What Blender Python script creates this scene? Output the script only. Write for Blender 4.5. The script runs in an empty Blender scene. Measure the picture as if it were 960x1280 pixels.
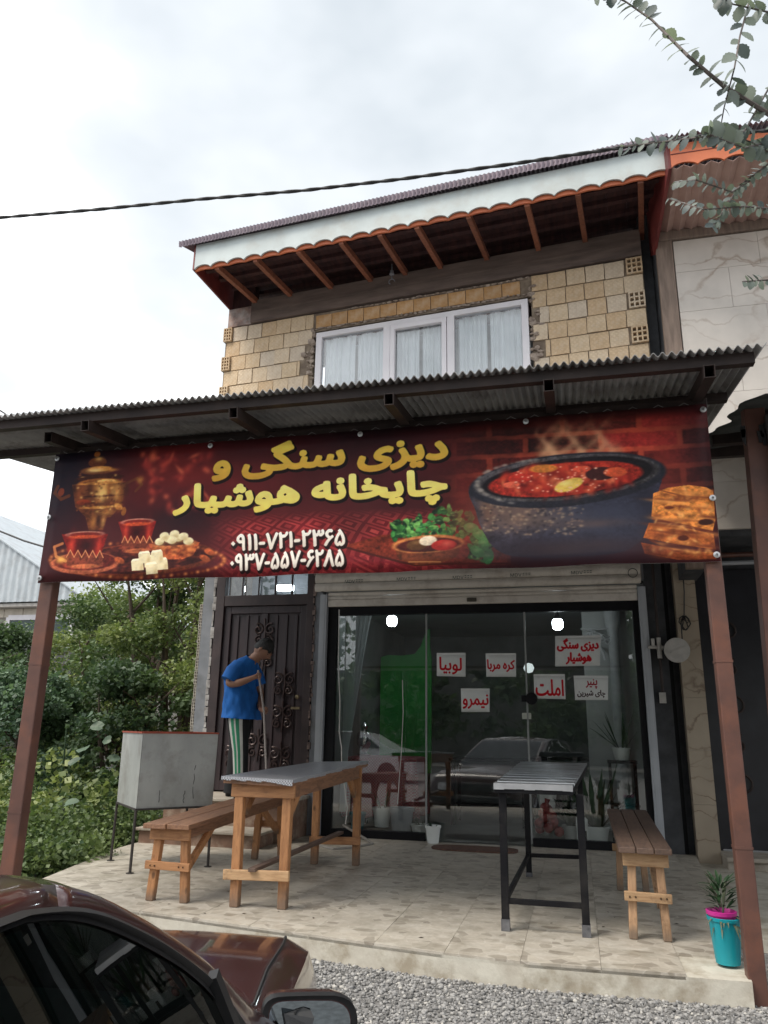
import bpy, bmesh, math, random
import numpy as np
from mathutils import Vector, Matrix
R = math.radians
random.seed(7); rng = np.random.default_rng(11)
scene = bpy.context.scene
COL = scene.collection
CI = ((0.971321, 0.050116, 0.232432), (0.237245, -0.269381, -0.933353), (0.015837, 0.961729, -0.273546))

# ------------------------------------------------------------------ camera
CAMROT = Matrix(CI)
CAMLOC = Vector((0, 0, 1.55))
cd = bpy.data.cameras.new('camera'); cam = bpy.data.objects.new('camera', cd); COL.objects.link(cam)
cd.sensor_fit = 'VERTICAL'; cd.sensor_height = 36.0; cd.sensor_width = 27.0
cd.lens = 950 / 1280 * 36.0; cd.clip_start = 0.05; cd.clip_end = 2000
cam.matrix_world = Matrix.Translation(CAMLOC) @ CAMROT.to_4x4()
scene.camera = cam
# ------------------------------------------------------------------ light
SUN_EL, SUN_AZ = R(56), R(226)          # high, behind the viewer's left shoulder, through cloud
world = bpy.data.worlds.new('World'); scene.world = world; world.use_nodes = True
wt = world.node_tree; wn = wt.nodes; wl = wt.links
for n in list(wn): wn.remove(n)
out = wn.new('ShaderNodeOutputWorld'); bg = wn.new('ShaderNodeBackground'); bg.inputs['Strength'].default_value = 0.1
sky = wn.new('ShaderNodeTexSky'); sky.sky_type = 'NISHITA'; sky.sun_disc = False
sky.sun_elevation = SUN_EL; sky.sun_rotation = SUN_AZ
tc = wn.new('ShaderNodeTexCoord'); mp = wn.new('ShaderNodeMapping'); mp.inputs['Scale'].default_value = (1.0, 1.0, 1.9)
mp.inputs['Location'].default_value = (0.35, 0.1, 0.2)
n1 = wn.new('ShaderNodeTexNoise'); n1.inputs['Scale'].default_value = 1.7; n1.inputs['Detail'].default_value = 5; n1.inputs['Roughness'].default_value = 0.5
r1 = wn.new('ShaderNodeValToRGB')
e = r1.color_ramp.elements
e[0].position = 0.37; e[0].color = (3.4, 3.68, 3.9, 1)
e[1].position = 0.66; e[1].color = (9.7, 9.85, 9.95, 1)
x = e.new(0.50); x.color = (4.5, 4.7, 4.85, 1)
mx = wn.new('ShaderNodeMixRGB'); mx.inputs['Fac'].default_value = 0.93
wl.new(tc.outputs['Generated'], mp.inputs['Vector']); wl.new(mp.outputs['Vector'], n1.inputs['Vector'])
wl.new(n1.outputs['Fac'], r1.inputs['Fac']); wl.new(sky.outputs['Color'], mx.inputs['Color1'])
wl.new(r1.outputs['Color'], mx.inputs['Color2']); wl.new(mx.outputs['Color'], bg.inputs['Color']); wl.new(bg.outputs['Background'], out.inputs['Surface'])
sd = bpy.data.lights.new('sun', 'SUN'); sd.energy = 1.5; sd.angle = R(28); sd.color = (1.0, 0.93, 0.83)
so = bpy.data.objects.new('sun', sd); COL.objects.link(so)
sv = Vector((math.sin(SUN_AZ) * math.cos(SUN_EL), math.cos(SUN_AZ) * math.cos(SUN_EL), math.sin(SUN_EL)))
so.rotation_euler = sv.to_track_quat('Z', 'Y').to_euler()
scene.view_settings.view_transform = 'Standard'; scene.view_settings.look = 'None'
scene.view_settings.exposure = 1.2; scene.view_settings.gamma = 1.0
scene.render.engine = 'CYCLES'
scene.cycles.use_denoising = True; scene.cycles.max_bounces = 8; scene.cycles.transparent_max_bounces = 12

# ------------------------------------------------------------------ helpers
def ray(px, py): return CAMROT @ Vector(((px - 480) / 950, -(py - 640) / 950, -1))
def onY(px, py, Y):
    r = ray(px, py); return CAMLOC + r * (Y / r.y)
def onZ(px, py, Z):
    r = ray(px, py); return CAMLOC + r * ((Z - 1.55) / r.z)
WL = {}
def wloc(o): return WL.get(o.name, Vector((0, 0, 0))) if o else Vector((0, 0, 0))
def tag(o, label=None, cat=None, group=None, kind=None):
    if label: o['label'] = label
    if cat: o['category'] = cat
    if group: o['group'] = group
    if kind: o['kind'] = kind
    return o
def thing(name, loc, label, cat, group=None):
    o = bpy.data.objects.new(name, None); o.empty_display_size = 0.1; COL.objects.link(o); o.location = loc
    WL[o.name] = Vector(loc); return tag(o, label, cat, group)
def put(name, me, W, parent):
    """link mesh me as an object standing at world matrix W under an unrotated parent"""
    o = bpy.data.objects.new(name, me); COL.objects.link(o); L = wloc(parent)
    o.parent = parent; o.matrix_local = Matrix.Translation(-L) @ W; WL[o.name] = W.to_translation(); return o
class MB:
    def __init__(s): s.v = []; s.f = []; s.m = []
    def add(s, vs, fs, m=0):
        b = len(s.v); s.v += [tuple(p) for p in vs]; s.f += [tuple(i + b for i in f) for f in fs]; s.m += [m] * len(fs)
    def box(s, c, size, rot=None, m=0, taper=1.0):
        hx, hy, hz = size[0] / 2, size[1] / 2, size[2] / 2
        P = [Vector((x * hx * (taper if z > 0 else 1), y * hy * (taper if z > 0 else 1), z * hz)) for z in (-1, 1) for y in (-1, 1) for x in (-1, 1)]
        if rot is not None: P = [rot @ p for p in P]
        c = Vector(c); s.add([c + p for p in P], [(0, 2, 3, 1), (4, 5, 7, 6), (0, 1, 5, 4), (2, 6, 7, 3), (0, 4, 6, 2), (1, 3, 7, 5)], m)
    def bb(s, a, b, m=0):
        s.box([(a[i] + b[i]) / 2 for i in range(3)], [abs(b[i] - a[i]) for i in range(3)], m=m)
    def beam(s, a, b, w, h, up=(0, 0, 1), m=0, w2=None, h2=None):
        a = Vector(a); b = Vector(b); d = (b - a).normalized(); u = Vector(up)
        if abs(d.dot(u)) > .98: u = Vector((0, 1, 0))
        x = d.cross(u).normalized(); z = x.cross(d)
        w2 = w2 or w; h2 = h2 or h; P = []
        for p, ww, hh in ((a, w, h), (b, w2, h2)): P += [p - x * ww / 2 - z * hh / 2, p + x * ww / 2 - z * hh / 2, p + x * ww / 2 + z * hh / 2, p - x * ww / 2 + z * hh / 2]
        s.add(P, [(3, 2, 1, 0), (4, 5, 6, 7), (0, 1, 5, 4), (1, 2, 6, 5), (2, 3, 7, 6), (3, 0, 4, 7)], m)
    def tube(s, pts, r, n=8, m=0, caps=True):
        pts = [Vector(p) for p in pts]; rr = r if isinstance(r, (list, tuple)) else [r] * len(pts); b = len(s.v); prev = None
        for i, p in enumerate(pts):
            d = (pts[min(i + 1, len(pts) - 1)] - pts[max(i - 1, 0)]).normalized()
            if prev is None:
                u = Vector((0, 0, 1)) if abs(d.z) < .9 else Vector((1, 0, 0))
                x = d.cross(u).normalized()
            else: x = (prev - d * prev.dot(d)).normalized()
            prev = x; y = d.cross(x)
            for k in range(n):
                a = 2 * math.pi * k / n; s.v.append(tuple(p + (x * math.cos(a) + y * math.sin(a)) * rr[i]))
        for i in range(len(pts) - 1):
            for k in range(n):
                s.f.append((b + i * n + k, b + i * n + (k + 1) % n, b + (i + 1) * n + (k + 1) % n, b + (i + 1) * n + k)); s.m.append(m)
        if caps:
            s.f.append(tuple(b + k for k in reversed(range(n)))); s.m.append(m)
            s.f.append(tuple(b + (len(pts) - 1) * n + k for k in range(n))); s.m.append(m)
    def lathe(s, c, prof, n=20, m=0, rot=None):
        c = Vector(c); b = len(s.v)
        for r, z in prof:
            for k in range(n):
                a = 2 * math.pi * k / n; p = Vector((r * math.cos(a), r * math.sin(a), z)); s.v.append(tuple(c + (rot @ p if rot is not None else p)))
        for i in range(len(prof) - 1):
            for k in range(n):
                s.f.append((b + i * n + k, b + i * n + (k + 1) % n, b + (i + 1) * n + (k + 1) % n, b + (i + 1) * n + k)); s.m.append(m)
    def prism(s, poly, d, m=0):
        """poly: list of 3d points, d: thickness vector"""
        P = [Vector(p) for p in poly]; d = Vector(d); n = len(P)
        s.add(P + [p + d for p in P], [tuple(reversed(range(n))), tuple(range(n, 2 * n))] + [(i, (i + 1) % n, n + (i + 1) % n, n + i) for i in range(n)], m)
    def loft(s, rings, m=0, caps=True, mf=None):
        n = len(rings[0]); b = len(s.v)
        for r in rings: s.v += [tuple(p) for p in r]
        for i in range(len(rings) - 1):
            for k in range(n):
                s.f.append((b + i * n + k, b + i * n + (k + 1) % n, b + (i + 1) * n + (k + 1) % n, b + (i + 1) * n + k)); s.m.append(mf(i, k) if mf else m)
        if caps:
            s.f.append(tuple(b + k for k in reversed(range(n)))); s.m.append(m)
            s.f.append(tuple(b + (len(rings) - 1) * n + k for k in range(n))); s.m.append(m)
    def grid(s, rows, m=0):
        """open sheet through rows of points"""
        b = len(s.v); n = len(rows[0])
        for r in rows: s.v += [tuple(p) for p in r]
        for i in range(len(rows) - 1):
            for k in range(n - 1): s.f.append((b + i * n + k, b + i * n + k + 1, b + (i + 1) * n + k + 1, b + (i + 1) * n + k)); s.m.append(m)
    def mesh(s, name, mats, L=Vector((0, 0, 0)), smooth=False):
        me = bpy.data.meshes.new(name); me.from_pydata([tuple(Vector(p) - L) for p in s.v], [], s.f)
        for q in (mats if isinstance(mats, (list, tuple)) else [mats]): me.materials.append(q)
        me.polygons.foreach_set('material_index', s.m)
        bm = bmesh.new(); bm.from_mesh(me); bmesh.ops.recalc_face_normals(bm, faces=bm.faces)
        if smooth:
            for f in bm.faces: f.smooth = True
            for ed in bm.edges:
                if len(ed.link_faces) == 2 and ed.calc_face_angle(0) > R(38): ed.smooth = False
        bm.to_mesh(me); bm.free(); return me
    def build(s, name, mats, parent=None, smooth=False, bevel=0, kind=None, label=None, cat=None, group=None, sub=0):
        L = wloc(parent); me = s.mesh(name, mats, L, smooth)
        o = bpy.data.objects.new(name, me); COL.objects.link(o); o.parent = parent
        if parent: o.location = (0, 0, 0)
        WL[o.name] = L.copy()
        if bevel:
            md = o.modifiers.new('bevel', 'BEVEL'); md.width = bevel; md.segments = 2; md.limit_method = 'ANGLE'; md.angle_limit = R(40)
        if sub:
            md = o.modifiers.new('sub', 'SUBSURF'); md.levels = sub; md.render_levels = sub
        return tag(o, label, cat, group, kind)
def lerp(a, b, t): return a + (b - a) * t
def npmesh(name, V, F, mat, parent=None, kind=None, ncol=None):
    """big meshes from numpy arrays; F is (n,3) or (n,4)"""
    L = wloc(parent); V = np.asarray(V, np.float32) - np.array(L, np.float32); F = np.asarray(F, np.int32); k = F.shape[1]
    me = bpy.data.meshes.new(name); me.vertices.add(len(V)); me.vertices.foreach_set('co', V.ravel())
    me.loops.add(F.size); me.loops.foreach_set('vertex_index', F.ravel()); me.polygons.add(len(F))
    me.polygons.foreach_set('loop_start', np.arange(0, F.size, k, dtype=np.int32)); me.polygons.foreach_set('loop_total', np.full(len(F), k, np.int32))
    me.update(calc_edges=True); me.validate(); me.materials.append(mat)
    if ncol is not None:
        at = me.attributes.new('tone', 'FLOAT', 'POINT'); at.data.foreach_set('value', np.asarray(ncol, np.float32))
    o = bpy.data.objects.new(name, me); COL.objects.link(o); o.parent = parent
    if parent: o.location = (0, 0, 0)
    WL[o.name] = L.copy()
    if kind: o['kind'] = kind
    return o

# ------------------------------------------------------------------ materials
def nodes(name):
    m = bpy.data.materials.new(name); m.use_nodes = True; nt = m.node_tree
    for n in list(nt.nodes): nt.nodes.remove(n)
    o = nt.nodes.new('ShaderNodeOutputMaterial'); b = nt.nodes.new('ShaderNodeBsdfPrincipled'); nt.links.new(b.outputs[0], o.inputs[0])
    return m, nt, b, o
def N(nt, t, **kw):
    n = nt.nodes.new(t)
    for k, v in kw.items():
        if k in n.inputs: n.inputs[k].default_value = v
        else: setattr(n, k, v)
    return n
def ramp(nt, src, stops):
    r = nt.nodes.new('ShaderNodeValToRGB'); e = r.color_ramp.elements
    e[0].position, e[0].color = stops[0][0], (*stops[0][1], 1); e[1].position, e[1].color = stops[-1][0], (*stops[-1][1], 1)
    for p, c in stops[1:-1]: q = e.new(p); q.color = (*c, 1)
    nt.links.new(src, r.inputs[0]); return r.outputs[0]
def mixc(nt, a, b, fac, mode='MIX'):
    m = nt.nodes.new('ShaderNodeMixRGB'); m.blend_type = mode
    for i, x in ((1, a), (2, b)):
        if isinstance(x, tuple): m.inputs[i].default_value = (*x, 1)
        else: nt.links.new(x, m.inputs[i])
    if isinstance(fac, (int, float)): m.inputs[0].default_value = fac
    else: nt.links.new(fac, m.inputs[0])
    return m.outputs[0]
def coords(nt, scale=(1, 1, 1), rot=(0, 0, 0), kind='Object'):
    t = nt.nodes.new('ShaderNodeTexCoord'); mp = nt.nodes.new('ShaderNodeMapping'); mp.inputs['Scale'].default_value = scale; mp.inputs['Rotation'].default_value = rot
    nt.links.new(t.outputs[kind], mp.inputs[0]); return mp.outputs[0]
def noise(nt, vec, scale, detail=4, rough=.55, dist=0):
    n = N(nt, 'ShaderNodeTexNoise', Scale=scale, Detail=detail, Roughness=rough, Distortion=dist); nt.links.new(vec, n.inputs['Vector']); return n.outputs['Fac']
def bump(nt, b, h, s=.3, d=.01):
    n = nt.nodes.new('ShaderNodeBump'); n.inputs['Strength'].default_value = s; n.inputs['Distance'].default_value = d
    nt.links.new(h, n.inputs['Height']); nt.links.new(n.outputs[0], b.inputs['Normal'])
def simple(name, c1, c2=None, sc=12, rough=.6, metal=0, bs=.15, stretch=(1, 1, 1), detail=5, vary=0, dirt=None, coat=0, r2=None, spec=.5):
    """two-tone noise colour with relief; dirt = (colour, amount) adds large blotches; vary = per-object value change"""
    m, nt, b, o = nodes(name); c2 = c2 or tuple(x * .8 for x in c1); v = coords(nt, stretch)
    f = noise(nt, v, sc, detail); col = ramp(nt, f, [(.35, c2), (.65, c1)])
    if dirt:
        f2 = noise(nt, coords(nt), dirt[2] if len(dirt) > 2 else 3, 6, .65); msk = ramp(nt, f2, [(.48, (0, 0, 0)), (.66, (dirt[1],) * 3)])
        col = mixc(nt, col, dirt[0], msk)
    if vary:
        oi = nt.nodes.new('ShaderNodeObjectInfo'); mr = N(nt, 'ShaderNodeMapRange'); mr.inputs[3].default_value = 1 - vary; mr.inputs[4].default_value = 1 + vary * .6
        nt.links.new(oi.outputs['Random'], mr.inputs[0]); col = mixc(nt, col, mr.outputs[0], 1.0, 'MULTIPLY')
    nt.links.new(col, b.inputs['Base Color']); b.inputs['Metallic'].default_value = metal
    if r2 is None: b.inputs['Roughness'].default_value = rough
    else:
        mr2 = N(nt, 'ShaderNodeMapRange'); mr2.inputs[3].default_value = rough; mr2.inputs[4].default_value = r2
        nt.links.new(noise(nt, v, sc * .6, 4), mr2.inputs[0]); nt.links.new(mr2.outputs[0], b.inputs['Roughness'])
    b.inputs['Specular IOR Level'].default_value = spec
    if coat: b.inputs['Coat Weight'].default_value = coat; b.inputs['Coat Roughness'].default_value = .06
    if bs: bump(nt, b, f, bs, .01)
    return m
def wood(name, c1, c2, axis=(1, 1, 1), dark=(.06, .035, .02), rough=.65, feet=False):
    m, nt, b, o = nodes(name); v = coords(nt, axis); f = noise(nt, v, 9, 6, .6, .6); col = ramp(nt, f, [(.3, c2), (.55, c1), (.75, tuple(min(1, x * 1.12) for x in c1))])
    g = noise(nt, coords(nt), 5, 5, .7); k = ramp(nt, g, [(.58, (0, 0, 0)), (.74, (.75,) * 3)]); col = mixc(nt, col, dark, k)
    oi = nt.nodes.new('ShaderNodeObjectInfo'); mr = N(nt, 'ShaderNodeMapRange'); mr.inputs[3].default_value = .78; mr.inputs[4].default_value = 1.12
    nt.links.new(oi.outputs['Random'], mr.inputs[0]); col = mixc(nt, col, mr.outputs[0], 1.0, 'MULTIPLY')
    if feet:        # grey grime and wear on the lowest hand's breadth of each leg
        sx = N(nt, 'ShaderNodeSeparateXYZ'); nt.links.new(coords(nt, kind='Generated'), sx.inputs[0]); ad = N(nt, 'ShaderNodeMath', operation='ADD'); nt.links.new(sx.outputs[2], ad.inputs[0]); s2 = N(nt, 'ShaderNodeMath', operation='MULTIPLY'); s2.inputs[1].default_value = .5; nt.links.new(g, s2.inputs[0]); nt.links.new(s2.outputs[0], ad.inputs[1])
        col = mixc(nt, col, (.13, .105, .085), ramp(nt, ad.outputs[0], [(.3, (.75,) * 3), (.48, (0, 0, 0))]))
        # knots
        vk = N(nt, 'ShaderNodeTexVoronoi', Scale=5.0); nt.links.new(coords(nt, (1.5, 1.5, .8)), vk.inputs['Vector']); col = mixc(nt, col, (.10, .05, .025), ramp(nt, vk.outputs['Distance'], [(.06, (.8,) * 3), (.12, (0, 0, 0))]))
    nt.links.new(col, b.inputs['Base Color']); b.inputs['Roughness'].default_value = rough; bump(nt, b, f, .3, .006); return m
def emit(name, c, s):
    m, nt, b, o = nodes(name); b.inputs['Emission Color'].default_value = (*c, 1); b.inputs['Emission Strength'].default_value = s; b.inputs['Base Color'].default_value = (*c, 1); return m
def marble(name, base, vein, scale=1.6):
    m, nt, b, o = nodes(name); v = coords(nt); nf = nt.nodes.new('ShaderNodeTexNoise'); nf.inputs['Scale'].default_value = 2.3; nf.inputs['Detail'].default_value = 6
    nt.links.new(v, nf.inputs['Vector'])
    add = nt.nodes.new('ShaderNodeMixRGB'); add.blend_type = 'ADD'; add.inputs[0].default_value = .55; nt.links.new(v, add.inputs[1]); nt.links.new(nf.outputs['Color'], add.inputs[2])
    mp = nt.nodes.new('ShaderNodeMapping'); mp.inputs['Scale'].default_value = (1, 1, 2.4); mp.inputs['Rotation'].default_value = (0, .5, 0); nt.links.new(add.outputs[0], mp.inputs[0])
    vo = N(nt, 'ShaderNodeTexVoronoi', feature='DISTANCE_TO_EDGE', Scale=scale); nt.links.new(mp.outputs[0], vo.inputs['Vector'])
    k = ramp(nt, vo.outputs['Distance'], [(.0, (1, 1, 1)), (.012, (.7, .7, .7)), (.04, (0, 0, 0))])
    n2 = noise(nt, v, 3.5, 6); bc = ramp(nt, n2, [(.3, tuple(x * .82 for x in base)), (.7, base)])
    msk = mixc(nt, k, ramp(nt, noise(nt, v, 1.7, 3), [(.38, (0, 0, 0)), (.6, (1, 1, 1))]), 1.0, 'MULTIPLY')
    col = mixc(nt, bc, vein, msk); nt.links.new(col, b.inputs['Base Color']); b.inputs['Roughness'].default_value = .35; return m
def glassy(name, tint=(1, 1, 1), base=.07, ior=1.5, tcol=(.92, .95, .94)):
    m, nt, b, o = nodes(name); nt.nodes.remove(b); tr = N(nt, 'ShaderNodeBsdfTransparent'); tr.inputs[0].default_value = (*tcol, 1)
    gl = N(nt, 'ShaderNodeBsdfGlossy', Roughness=.0); gl.inputs[0].default_value = (*tint, 1); fr = N(nt, 'ShaderNodeFresnel', IOR=ior)
    ad = N(nt, 'ShaderNodeMath', operation='ADD', use_clamp=True); ad.inputs[1].default_value = base; nt.links.new(fr.outputs[0], ad.inputs[0])
    mx = N(nt, 'ShaderNodeMixShader'); nt.links.new(ad.outputs[0], mx.inputs[0]); nt.links.new(tr.outputs[0], mx.inputs[1]); nt.links.new(gl.outputs[0], mx.inputs[2]); nt.links.new(mx.outputs[0], o.inputs[0]); return m
def leafmat(name, c1, c2, trans=.3, tone=True):
    m, nt, b, o = nodes(name)
    if tone:
        a = N(nt, 'ShaderNodeAttribute', attribute_name='tone'); f = a.outputs['Fac']
    else:
        a = N(nt, 'ShaderNodeObjectInfo'); f = a.outputs['Random']
    col = ramp(nt, f, [(0, c2), (1, c1)]); nt.links.new(col, b.inputs['Base Color']); b.inputs['Roughness'].default_value = .5
    tl = N(nt, 'ShaderNodeBsdfTranslucent'); nt.links.new(mixc(nt, col, (1.3, 1.5, .6), .5, 'MULTIPLY'), tl.inputs[0])
    mx = N(nt, 'ShaderNodeMixShader'); mx.inputs[0].default_value = trans; nt.links.new(b.outputs[0], mx.inputs[1]); nt.links.new(tl.outputs[0], mx.inputs[2]); nt.links.new(mx.outputs[0], o.inputs[0]); return m

def brickmat():
    m, nt, b, o = nodes('clay_brick'); v = coords(nt); f = noise(nt, v, 14, 5)
    oi = nt.nodes.new('ShaderNodeObjectInfo')
    c = ramp(nt, oi.outputs['Random'], [(0, (.62, .455, .29)), (.4, (.67, .525, .36)), (.75, (.70, .57, .42)), (1, (.63, .54, .44))])
    c = mixc(nt, c, ramp(nt, f, [(.3, (.86, .83, .80)), (.7, (1.05, 1.04, 1.02))]), 1.0, 'MULTIPLY')
    # pressed diamond key pattern of hollow clay blocks
    w1 = N(nt, 'ShaderNodeTexWave', Scale=9.0); w2 = N(nt, 'ShaderNodeTexWave', Scale=9.0)
    nt.links.new(coords(nt, (1, 1, 1), (0, R(45), 0)), w1.inputs[0]); nt.links.new(coords(nt, (1, 1, 1), (0, R(-45), 0)), w2.inputs[0])
    ww = N(nt, 'ShaderNodeMath', operation='MULTIPLY'); nt.links.new(w1.outputs['Fac'], ww.inputs[0]); nt.links.new(w2.outputs['Fac'], ww.inputs[1])
    c = mixc(nt, c, ramp(nt, ww.outputs[0], [(.0, (.95, .94, .93)), (.6, (1.03, 1.03, 1.03))]), 1.0, 'MULTIPLY')
    st = ramp(nt, noise(nt, coords(nt), 4.5, 6, .7), [(.56, (0, 0, 0)), (.72, (.5,) * 3)]); c = mixc(nt, c, (.62, .55, .46), st)
    nt.links.new(c, b.inputs['Base Color']); b.inputs['Roughness'].default_value = .9
    h = N(nt, 'ShaderNodeMath', operation='ADD'); nt.links.new(ww.outputs[0], h.inputs[0]); nt.links.new(f, h.inputs[1]); bump(nt, b, h.outputs[0], .35, .006); return m
def tilemat():
    m, nt, b, o = nodes('crazy_stone_tile'); v0 = coords(nt, (1, 1, 1), kind='Object'); oi = nt.nodes.new('ShaderNodeObjectInfo')
    off = N(nt, 'ShaderNodeVectorMath', operation='SCALE'); off.inputs[0].default_value = (37, 91, 13); nt.links.new(oi.outputs['Random'], off.inputs['Scale'])
    ad = N(nt, 'ShaderNodeVectorMath', operation='ADD'); nt.links.new(v0, ad.inputs[0]); nt.links.new(off.outputs[0], ad.inputs[1])
    mp = nt.nodes.new('ShaderNodeMapping'); mp.inputs['Scale'].default_value = (1, 1.25, 1); mp.inputs['Rotation'].default_value = (0, 0, .5); nt.links.new(ad.outputs[0], mp.inputs[0])
    vo = N(nt, 'ShaderNodeTexVoronoi', Scale=12.5, Randomness=1.0); nt.links.new(mp.outputs[0], vo.inputs['Vector'])
    ve = N(nt, 'ShaderNodeTexVoronoi', feature='DISTANCE_TO_EDGE', Scale=12.5, Randomness=1.0); nt.links.new(mp.outputs[0], ve.inputs['Vector'])
    sp = N(nt, 'ShaderNodeSeparateColor'); nt.links.new(vo.outputs['Color'], sp.inputs[0])
    c = ramp(nt, sp.outputs[0], [(0, (.33, .295, .25)), (.16, (.38, .345, .29)), (.24, (.46, .42, .36)), (.6, (.50, .46, .395)), (1, (.53, .495, .435))])
    k = ramp(nt, ve.outputs['Distance'], [(0, (1, 1, 1)), (.05, (0, 0, 0))]); c = mixc(nt, c, (.54, .505, .445), k)
    f = noise(nt, ad.outputs[0], 5.0, 7, .68); c = mixc(nt, c, ramp(nt, f, [(.32, (.70, .68, .64)), (.52, (.97, .96, .95)), (.7, (1.06, 1.05, 1.03))]), 1.0, 'MULTIPLY')
    g = noise(nt, v0, 30, 4); c = mixc(nt, c, ramp(nt, g, [(.3, (.88, .87, .85)), (.7, (1.05, 1.05, 1.05))]), 1.0, 'MULTIPLY')
    nt.links.new(c, b.inputs['Base Color']); mr = N(nt, 'ShaderNodeMapRange'); mr.inputs[3].default_value = .3; mr.inputs[4].default_value = .65
    nt.links.new(f, mr.inputs[0]); nt.links.new(mr.outputs[0], b.inputs['Roughness']); bump(nt, b, g, .08, .004); return m

BRICK = brickmat(); TILE = tilemat()
MORTAR = simple('old_mortar', (.30, .24, .18), (.16, .12, .09), 9, .95, bs=.5)
PLASTER = simple('grey_plaster', (.26, .27, .29), (.20, .21, .23), 6, .85, dirt=((.12, .12, .12), .5, 4))
DARKPLASTER = simple('dark_grey_plaster', (.075, .078, .085), (.04, .042, .048), 5, .8, dirt=((.02, .02, .022), .6, 3))
BEAMC = simple('dark_concrete_beam', (.19, .14, .12), (.11, .082, .072), 5, .9, bs=.5, stretch=(.5, .5, 3), dirt=((.16, .12, .10), .5, 3))
RAFTER = wood('red_brown_rafter', (.28, .10, .055), (.17, .06, .036), (3, 3, 3))
SOFFIT = simple('dark_red_board', (.075, .028, .026), (.035, .014, .016), 5, .8, stretch=(4, .6, 1))
FASCIA = simple('pale_fascia_paint', (.56, .62, .62), (.47, .52, .52), 3, .55, dirt=((.40, .38, .34), .5, 2.5))
ORANGE = simple('orange_painted_board', (.62, .17, .07), (.50, .13, .055), 4, .5)
REDBOARD = simple('dark_red_painted_board', (.20, .035, .03), (.12, .02, .02), 4, .5)
PURPLESHEET = simple('weathered_purple_roof_sheet', (.30, .24, .28), (.20, .16, .19), 6, .6, dirt=((.28, .25, .26), .5, 4))
GREYSHEET = simple('dull_grey_corrugated_sheet', (.40, .395, .39), (.28, .275, .275), 4, .6, metal=.25, dirt=((.07, .05, .04), .6, 2.5))
BROWNSTEEL = simple('brown_painted_steel', (.135, .060, .044), (.095, .044, .034), 7, .5, dirt=((.20, .075, .042), .6, 4), bs=.08)
DARKSTEEL = simple('dark_rafter_steel', (.045, .032, .029), (.027, .02, .019), 7, .55, spec=.25)
WHITEPVC = simple('white_pvc', (.80, .77, .80), (.74, .71, .74), 3, .3, bs=0)
GREYRAIL = simple('pale_grey_rail', (.42, .44, .47), (.36, .38, .41), 3, .45, bs=.05)
SHUTTER = simple('cream_shutter_slat', (.68, .63, .57), (.60, .55, .49), 3, .5, dirt=((.25, .19, .15), .4, 5), stretch=(.4, 1, 1))
BLACK = simple('black_frame', (.012, .012, .014), (.008, .008, .01), 5, .5, spec=.15)
BLACKMETAL = simple('black_painted_steel', (.010, .010, .012), (.006, .006, .008), 8, .5, dirt=((.035, .032, .03), .5, 6), bs=.1, spec=.2)
DOORMAT = simple('dark_maroon_door_metal', (.050, .031, .034), (.032, .021, .024), 5, .45, stretch=(6, 6, .5))
DOORDARK = simple('dark_door_frame', (.058, .037, .036), (.035, .023, .024), 5, .5)
STONE = marble('veined_cream_stone', (.66, .60, .54), (.40, .32, .26), 1.3)
STONELOW = marble('veined_beige_pier_stone', (.40, .33, .25), (.14, .09, .06), 1.9)
COLBROWN = simple('brown_wood_column', (.27, .20, .16), (.17, .125, .10), 5, .8, stretch=(5, 5, .7))
PINKSHEET = simple('dusty_pink_soffit_sheet', (.50, .33, .28), (.42, .27, .23), 5, .6)
CONCRETE = simple('rough_pale_concrete', (.60, .57, .49), (.47, .43, .36), 7, .9, bs=.8, dirt=((.28, .23, .16), .75, 6))
STEPST = simple('pale_step_stone', (.42, .38, .32), (.33, .29, .24), 7, .8, dirt=((.2, .15, .1), .5, 6))
STEPRISER = simple('brown_step_riser', (.22, .13, .09), (.14, .085, .06), 8, .8, dirt=((.4, .34, .27), .5, 7))
WOODW = wood('orange_pine_wood', (.45, .215, .092), (.30, .135, .058), (7, 7, 1.2), feet=True)
WOODL = wood('pine_plank_lengthwise', (.29, .15, .085), (.17, .088, .055), (7, 1.0, 7))
WOODX = wood('pine_plank_crosswise', (.44, .215, .095), (.30, .135, .06), (1.0, 7, 7))
WOODPALE = wood('pale_bare_wood', (.44, .27, .155), (.31, .18, .10), (7, 7, 1.2), feet=True)
WOODPALEX = wood('pale_bare_wood_crosswise', (.52, .33, .18), (.38, .22, .11), (1, 7, 7))
WOODDARK = wood('dark_grey_worn_wood', (.135, .085, .062), (.085, .055, .045), (7, 1.0, 7), (.03, .02, .02))
BOXGREY = simple('dull_grey_sheet_box', (.39, .40, .385), (.31, .32, .31), 5, .55, metal=.1, bs=.4, dirt=((.22, .21, .19), .65, 5), stretch=(1, 1, .5))
RUSTRED = simple('red_rusty_rim', (.38, .07, .035), (.22, .05, .03), 9, .7)
STEELROD = simple('dark_rusty_rod', (.045, .038, .035), (.03, .025, .023), 9, .6)
BLUEPOT = simple('turquoise_plastic', (.008, .30, .36), (.006, .26, .32), 4, .35, bs=0)
PINKPOT = simple('magenta_plastic', (.55, .03, .28), (.48, .025, .24), 4, .35, bs=0)
WHITEPOT = simple('white_plastic_pot', (.80, .82, .80), (.72, .75, .73), 4, .4, bs=0)
TEALPOT = simple('teal_plastic_pot', (.02, .20, .26), (.02, .17, .22), 4, .4, bs=0)
SOIL = simple('soil', (.03, .022, .016), (.018, .013, .01), 20, .95)
BULB = emit('lit_bulb', (.86, .95, 1.0), 13.0)
CABLE = simple('black_cable', (.022, .022, .024), (.014, .014, .015), 9, .6)
WHITECABLE = simple('white_cable', (.6, .58, .55), (.5, .48, .46), 9, .5, bs=0)
GLASS = glassy('shop_glass', base=.035, ior=1.45, tcol=(.97, .985, .98))
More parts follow.
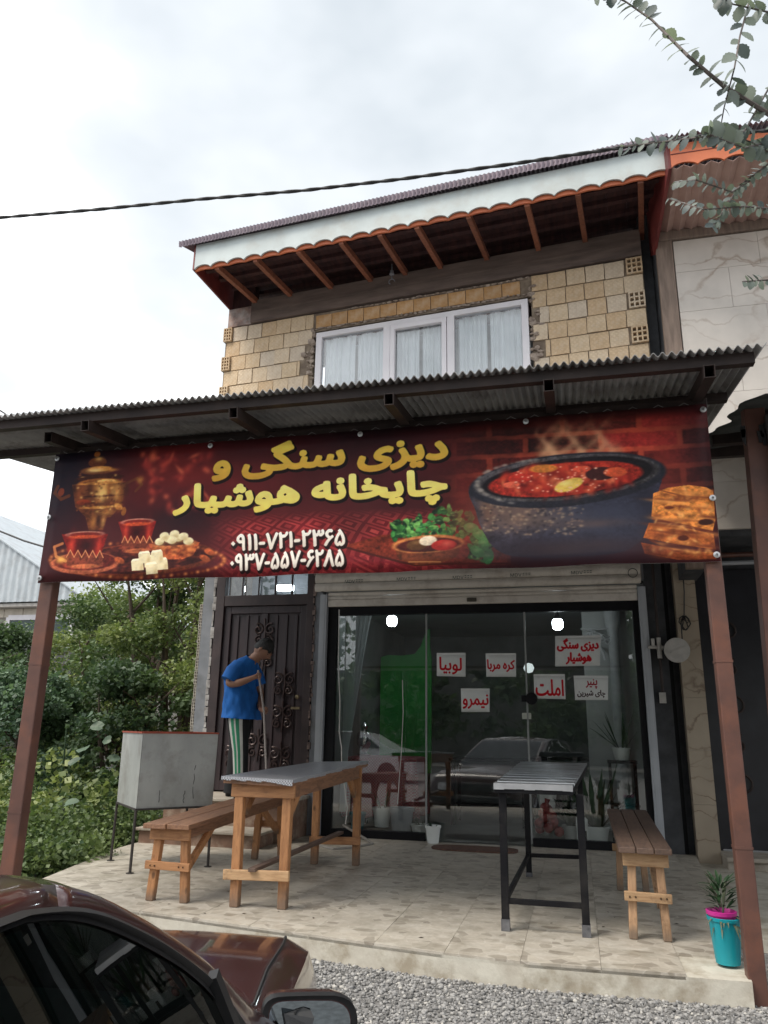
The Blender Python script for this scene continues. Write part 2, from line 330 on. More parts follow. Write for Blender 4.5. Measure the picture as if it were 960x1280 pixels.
WINGLASS = glassy('window_glass', base=.04, tcol=(.95, .97, .98))

# ================================================================== THE SETTING
def sstep(t): t = min(1, max(0, t)); return t * t * (3 - 2 * t)
def gz(x, y): return -.05 + .41 * sstep((y + .2) / 4.4)
GROUNDM = simple('gravelly_ground', (.27, .265, .26), (.16, .155, .15), 26, .95, bs=.9, detail=8)
xs = [-900, -300, -90, -40, -20, -12] + [-8 + i * .5 for i in range(27)] + [8, 12, 20, 40, 90, 300, 900]
ys = [-900, -300, -90, -40, -20, -8, -4] + [-2 + i * .25 for i in range(30)] + [6, 7, 8.5, 12, 20, 40, 90, 300, 900]
mb = MB(); mb.v = [(x, y, gz(x, y)) for y in ys for x in xs]; nx = len(xs)
mb.f = [(j * nx + i, j * nx + i + 1, (j + 1) * nx + i + 1, (j + 1) * nx + i) for j in range(len(ys) - 1) for i in range(nx - 1)]; mb.m = [0] * len(mb.f)
ground = mb.build('ground', GROUNDM, kind='structure', smooth=True)
# loose crushed stone: real pebbles
def pebbles(name, n, x0, x1, y0, y1, s0, s1, mat, keep=None):
    ico = [(0, 0, 1), (.894, 0, .447), (.276, .851, .447), (-.724, .526, .447), (-.724, -.526, .447), (.276, -.851, .447), (.724, .526, -.447), (-.276, .851, -.447), (-.894, 0, -.447), (-.276, -.851, -.447), (.724, -.526, -.447), (0, 0, -1)]
    fc = np.array([(0, 1, 2), (0, 2, 3), (0, 3, 4), (0, 4, 5), (0, 5, 1), (1, 6, 2), (2, 7, 3), (3, 8, 4), (4, 9, 5), (5, 10, 1), (6, 7, 2), (7, 8, 3), (8, 9, 4), (9, 10, 5), (10, 6, 1), (11, 7, 6), (11, 8, 7), (11, 9, 8), (11, 10, 9), (11, 6, 10)])
    X = rng.uniform(x0, x1, n); Y = rng.uniform(y0, y1, n)
    if keep is not None: k = keep(X, Y); X, Y = X[k], Y[k]; n = len(X)
    S = rng.uniform(s0, s1, n) * rng.uniform(.6, 1.25, n); I = np.array(ico)
    V = I[None] * (1 + rng.uniform(-.33, .33, (n, 12, 1))) * S[:, None, None] * np.stack([rng.uniform(.8, 1.4, n), rng.uniform(.7, 1.1, n), rng.uniform(.5, .9, n)], 1)[:, None, :]
    a = rng.uniform(0, 6.28, n); c, s = np.cos(a)[:, None], np.sin(a)[:, None]; x = V[..., 0] * c - V[..., 1] * s; y = V[..., 0] * s + V[..., 1] * c
    Z = np.array([gz(p, q) for p, q in zip(X, Y)]) + S * rng.uniform(.0, .7, n)
    V = np.stack([x + X[:, None], y + Y[:, None], V[..., 2] + Z[:, None]], -1).reshape(-1, 3)
    F = (fc[None] + (np.arange(n) * 12)[:, None, None]).reshape(-1, 3)
    return npmesh(name, V, F, mat, kind='stuff', ncol=np.repeat(rng.uniform(0, 1, n), 12))
def stonemat():
    m, nt, b, o = nodes('crushed_stone'); a = N(nt, 'ShaderNodeAttribute', attribute_name='tone')
    c = ramp(nt, a.outputs['Fac'], [(0, (.13, .127, .122)), (.25, (.20, .195, .19)), (.6, (.30, .295, .29)), (.9, (.37, .36, .345)), (1, (.50, .48, .44))])
    f = noise(nt, coords(nt), 60, 3); c = mixc(nt, c, ramp(nt, f, [(.3, (.85,) * 3), (.7, (1.1,) * 3)]), 1.0, 'MULTIPLY')
    nt.links.new(c, b.inputs['Base Color']); b.inputs['Roughness'].default_value = .9; return m
PORCH = [(-3.66, 4.70), (-2.6, 4.53), (-1.9, 4.40), (-1.48, 4.33), (-1.1, 4.26), (-.72, 4.20), (-.28, 4.16), (.715, 4.19), (1.0, 8.02), (-4.13, 8.02), (-4.05, 6.6)]
def inpoly(X, Y, P):
    k = np.zeros(len(X), bool)
    for (ax, ay), (bx, by) in zip(P, P[1:] + P[:1]):
        c = ((ay > Y) != (by > Y)); k ^= c & (X < (bx - ax) * (Y - ay) / ((by - ay) or 1e-9) + ax)
    return k
pebbles('gravel', 62000, -2.3, 1.7, 2.1, 4.9, .004, .0115, stonemat(), lambda X, Y: ~inpoly(X, Y, PORCH))
# porch slab and its tiles
mb = MB(); mb.prism([(x, y, .1) for x, y in PORCH], (0, 0, .368)); porch = mb.build('porch', CONCRETE, kind='structure')
def clip(P, x0, x1, y0, y1):
    for ax, lim, sg in ((0, x0, 1), (0, x1, -1), (1, y0, 1), (1, y1, -1)):
        Q = []
        for a, b in zip(P, P[1:] + P[:1]):
            ia, ib = (a[ax] - lim) * sg >= 0, (b[ax] - lim) * sg >= 0
            if ia: Q.append(a)
            if ia != ib:
                t = (lim - a[ax]) / (b[ax] - a[ax]); Q.append((a[0] + (b[0] - a[0]) * t, a[1] + (b[1] - a[1]) * t))
        P = Q
        if not P: return []
    return P
TW, g = .377, .0009
for i in range(-12, 3):
    for j in range(0, 11):
        x0 = .431 + i * TW; y0 = 4.15 + j * TW
        if i >= 0 and j == 0: continue
        q = clip(PORCH, x0 + g, x0 + TW - g, y0 + g, min(8.0, y0 + TW - g))
        if len(q) < 3: continue
        ar = abs(sum(a[0] * b[1] - b[0] * a[1] for a, b in zip(q, q[1:] + q[:1]))) / 2
        if ar < .002: continue
        t = MB(); t.prism([(x, y, .455) for x, y in q], (0, 0, .0245 + random.uniform(-.0008, .0008))); t.build('tile', TILE, porch)
# two steps up to the side door
mb = MB(); mb.bb((-4.06, 6.95, .47), (-2.86, 7.36, .59)); steps = mb.build('doorstep', STEPRISER, kind='structure', bevel=.006)
mb = MB(); mb.bb((-4.09, 6.92, .59), (-2.83, 7.36, .615)); mb.build('tread', STEPST, steps, bevel=.006)
mb = MB(); mb.bb((-4.04, 7.34, .47), (-2.76, 8.02, .835)); mb.build('riser', STEPRISER, steps)
mb = MB(); mb.bb((-4.06, 7.31, .835), (-2.74, 8.02, .865)); mb.build('tread', STEPST, steps, bevel=.006)
# small stones and leaves fallen on the porch
mb = MB()
for _ in range(26):
    x, y = random.uniform(-2.6, .6), random.uniform(4.4, 5.6); a = random.uniform(0, 6.28); s = random.uniform(.006, .016)
    d = Vector((math.cos(a), math.sin(a), 0)); p = d.cross(Vector((0, 0, 1)))
    mb.add([Vector((x, y, .4812)) + d * s, Vector((x, y, .4835)) + p * s * .5, Vector((x, y, .4818)) - d * s, Vector((x, y, .482)) - p * s * .5], [(0, 1, 2), (0, 2, 3)])
mb.build('litter', simple('dry_leaf_litter', (.08, .055, .035), (.04, .03, .02), 9), kind='stuff')

# ---- letter outlines used on the signs
GLYPHS = {
 't1': '3,0 0,12 8,13 16,15 23,18 29,22 34,26 38,32 40,39 41,48 40,57 37,65 33,70 27,72 21,69 17,63 15,55 16,49 21,46 28,45 37,45 45,48 45,37 37,34 27,33 17,34 10,37 5,43 3,52 4,57 5,63 7,68 10,73 14,78 18,81 23,83 28,84 34,83 39,81 43,77 46,73 49,67 51,61 52,54 52,47 51,35 47,24 40,15 30,8 18,3;103,34 104,41 106,50 109,60 120,56 118,48 116,41 115,35 116,29 118,24 121,20 126,17 131,15 137,13 143,12 150,12 159,12 166,13 173,15 180,17 185,20 189,24 191,27 192,31 190,35 186,38 179,41 169,43 172,56 186,51 196,48 204,46 209,45 214,44 215,40 213,35 208,33 206,33 204,33 202,33 203,31 203,29 202,24 199,18 195,13 188,9 180,5 171,2 160,0 147,0 136,1 125,3 116,8 109,15 105,23;208,116 202,124 216,132 235,143 258,156 262,147 239,134 221,124;208,33 209,45 221,45 231,46 239,47 244,48 247,50 249,55 248,59 246,63 239,72 230,81 221,89 215,95 212,99 212,103 213,107 215,110 223,117 235,124 250,131 265,139 270,128 256,121 242,114 230,107 219,100 220,105 233,94 244,84 254,72 258,65 263,58 266,53 270,50 278,46 285,45 289,44 291,40 288,35 283,33 274,35 268,36 263,39 258,44 255,51 259,49 254,42 247,37 236,34 220,33;283,33 285,45 294,47 300,51 303,60 306,76 318,74 316,68 315,61 315,56 316,50 322,47 327,46 335,45 340,44 341,40 339,35 334,33 325,34 319,35 314,37 311,40 309,44 307,49 312,48 307,41 301,36 293,34;306,91 301,93 299,98 301,104 306,106 311,104 314,98 311,93;334,33 335,45 343,46 348,49 352,58 356,75 367,72 366,66 364,59 364,53 365,50 367,47 371,46 377,45 384,46 389,50 392,59 395,76 407,74 406,67 404,60 404,53 405,49 409,46 417,45 425,46 430,50 431,58 431,65 429,72 423,89 435,94 439,83 442,71 443,61 442,54 441,49 439,44 436,40 432,37 428,35 423,34 417,33 411,34 406,35 402,37 399,40 397,44 396,48 401,48 398,43 395,39 392,36 387,34 375,33 367,34 363,36 360,39 357,43 356,50 361,50 358,44 354,39 350,36 346,34;493,34 494,41 496,50 499,60 510,56 507,48 506,41 505,35 506,29 508,25 511,21 515,18 519,15 525,13 531,12 538,12 548,12 556,14 564,17 570,20 574,24 578,27 580,34 578,38 571,41 563,44 554,48 548,54 546,58 545,62 546,68 548,74 552,80 557,85 562,90 568,93 575,95 582,96 588,96 593,94 599,91 594,81 588,83 582,84 573,82 565,77 559,71 557,64 560,59 566,55 575,52 584,48 591,43 593,40 593,36 593,30 590,24 585,18 579,12 571,7 561,3 550,1 537,0 528,0 520,2 512,4 506,8 500,13 496,19 494,26;602,0 598,11 607,15 616,19 622,24 627,29 631,34 633,39 635,50 634,57 632,65 625,79 635,84 640,74 644,65 647,56 649,51 652,48 656,46 661,45 666,44 667,40 665,35 660,33 654,34 649,36 646,38 643,42 640,50 645,47 644,38 641,29 636,21 630,15 623,9 615,5 608,2;625,101 620,103 618,109 620,114 625,116 631,114 633,109 631,103;660,33 661,45 675,46 679,47 682,49 684,53 684,58 683,67 680,78 676,89 688,94 691,83 694,71 695,61 695,54 693,48 691,43 687,39 682,37 676,35 669,34;687,5 682,7 680,13 682,18 687,20 693,18 695,13 693,7;667,5 662,7 660,13 662,18 667,20 672,18 674,13 672,7;709,41 715,51 724,47 729,46 736,45 743,46 748,47 752,49 754,51 756,58 755,65 750,77 744,86 737,97 747,104 754,93 760,84 764,76 766,69 768,62 768,57 768,51 765,46 761,41 755,37 747,34 736,33 726,34 717,37',
 't2': '5,10 0,21 14,26 23,33 30,39 34,46 37,53 37,60 37,68 33,77 27,89 38,94 43,85 46,76 48,68 49,61 48,52 46,44 42,37 38,31 32,25 27,21 15,14;102,43 91,44 83,46 78,49 75,54 73,61 72,69 69,150 81,150 84,73 86,62 87,59 91,57 96,56 103,55 108,54 109,50 107,45;102,43 103,55 115,57 118,58 121,61 124,70 128,86 139,84 138,78 137,71 136,66 136,62 139,58 145,56 158,55 163,54 164,50 162,45 157,43 142,44 134,47 130,52 129,59 133,58 128,51 122,46 113,44;139,15 134,17 131,23 134,28 139,30 144,28 146,23 144,17;119,15 113,17 111,23 113,28 119,30 124,28 126,23 124,17;157,43 158,55 166,56 171,59 175,68 179,85 190,82 189,76 187,69 187,63 187,60 190,57 194,56 200,55 207,56 212,60 215,69 218,86 229,84 228,77 227,70 227,63 228,59 232,56 240,55 248,56 253,60 254,68 254,75 252,82 246,99 258,104 261,93 264,81 266,71 265,64 264,59 262,54 259,50 255,47 251,45 246,44 240,43 234,44 229,45 225,47 222,50 220,54 219,58 224,58 221,53 218,49 214,46 210,44 198,43 190,44 186,46 183,49 180,53 179,60 183,60 181,54 177,49 173,46 169,44;221,125 215,127 213,132 215,137 221,139 226,137 228,132 226,127;211,108 205,111 203,116 205,121 211,123 216,121 218,116 216,111;231,108 225,111 223,116 225,121 231,123 236,121 238,116 236,111;282,10 279,22 287,23 295,25 302,28 308,32 313,36 317,42 319,49 320,58 319,68 316,75 312,80 306,82 300,79 296,73 294,64 295,60 299,57 305,56 313,55 344,55 349,54 350,50 348,45 343,43 307,43 301,44 295,45 290,48 286,51 283,56 282,62 283,68 284,74 287,79 290,84 293,88 297,91 302,93 307,94 314,93 320,90 324,85 328,78 330,69 331,57 330,45 326,34 319,25 309,18 297,13;400,43 394,43 388,45 381,47 375,49 370,53 365,57 361,62 357,67 355,73 355,79 355,86 357,92 361,97 365,101 371,103 377,104 383,103 389,101 393,96 396,91 398,85 398,79 397,71 394,64 388,58 381,53 372,49 363,46 353,44 343,43 344,55 359,57 370,60 376,63 380,66 384,70 386,74 388,81 386,87 383,92 377,94 371,92 367,87 366,81 367,75 369,70 373,65 377,61 383,58 388,56 394,55 399,55 407,56 409,59 409,62 409,65 406,70 400,79 394,85 386,92 376,100 364,109 371,118 384,108 395,100 403,92 409,86 417,76 421,68 421,62 421,57 419,52 416,49 412,45 407,43;539,43 531,44 524,46 519,49 515,53 512,60 511,69 508,120 520,120 523,72 523,65 525,61 528,58 531,57 540,55 545,54 546,50 544,45;516,60 508,58 500,57 492,57 485,59 479,62 475,66 472,71 471,77 472,83 474,89 478,94 483,99 489,102 496,106 503,108 511,110 513,97 507,97 500,95 491,91 485,85 483,79 485,74 491,70 499,69 508,69 515,71;539,43 540,55 552,56 555,58 558,60 559,63 560,68 559,77 555,88 551,99 563,104 567,93 570,81 571,71 570,60 566,52 559,47 550,44;557,119 552,121 550,126 552,132 557,134 563,132 565,126 563,121;622,43 611,44 603,46 598,49 595,54 593,61 592,69 589,150 601,150 604,73 606,62 607,59 611,57 616,56 623,55 628,54 629,50 627,45;716,43 705,44 695,47 691,50 688,54 686,58 684,65 693,70 695,65 697,61 701,58 705,57 717,55 722,54 723,50 721,45;622,43 623,55 638,57 652,60 666,65 679,73 670,79 659,83 653,84 646,84 642,84 638,83 633,82 630,94 638,95 646,96 653,96 660,94 671,90 681,84 690,80 699,78 702,78 703,67 697,67 691,66 681,61 670,55 658,50 650,47 642,45 632,44;645,111 640,114 637,119 640,124 645,126 650,124 652,119 650,114;716,43 717,55 731,56 735,57 738,59 740,63 740,68 739,77 736,88 732,99 744,104 747,93 750,81 751,71 751,64 749,58 747,53 743,49 738,47 732,45 725,44;743,15 738,17 736,23 738,28 743,30 748,28 751,23 748,17;723,15 718,17 716,23 718,28 723,30 728,28 730,23 728,17;803,43 793,44 785,46 780,49 777,54 775,61 774,69 771,150 783,150 786,73 787,62 789,59 792,57 798,56 805,55 809,54 811,50 809,45;803,43 805,55 820,57 834,60 848,65 861,73 852,79 841,83 834,84 828,84 824,84 819,83 815,82 812,94 820,95 828,96 835,96 842,94 853,90 863,84 872,80 881,78 884,78 885,67 879,67 873,66 863,61 852,55 839,50 832,47 824,45 814,44;845,0 839,2 837,7 839,12 845,14 850,12 852,7 850,2;835,16 829,18 827,23 829,28 835,31 840,28 842,23 840,18;855,16 850,18 847,23 850,28 855,31 860,28 862,23 860,18',
 'lobia': '32,33 22,34 14,36 9,39 5,44 3,51 3,59 0,140 12,140 15,63 16,52 18,49 21,47 26,46 34,45 38,44 40,40 37,35;32,33 34,45 45,47 49,48 51,51 55,60 58,76 70,74 68,68 67,61 67,56 67,52 69,48 76,46 89,45 93,44 95,40 93,35 87,33 73,34 65,37 61,42 59,49 64,48 59,41 52,36 44,34;69,5 64,7 62,13 64,18 69,20 75,18 77,13 75,7;49,5 44,7 42,13 44,18 49,20 54,18 56,13 54,7;87,33 89,45 100,46 104,48 107,50 108,53 109,58 107,67 104,78 100,89 112,94 116,83 119,71 120,61 119,50 115,42 108,37 99,34;103,6 98,8 96,13 98,18 103,20 108,18 111,13 108,8;136,0 133,12 142,13 150,15 157,18 162,22 167,26 171,32 173,39 174,48 173,58 170,65 166,70 160,72 155,69 150,63 149,54 150,50 153,47 159,46 167,45 199,45 203,44 205,40 203,35 197,33 162,33 155,34 149,35 144,38 140,41 138,46 137,52 137,58 139,64 141,69 144,74 148,78 152,81 157,83 162,84 168,83 174,80 179,75 182,68 185,59 185,47 184,35 180,24 173,15 163,8 151,3;197,33 199,45 206,46 210,47 213,49 214,53 215,64 212,140 224,140 227,66 226,52 225,46 222,42 219,38 213,35 206,34',
 'kare': '32,33 22,34 14,36 9,39 5,44 3,51 3,59 0,140 12,140 15,63 16,52 18,49 21,47 26,46 34,45 38,44 40,40 37,35;32,33 34,45 45,46 49,48 51,50 53,53 53,58 52,67 49,78 45,89 57,94 61,83 63,71 65,61 63,50 60,42 53,37 44,34;48,6 43,8 41,13 43,18 48,20 53,18 55,13 53,8;73,0 68,11 78,15 86,19 93,24 98,29 101,34 104,39 105,50 105,57 102,65 95,79 106,84 111,74 115,65 118,56 120,51 123,48 127,46 132,45 137,44 138,40 136,35 131,33 125,34 120,36 117,38 114,42 111,50 116,47 115,38 111,29 106,21 100,15 93,9 86,5 79,2;131,33 132,45 139,47 145,53 150,64 155,73 159,79 163,83 167,85 176,87 181,86 185,84 189,81 193,78 198,68 200,58 199,50 196,44 193,39 189,36 184,35 179,34 167,36 159,39 149,45 154,54 161,50 167,48 177,46 184,47 188,51 189,56 187,65 182,72 178,74 175,75 170,73 164,68 158,56 152,44 145,37 138,34;277,34 270,35 264,37 259,40 255,44 252,50 251,57 253,65 256,73 263,83 273,94 276,86 266,95 274,104 281,98 288,91 294,84 299,76 302,68 303,59 301,52 297,43 294,40 290,37 284,35;277,46 285,48 290,53 292,60 291,68 286,77 281,82 274,87 281,88 276,83 271,78 265,68 263,59 264,53 267,49 272,47;308,0 303,11 313,15 321,19 328,24 333,29 336,34 339,39 341,50 340,57 337,65 330,79 341,84 346,74 350,65 353,56 355,51 358,48 362,46 367,45 372,44 373,40 371,35 366,33 360,34 355,36 352,38 349,42 346,50 351,47 350,38 347,29 342,21 335,15 328,9 321,5 314,2;366,33 367,45 381,45 395,46 403,49 406,52 407,56 404,65 400,70 393,78 385,85 377,91 372,96 370,99 370,103 371,107 373,110 381,116 392,123 406,130 423,139 428,128 408,118 395,111 385,106 377,100 379,105 396,91 402,85 408,79 412,73 415,67 417,61 418,55 417,48 415,44 411,41 407,38 400,35 391,34 379,33',
 'nimru': '3,0 0,12 8,13 16,15 23,18 29,22 34,26 38,32 40,39 41,48 40,57 37,65 33,70 27,72 21,69 17,63 15,55 16,49 21,46 28,45 37,45 45,48 45,37 37,34 27,33 17,34 10,37 5,43 3,52 4,57 5,63 7,68 10,73 14,78 18,81 23,83 28,84 34,83 39,81 43,77 46,73 49,67 51,61 52,54 52,47 51,35 47,24 40,15 30,8 18,3;61,0 57,11 66,15 75,19 81,24 86,29 90,34 92,39 94,50 93,57 91,65 84,79 94,84 99,74 103,65 106,56 108,51 111,48 115,46 120,45 125,44 126,40 124,35 119,33 113,34 108,36 105,38 102,42 99,50 104,47 103,38 100,29 95,21 89,15 82,9 74,5 67,2;119,33 120,45 127,47 132,53 138,64 141,71 145,76 152,83 158,87 164,88 169,87 173,85 177,83 180,78 184,72 187,64 193,52 199,47 206,45 211,44 212,40 210,35 205,33 199,34 194,35 190,38 186,41 188,44 184,37 177,33 170,31 165,32 160,33 155,36 150,39 146,43 142,48 138,42 135,38 128,34;148,59 153,52 159,47 165,44 170,43 175,44 178,47 179,51 177,57 175,64 172,70 168,74 163,76 159,74 154,69;205,33 206,45 218,47 221,48 224,51 227,60 231,76 242,74 241,68 240,61 239,56 239,52 242,48 248,46 261,45 266,44 267,40 265,35 260,33 245,34 237,37 234,42 232,49 236,48 231,41 225,36 216,34;242,5 237,7 235,13 237,18 242,20 247,18 249,13 247,7;222,5 216,7 214,13 216,18 222,20 227,18 229,13 227,7;260,33 261,45 273,46 277,48 279,50 281,53 281,58 280,67 277,78 273,89 285,94 288,83 291,71 292,61 291,50 287,42 281,37 272,34;279,109 274,111 271,116 274,122 279,124 284,122 286,116 284,111',
 'dizi': '0,34 1,41 3,50 7,60 17,56 15,48 13,41 13,35 13,29 15,24 19,20 23,17 28,15 34,13 41,12 48,12 56,12 64,13 71,15 77,17 82,20 86,24 88,27 89,31 88,35 83,38 76,41 67,43 69,56 83,51 93,48 101,46 107,45 111,44 112,40 110,35 105,33 103,33 101,33 100,33 100,31 100,29 99,24 96,18 92,13 85,9 77,5 68,2 57,0 44,0 33,1 23,3 14,8 7,15 2,23;105,116 99,124 113,132 132,143 155,156 159,147 136,134 119,124;105,33 107,45 118,45 129,46 136,47 141,48 144,50 146,55 145,59 143,63 136,72 128,81 119,89 112,95 109,99 110,103 111,107 112,110 120,117 132,124 147,131 163,139 168,128 153,121 140,114 127,107 116,100 117,105 130,94 141,84 151,72 156,65 160,58 163,53 167,50 175,46 182,45 186,44 188,40 186,35 180,33 171,35 166,36 160,39 156,44 152,51 156,49 151,42 144,37 133,34 117,33;180,33 182,45 192,47 197,51 200,60 203,76 215,74 214,68 212,61 212,56 213,50 219,47 225,46 233,45 237,44 239,40 237,35 231,33 223,34 216,35 211,37 208,40 206,44 205,49 209,48 204,41 198,36 190,34;203,91 198,93 196,98 198,104 203,106 209,104 211,98 209,93;231,33 233,45 240,46 245,49 249,58 253,75 264,72 263,66 262,59 261,53 262,50 264,47 268,46 274,45 281,46 286,50 289,59 293,76 304,74 303,67 302,60 301,53 302,49 306,46 315,45 322,46 327,50 329,58 328,65 326,72 320,89 332,94 336,83 339,71 340,61 340,54 338,49 336,44 333,40 330,37 325,35 320,34 314,33 308,34 303,35 299,37 296,40 294,44 293,48 298,48 295,43 292,39 289,36 285,34 272,33 264,34 261,36 257,39 255,43 253,50 258,50 255,44 252,39 248,36 243,34;390,34 391,41 393,50 397,60 407,56 405,48 403,41 402,35 403,29 405,25 408,21 412,18 417,15 422,13 428,12 435,12 445,12 454,14 461,17 467,20 472,24 475,27 477,34 475,38 468,41 460,44 452,48 445,54 443,58 443,62 443,68 446,74 449,80 454,85 459,90 466,93 472,95 479,96 485,96 490,94 496,91 491,81 486,83 479,84 470,82 462,77 457,71 454,64 457,59 464,55 473,52 481,48 488,43 490,40 491,36 490,30 487,24 482,18 476,12 468,7 458,3 447,1 434,0 425,0 417,2 409,4 403,8 398,13 394,19 391,26;499,0 495,11 505,15 513,19 519,24 524,29 528,34 530,39 532,50 531,57 529,65 522,79 533,84 538,74 541,65 544,56 547,51 550,48 554,46 559,45 563,44 565,40 563,35 557,33 551,34 547,36 543,38 540,42 538,50 542,47 541,38 538,29 533,21 527,15 520,9 513,5 506,2;523,101 517,103 515,109 517,114 523,116 528,114 530,109 528,103;557,33 559,45 572,46 577,47 579,49 581,53 581,58 580,67 577,78 573,89 585,94 589,83 591,71 593,61 592,54 591,48 588,43 584,39 579,37 573,35 566,34;585,5 579,7 577,13 579,18 585,20 590,18 592,13 590,7;564,5 559,7 557,13 559,18 564,20 569,18 572,13 569,7;607,41 613,51 621,47 627,46 633,45 640,46 645,47 649,49 652,51 654,58 652,65 647,77 642,86 634,97 644,104 651,93 657,84 661,76 664,69 665,62 666,57 665,51 663,46 659,41 653,37 644,34 633,33 623,34 614,37',
 'hosh': '5,0 0,11 14,16 23,23 30,29 34,36 37,43 37,50 37,58 33,67 27,79 38,84 43,75 46,66 48,58 49,51 48,42 46,34 42,27 38,21 32,15 27,11 15,4;102,33 91,34 83,36 78,39 75,44 73,51 72,59 69,140 81,140 84,63 86,52 87,49 91,47 96,46 103,45 108,44 109,40 107,35;102,33 103,45 115,47 118,48 121,51 124,60 128,76 139,74 138,68 137,61 136,56 136,52 139,48 145,46 158,45 163,44 164,40 162,35 157,33 142,34 134,37 130,42 129,49 133,48 128,41 122,36 113,34;139,5 134,7 131,13 134,18 139,20 144,18 146,13 144,7;119,5 113,7 111,13 113,18 119,20 124,18 126,13 124,7;157,33 158,45 166,46 171,49 175,58 179,75 190,72 189,66 187,59 187,53 187,50 190,47 194,46 200,45 207,46 212,50 215,59 218,76 229,74 228,67 227,60 227,53 228,49 232,46 240,45 248,46 253,50 254,58 254,65 252,72 246,89 258,94 261,83 264,71 266,61 265,54 264,49 262,44 259,40 255,37 251,35 246,34 240,33 234,34 229,35 225,37 222,40 220,44 219,48 224,48 221,43 218,39 214,36 210,34 198,33 190,34 186,36 183,39 180,43 179,50 183,50 181,44 177,39 173,36 169,34;221,115 215,117 213,122 215,127 221,129 226,127 228,122 226,117;211,98 205,101 203,106 205,111 211,113 216,111 218,106 216,101;231,98 225,101 223,106 225,111 231,113 236,111 238,106 236,101;282,0 279,12 287,13 295,15 302,18 308,22 313,26 317,32 319,39 320,48 319,58 316,65 312,70 306,72 300,69 296,63 294,54 295,50 299,47 305,46 313,45 344,45 349,44 350,40 348,35 343,33 307,33 301,34 295,35 290,38 286,41 283,46 282,52 283,58 284,64 287,69 290,74 293,78 297,81 302,83 307,84 314,83 320,80 324,75 328,68 330,59 331,47 330,35 326,24 319,15 309,8 297,3;400,33 394,33 388,35 381,37 375,39 370,43 365,47 361,52 357,57 355,63 355,69 355,76 357,82 361,87 365,91 371,93 377,94 383,93 389,91 393,86 396,81 398,75 398,69 397,61 394,54 388,48 381,43 372,39 363,36 353,34 343,33 344,45 359,47 370,50 376,53 380,56 384,60 386,64 388,71 386,77 383,82 377,84 371,82 367,77 366,71 367,65 369,60 373,55 377,51 383,48 388,46 394,45 399,45 407,46 409,49 409,52 409,55 406,60 400,69 394,75 386,82 376,90 364,99 371,108 384,98 395,90 403,82 409,76 417,66 421,58 421,52 421,47 419,42 416,39 412,35 407,33',
 'omlet': '54,0 58,12 67,12 77,13 87,15 97,17 107,21 116,25 124,31 132,38 141,32 139,27 139,23 140,19 147,16 152,15 159,14 164,13 165,9 163,4 158,2 149,3 141,4 135,7 131,11 128,16 128,22 131,21 125,16 117,12 108,8 99,5 88,3 77,1 66,0;54,0 41,0 31,2 21,4 14,7 8,11 4,16 1,22 0,30 1,38 3,46 5,53 16,50 14,45 13,39 13,33 14,26 17,21 22,17 30,14 42,13 58,12 61,5;79,62 73,65 71,70 73,75 79,77 84,75 86,70 84,65;58,62 53,65 51,70 53,75 58,77 64,75 66,70 64,65;158,2 159,14 166,15 171,16 174,18 175,22 175,33 173,109 185,109 187,34 188,27 190,22 192,18 196,16 204,14 208,13 210,9 208,4 202,2 197,3 192,4 186,9 183,16 186,16 184,12 181,8 177,6 172,4 166,3;202,2 204,14 211,16 216,22 222,33 226,42 231,48 235,52 239,54 247,56 252,55 257,53 261,50 264,47 269,37 271,27 271,19 268,13 265,8 260,5 255,4 250,3 239,5 230,8 220,14 226,23 233,19 239,17 249,15 256,16 259,20 261,25 259,34 253,41 250,43 247,44 241,42 236,37 230,25 223,13 217,6 210,3;294,3 291,109 303,109 306,3',
 'panir': '5,11 0,22 10,26 18,30 25,35 30,40 33,45 36,50 37,61 37,68 34,76 27,90 38,95 43,85 47,76 50,67 52,62 55,59 59,57 64,56 69,55 70,51 68,46 63,44 57,45 52,47 49,49 46,53 43,61 48,58 47,49 43,40 39,32 32,26 25,20 18,16 11,13;63,44 64,56 76,58 79,59 82,62 86,71 89,87 100,85 99,79 98,72 97,67 98,63 100,59 106,57 119,56 124,55 125,51 123,46 118,44 104,45 96,48 92,53 90,60 94,59 89,52 83,47 74,45;100,16 95,18 93,24 95,29 100,31 105,29 107,24 105,18;80,16 74,18 72,24 74,29 80,31 85,29 87,24 85,18;118,44 119,56 129,58 135,62 138,71 141,87 153,85 151,79 150,72 150,67 151,61 157,58 162,57 170,56 175,55 176,51 174,46 169,44 160,45 154,46 149,48 146,51 144,55 142,60 147,59 142,52 136,47 128,45;141,102 136,104 134,109 136,115 141,117 146,115 148,109 146,104;169,44 170,56 184,57 188,58 191,60 192,64 193,69 192,78 189,89 184,100 197,105 200,94 203,82 204,72 204,65 202,59 200,54 196,50 191,48 185,46 177,45;186,0 180,2 178,7 180,12 186,15 191,12 193,7 191,2;175,16 170,18 168,24 170,29 175,31 181,29 183,24 181,18;196,16 190,18 188,24 190,29 196,31 201,29 203,24 201,18',
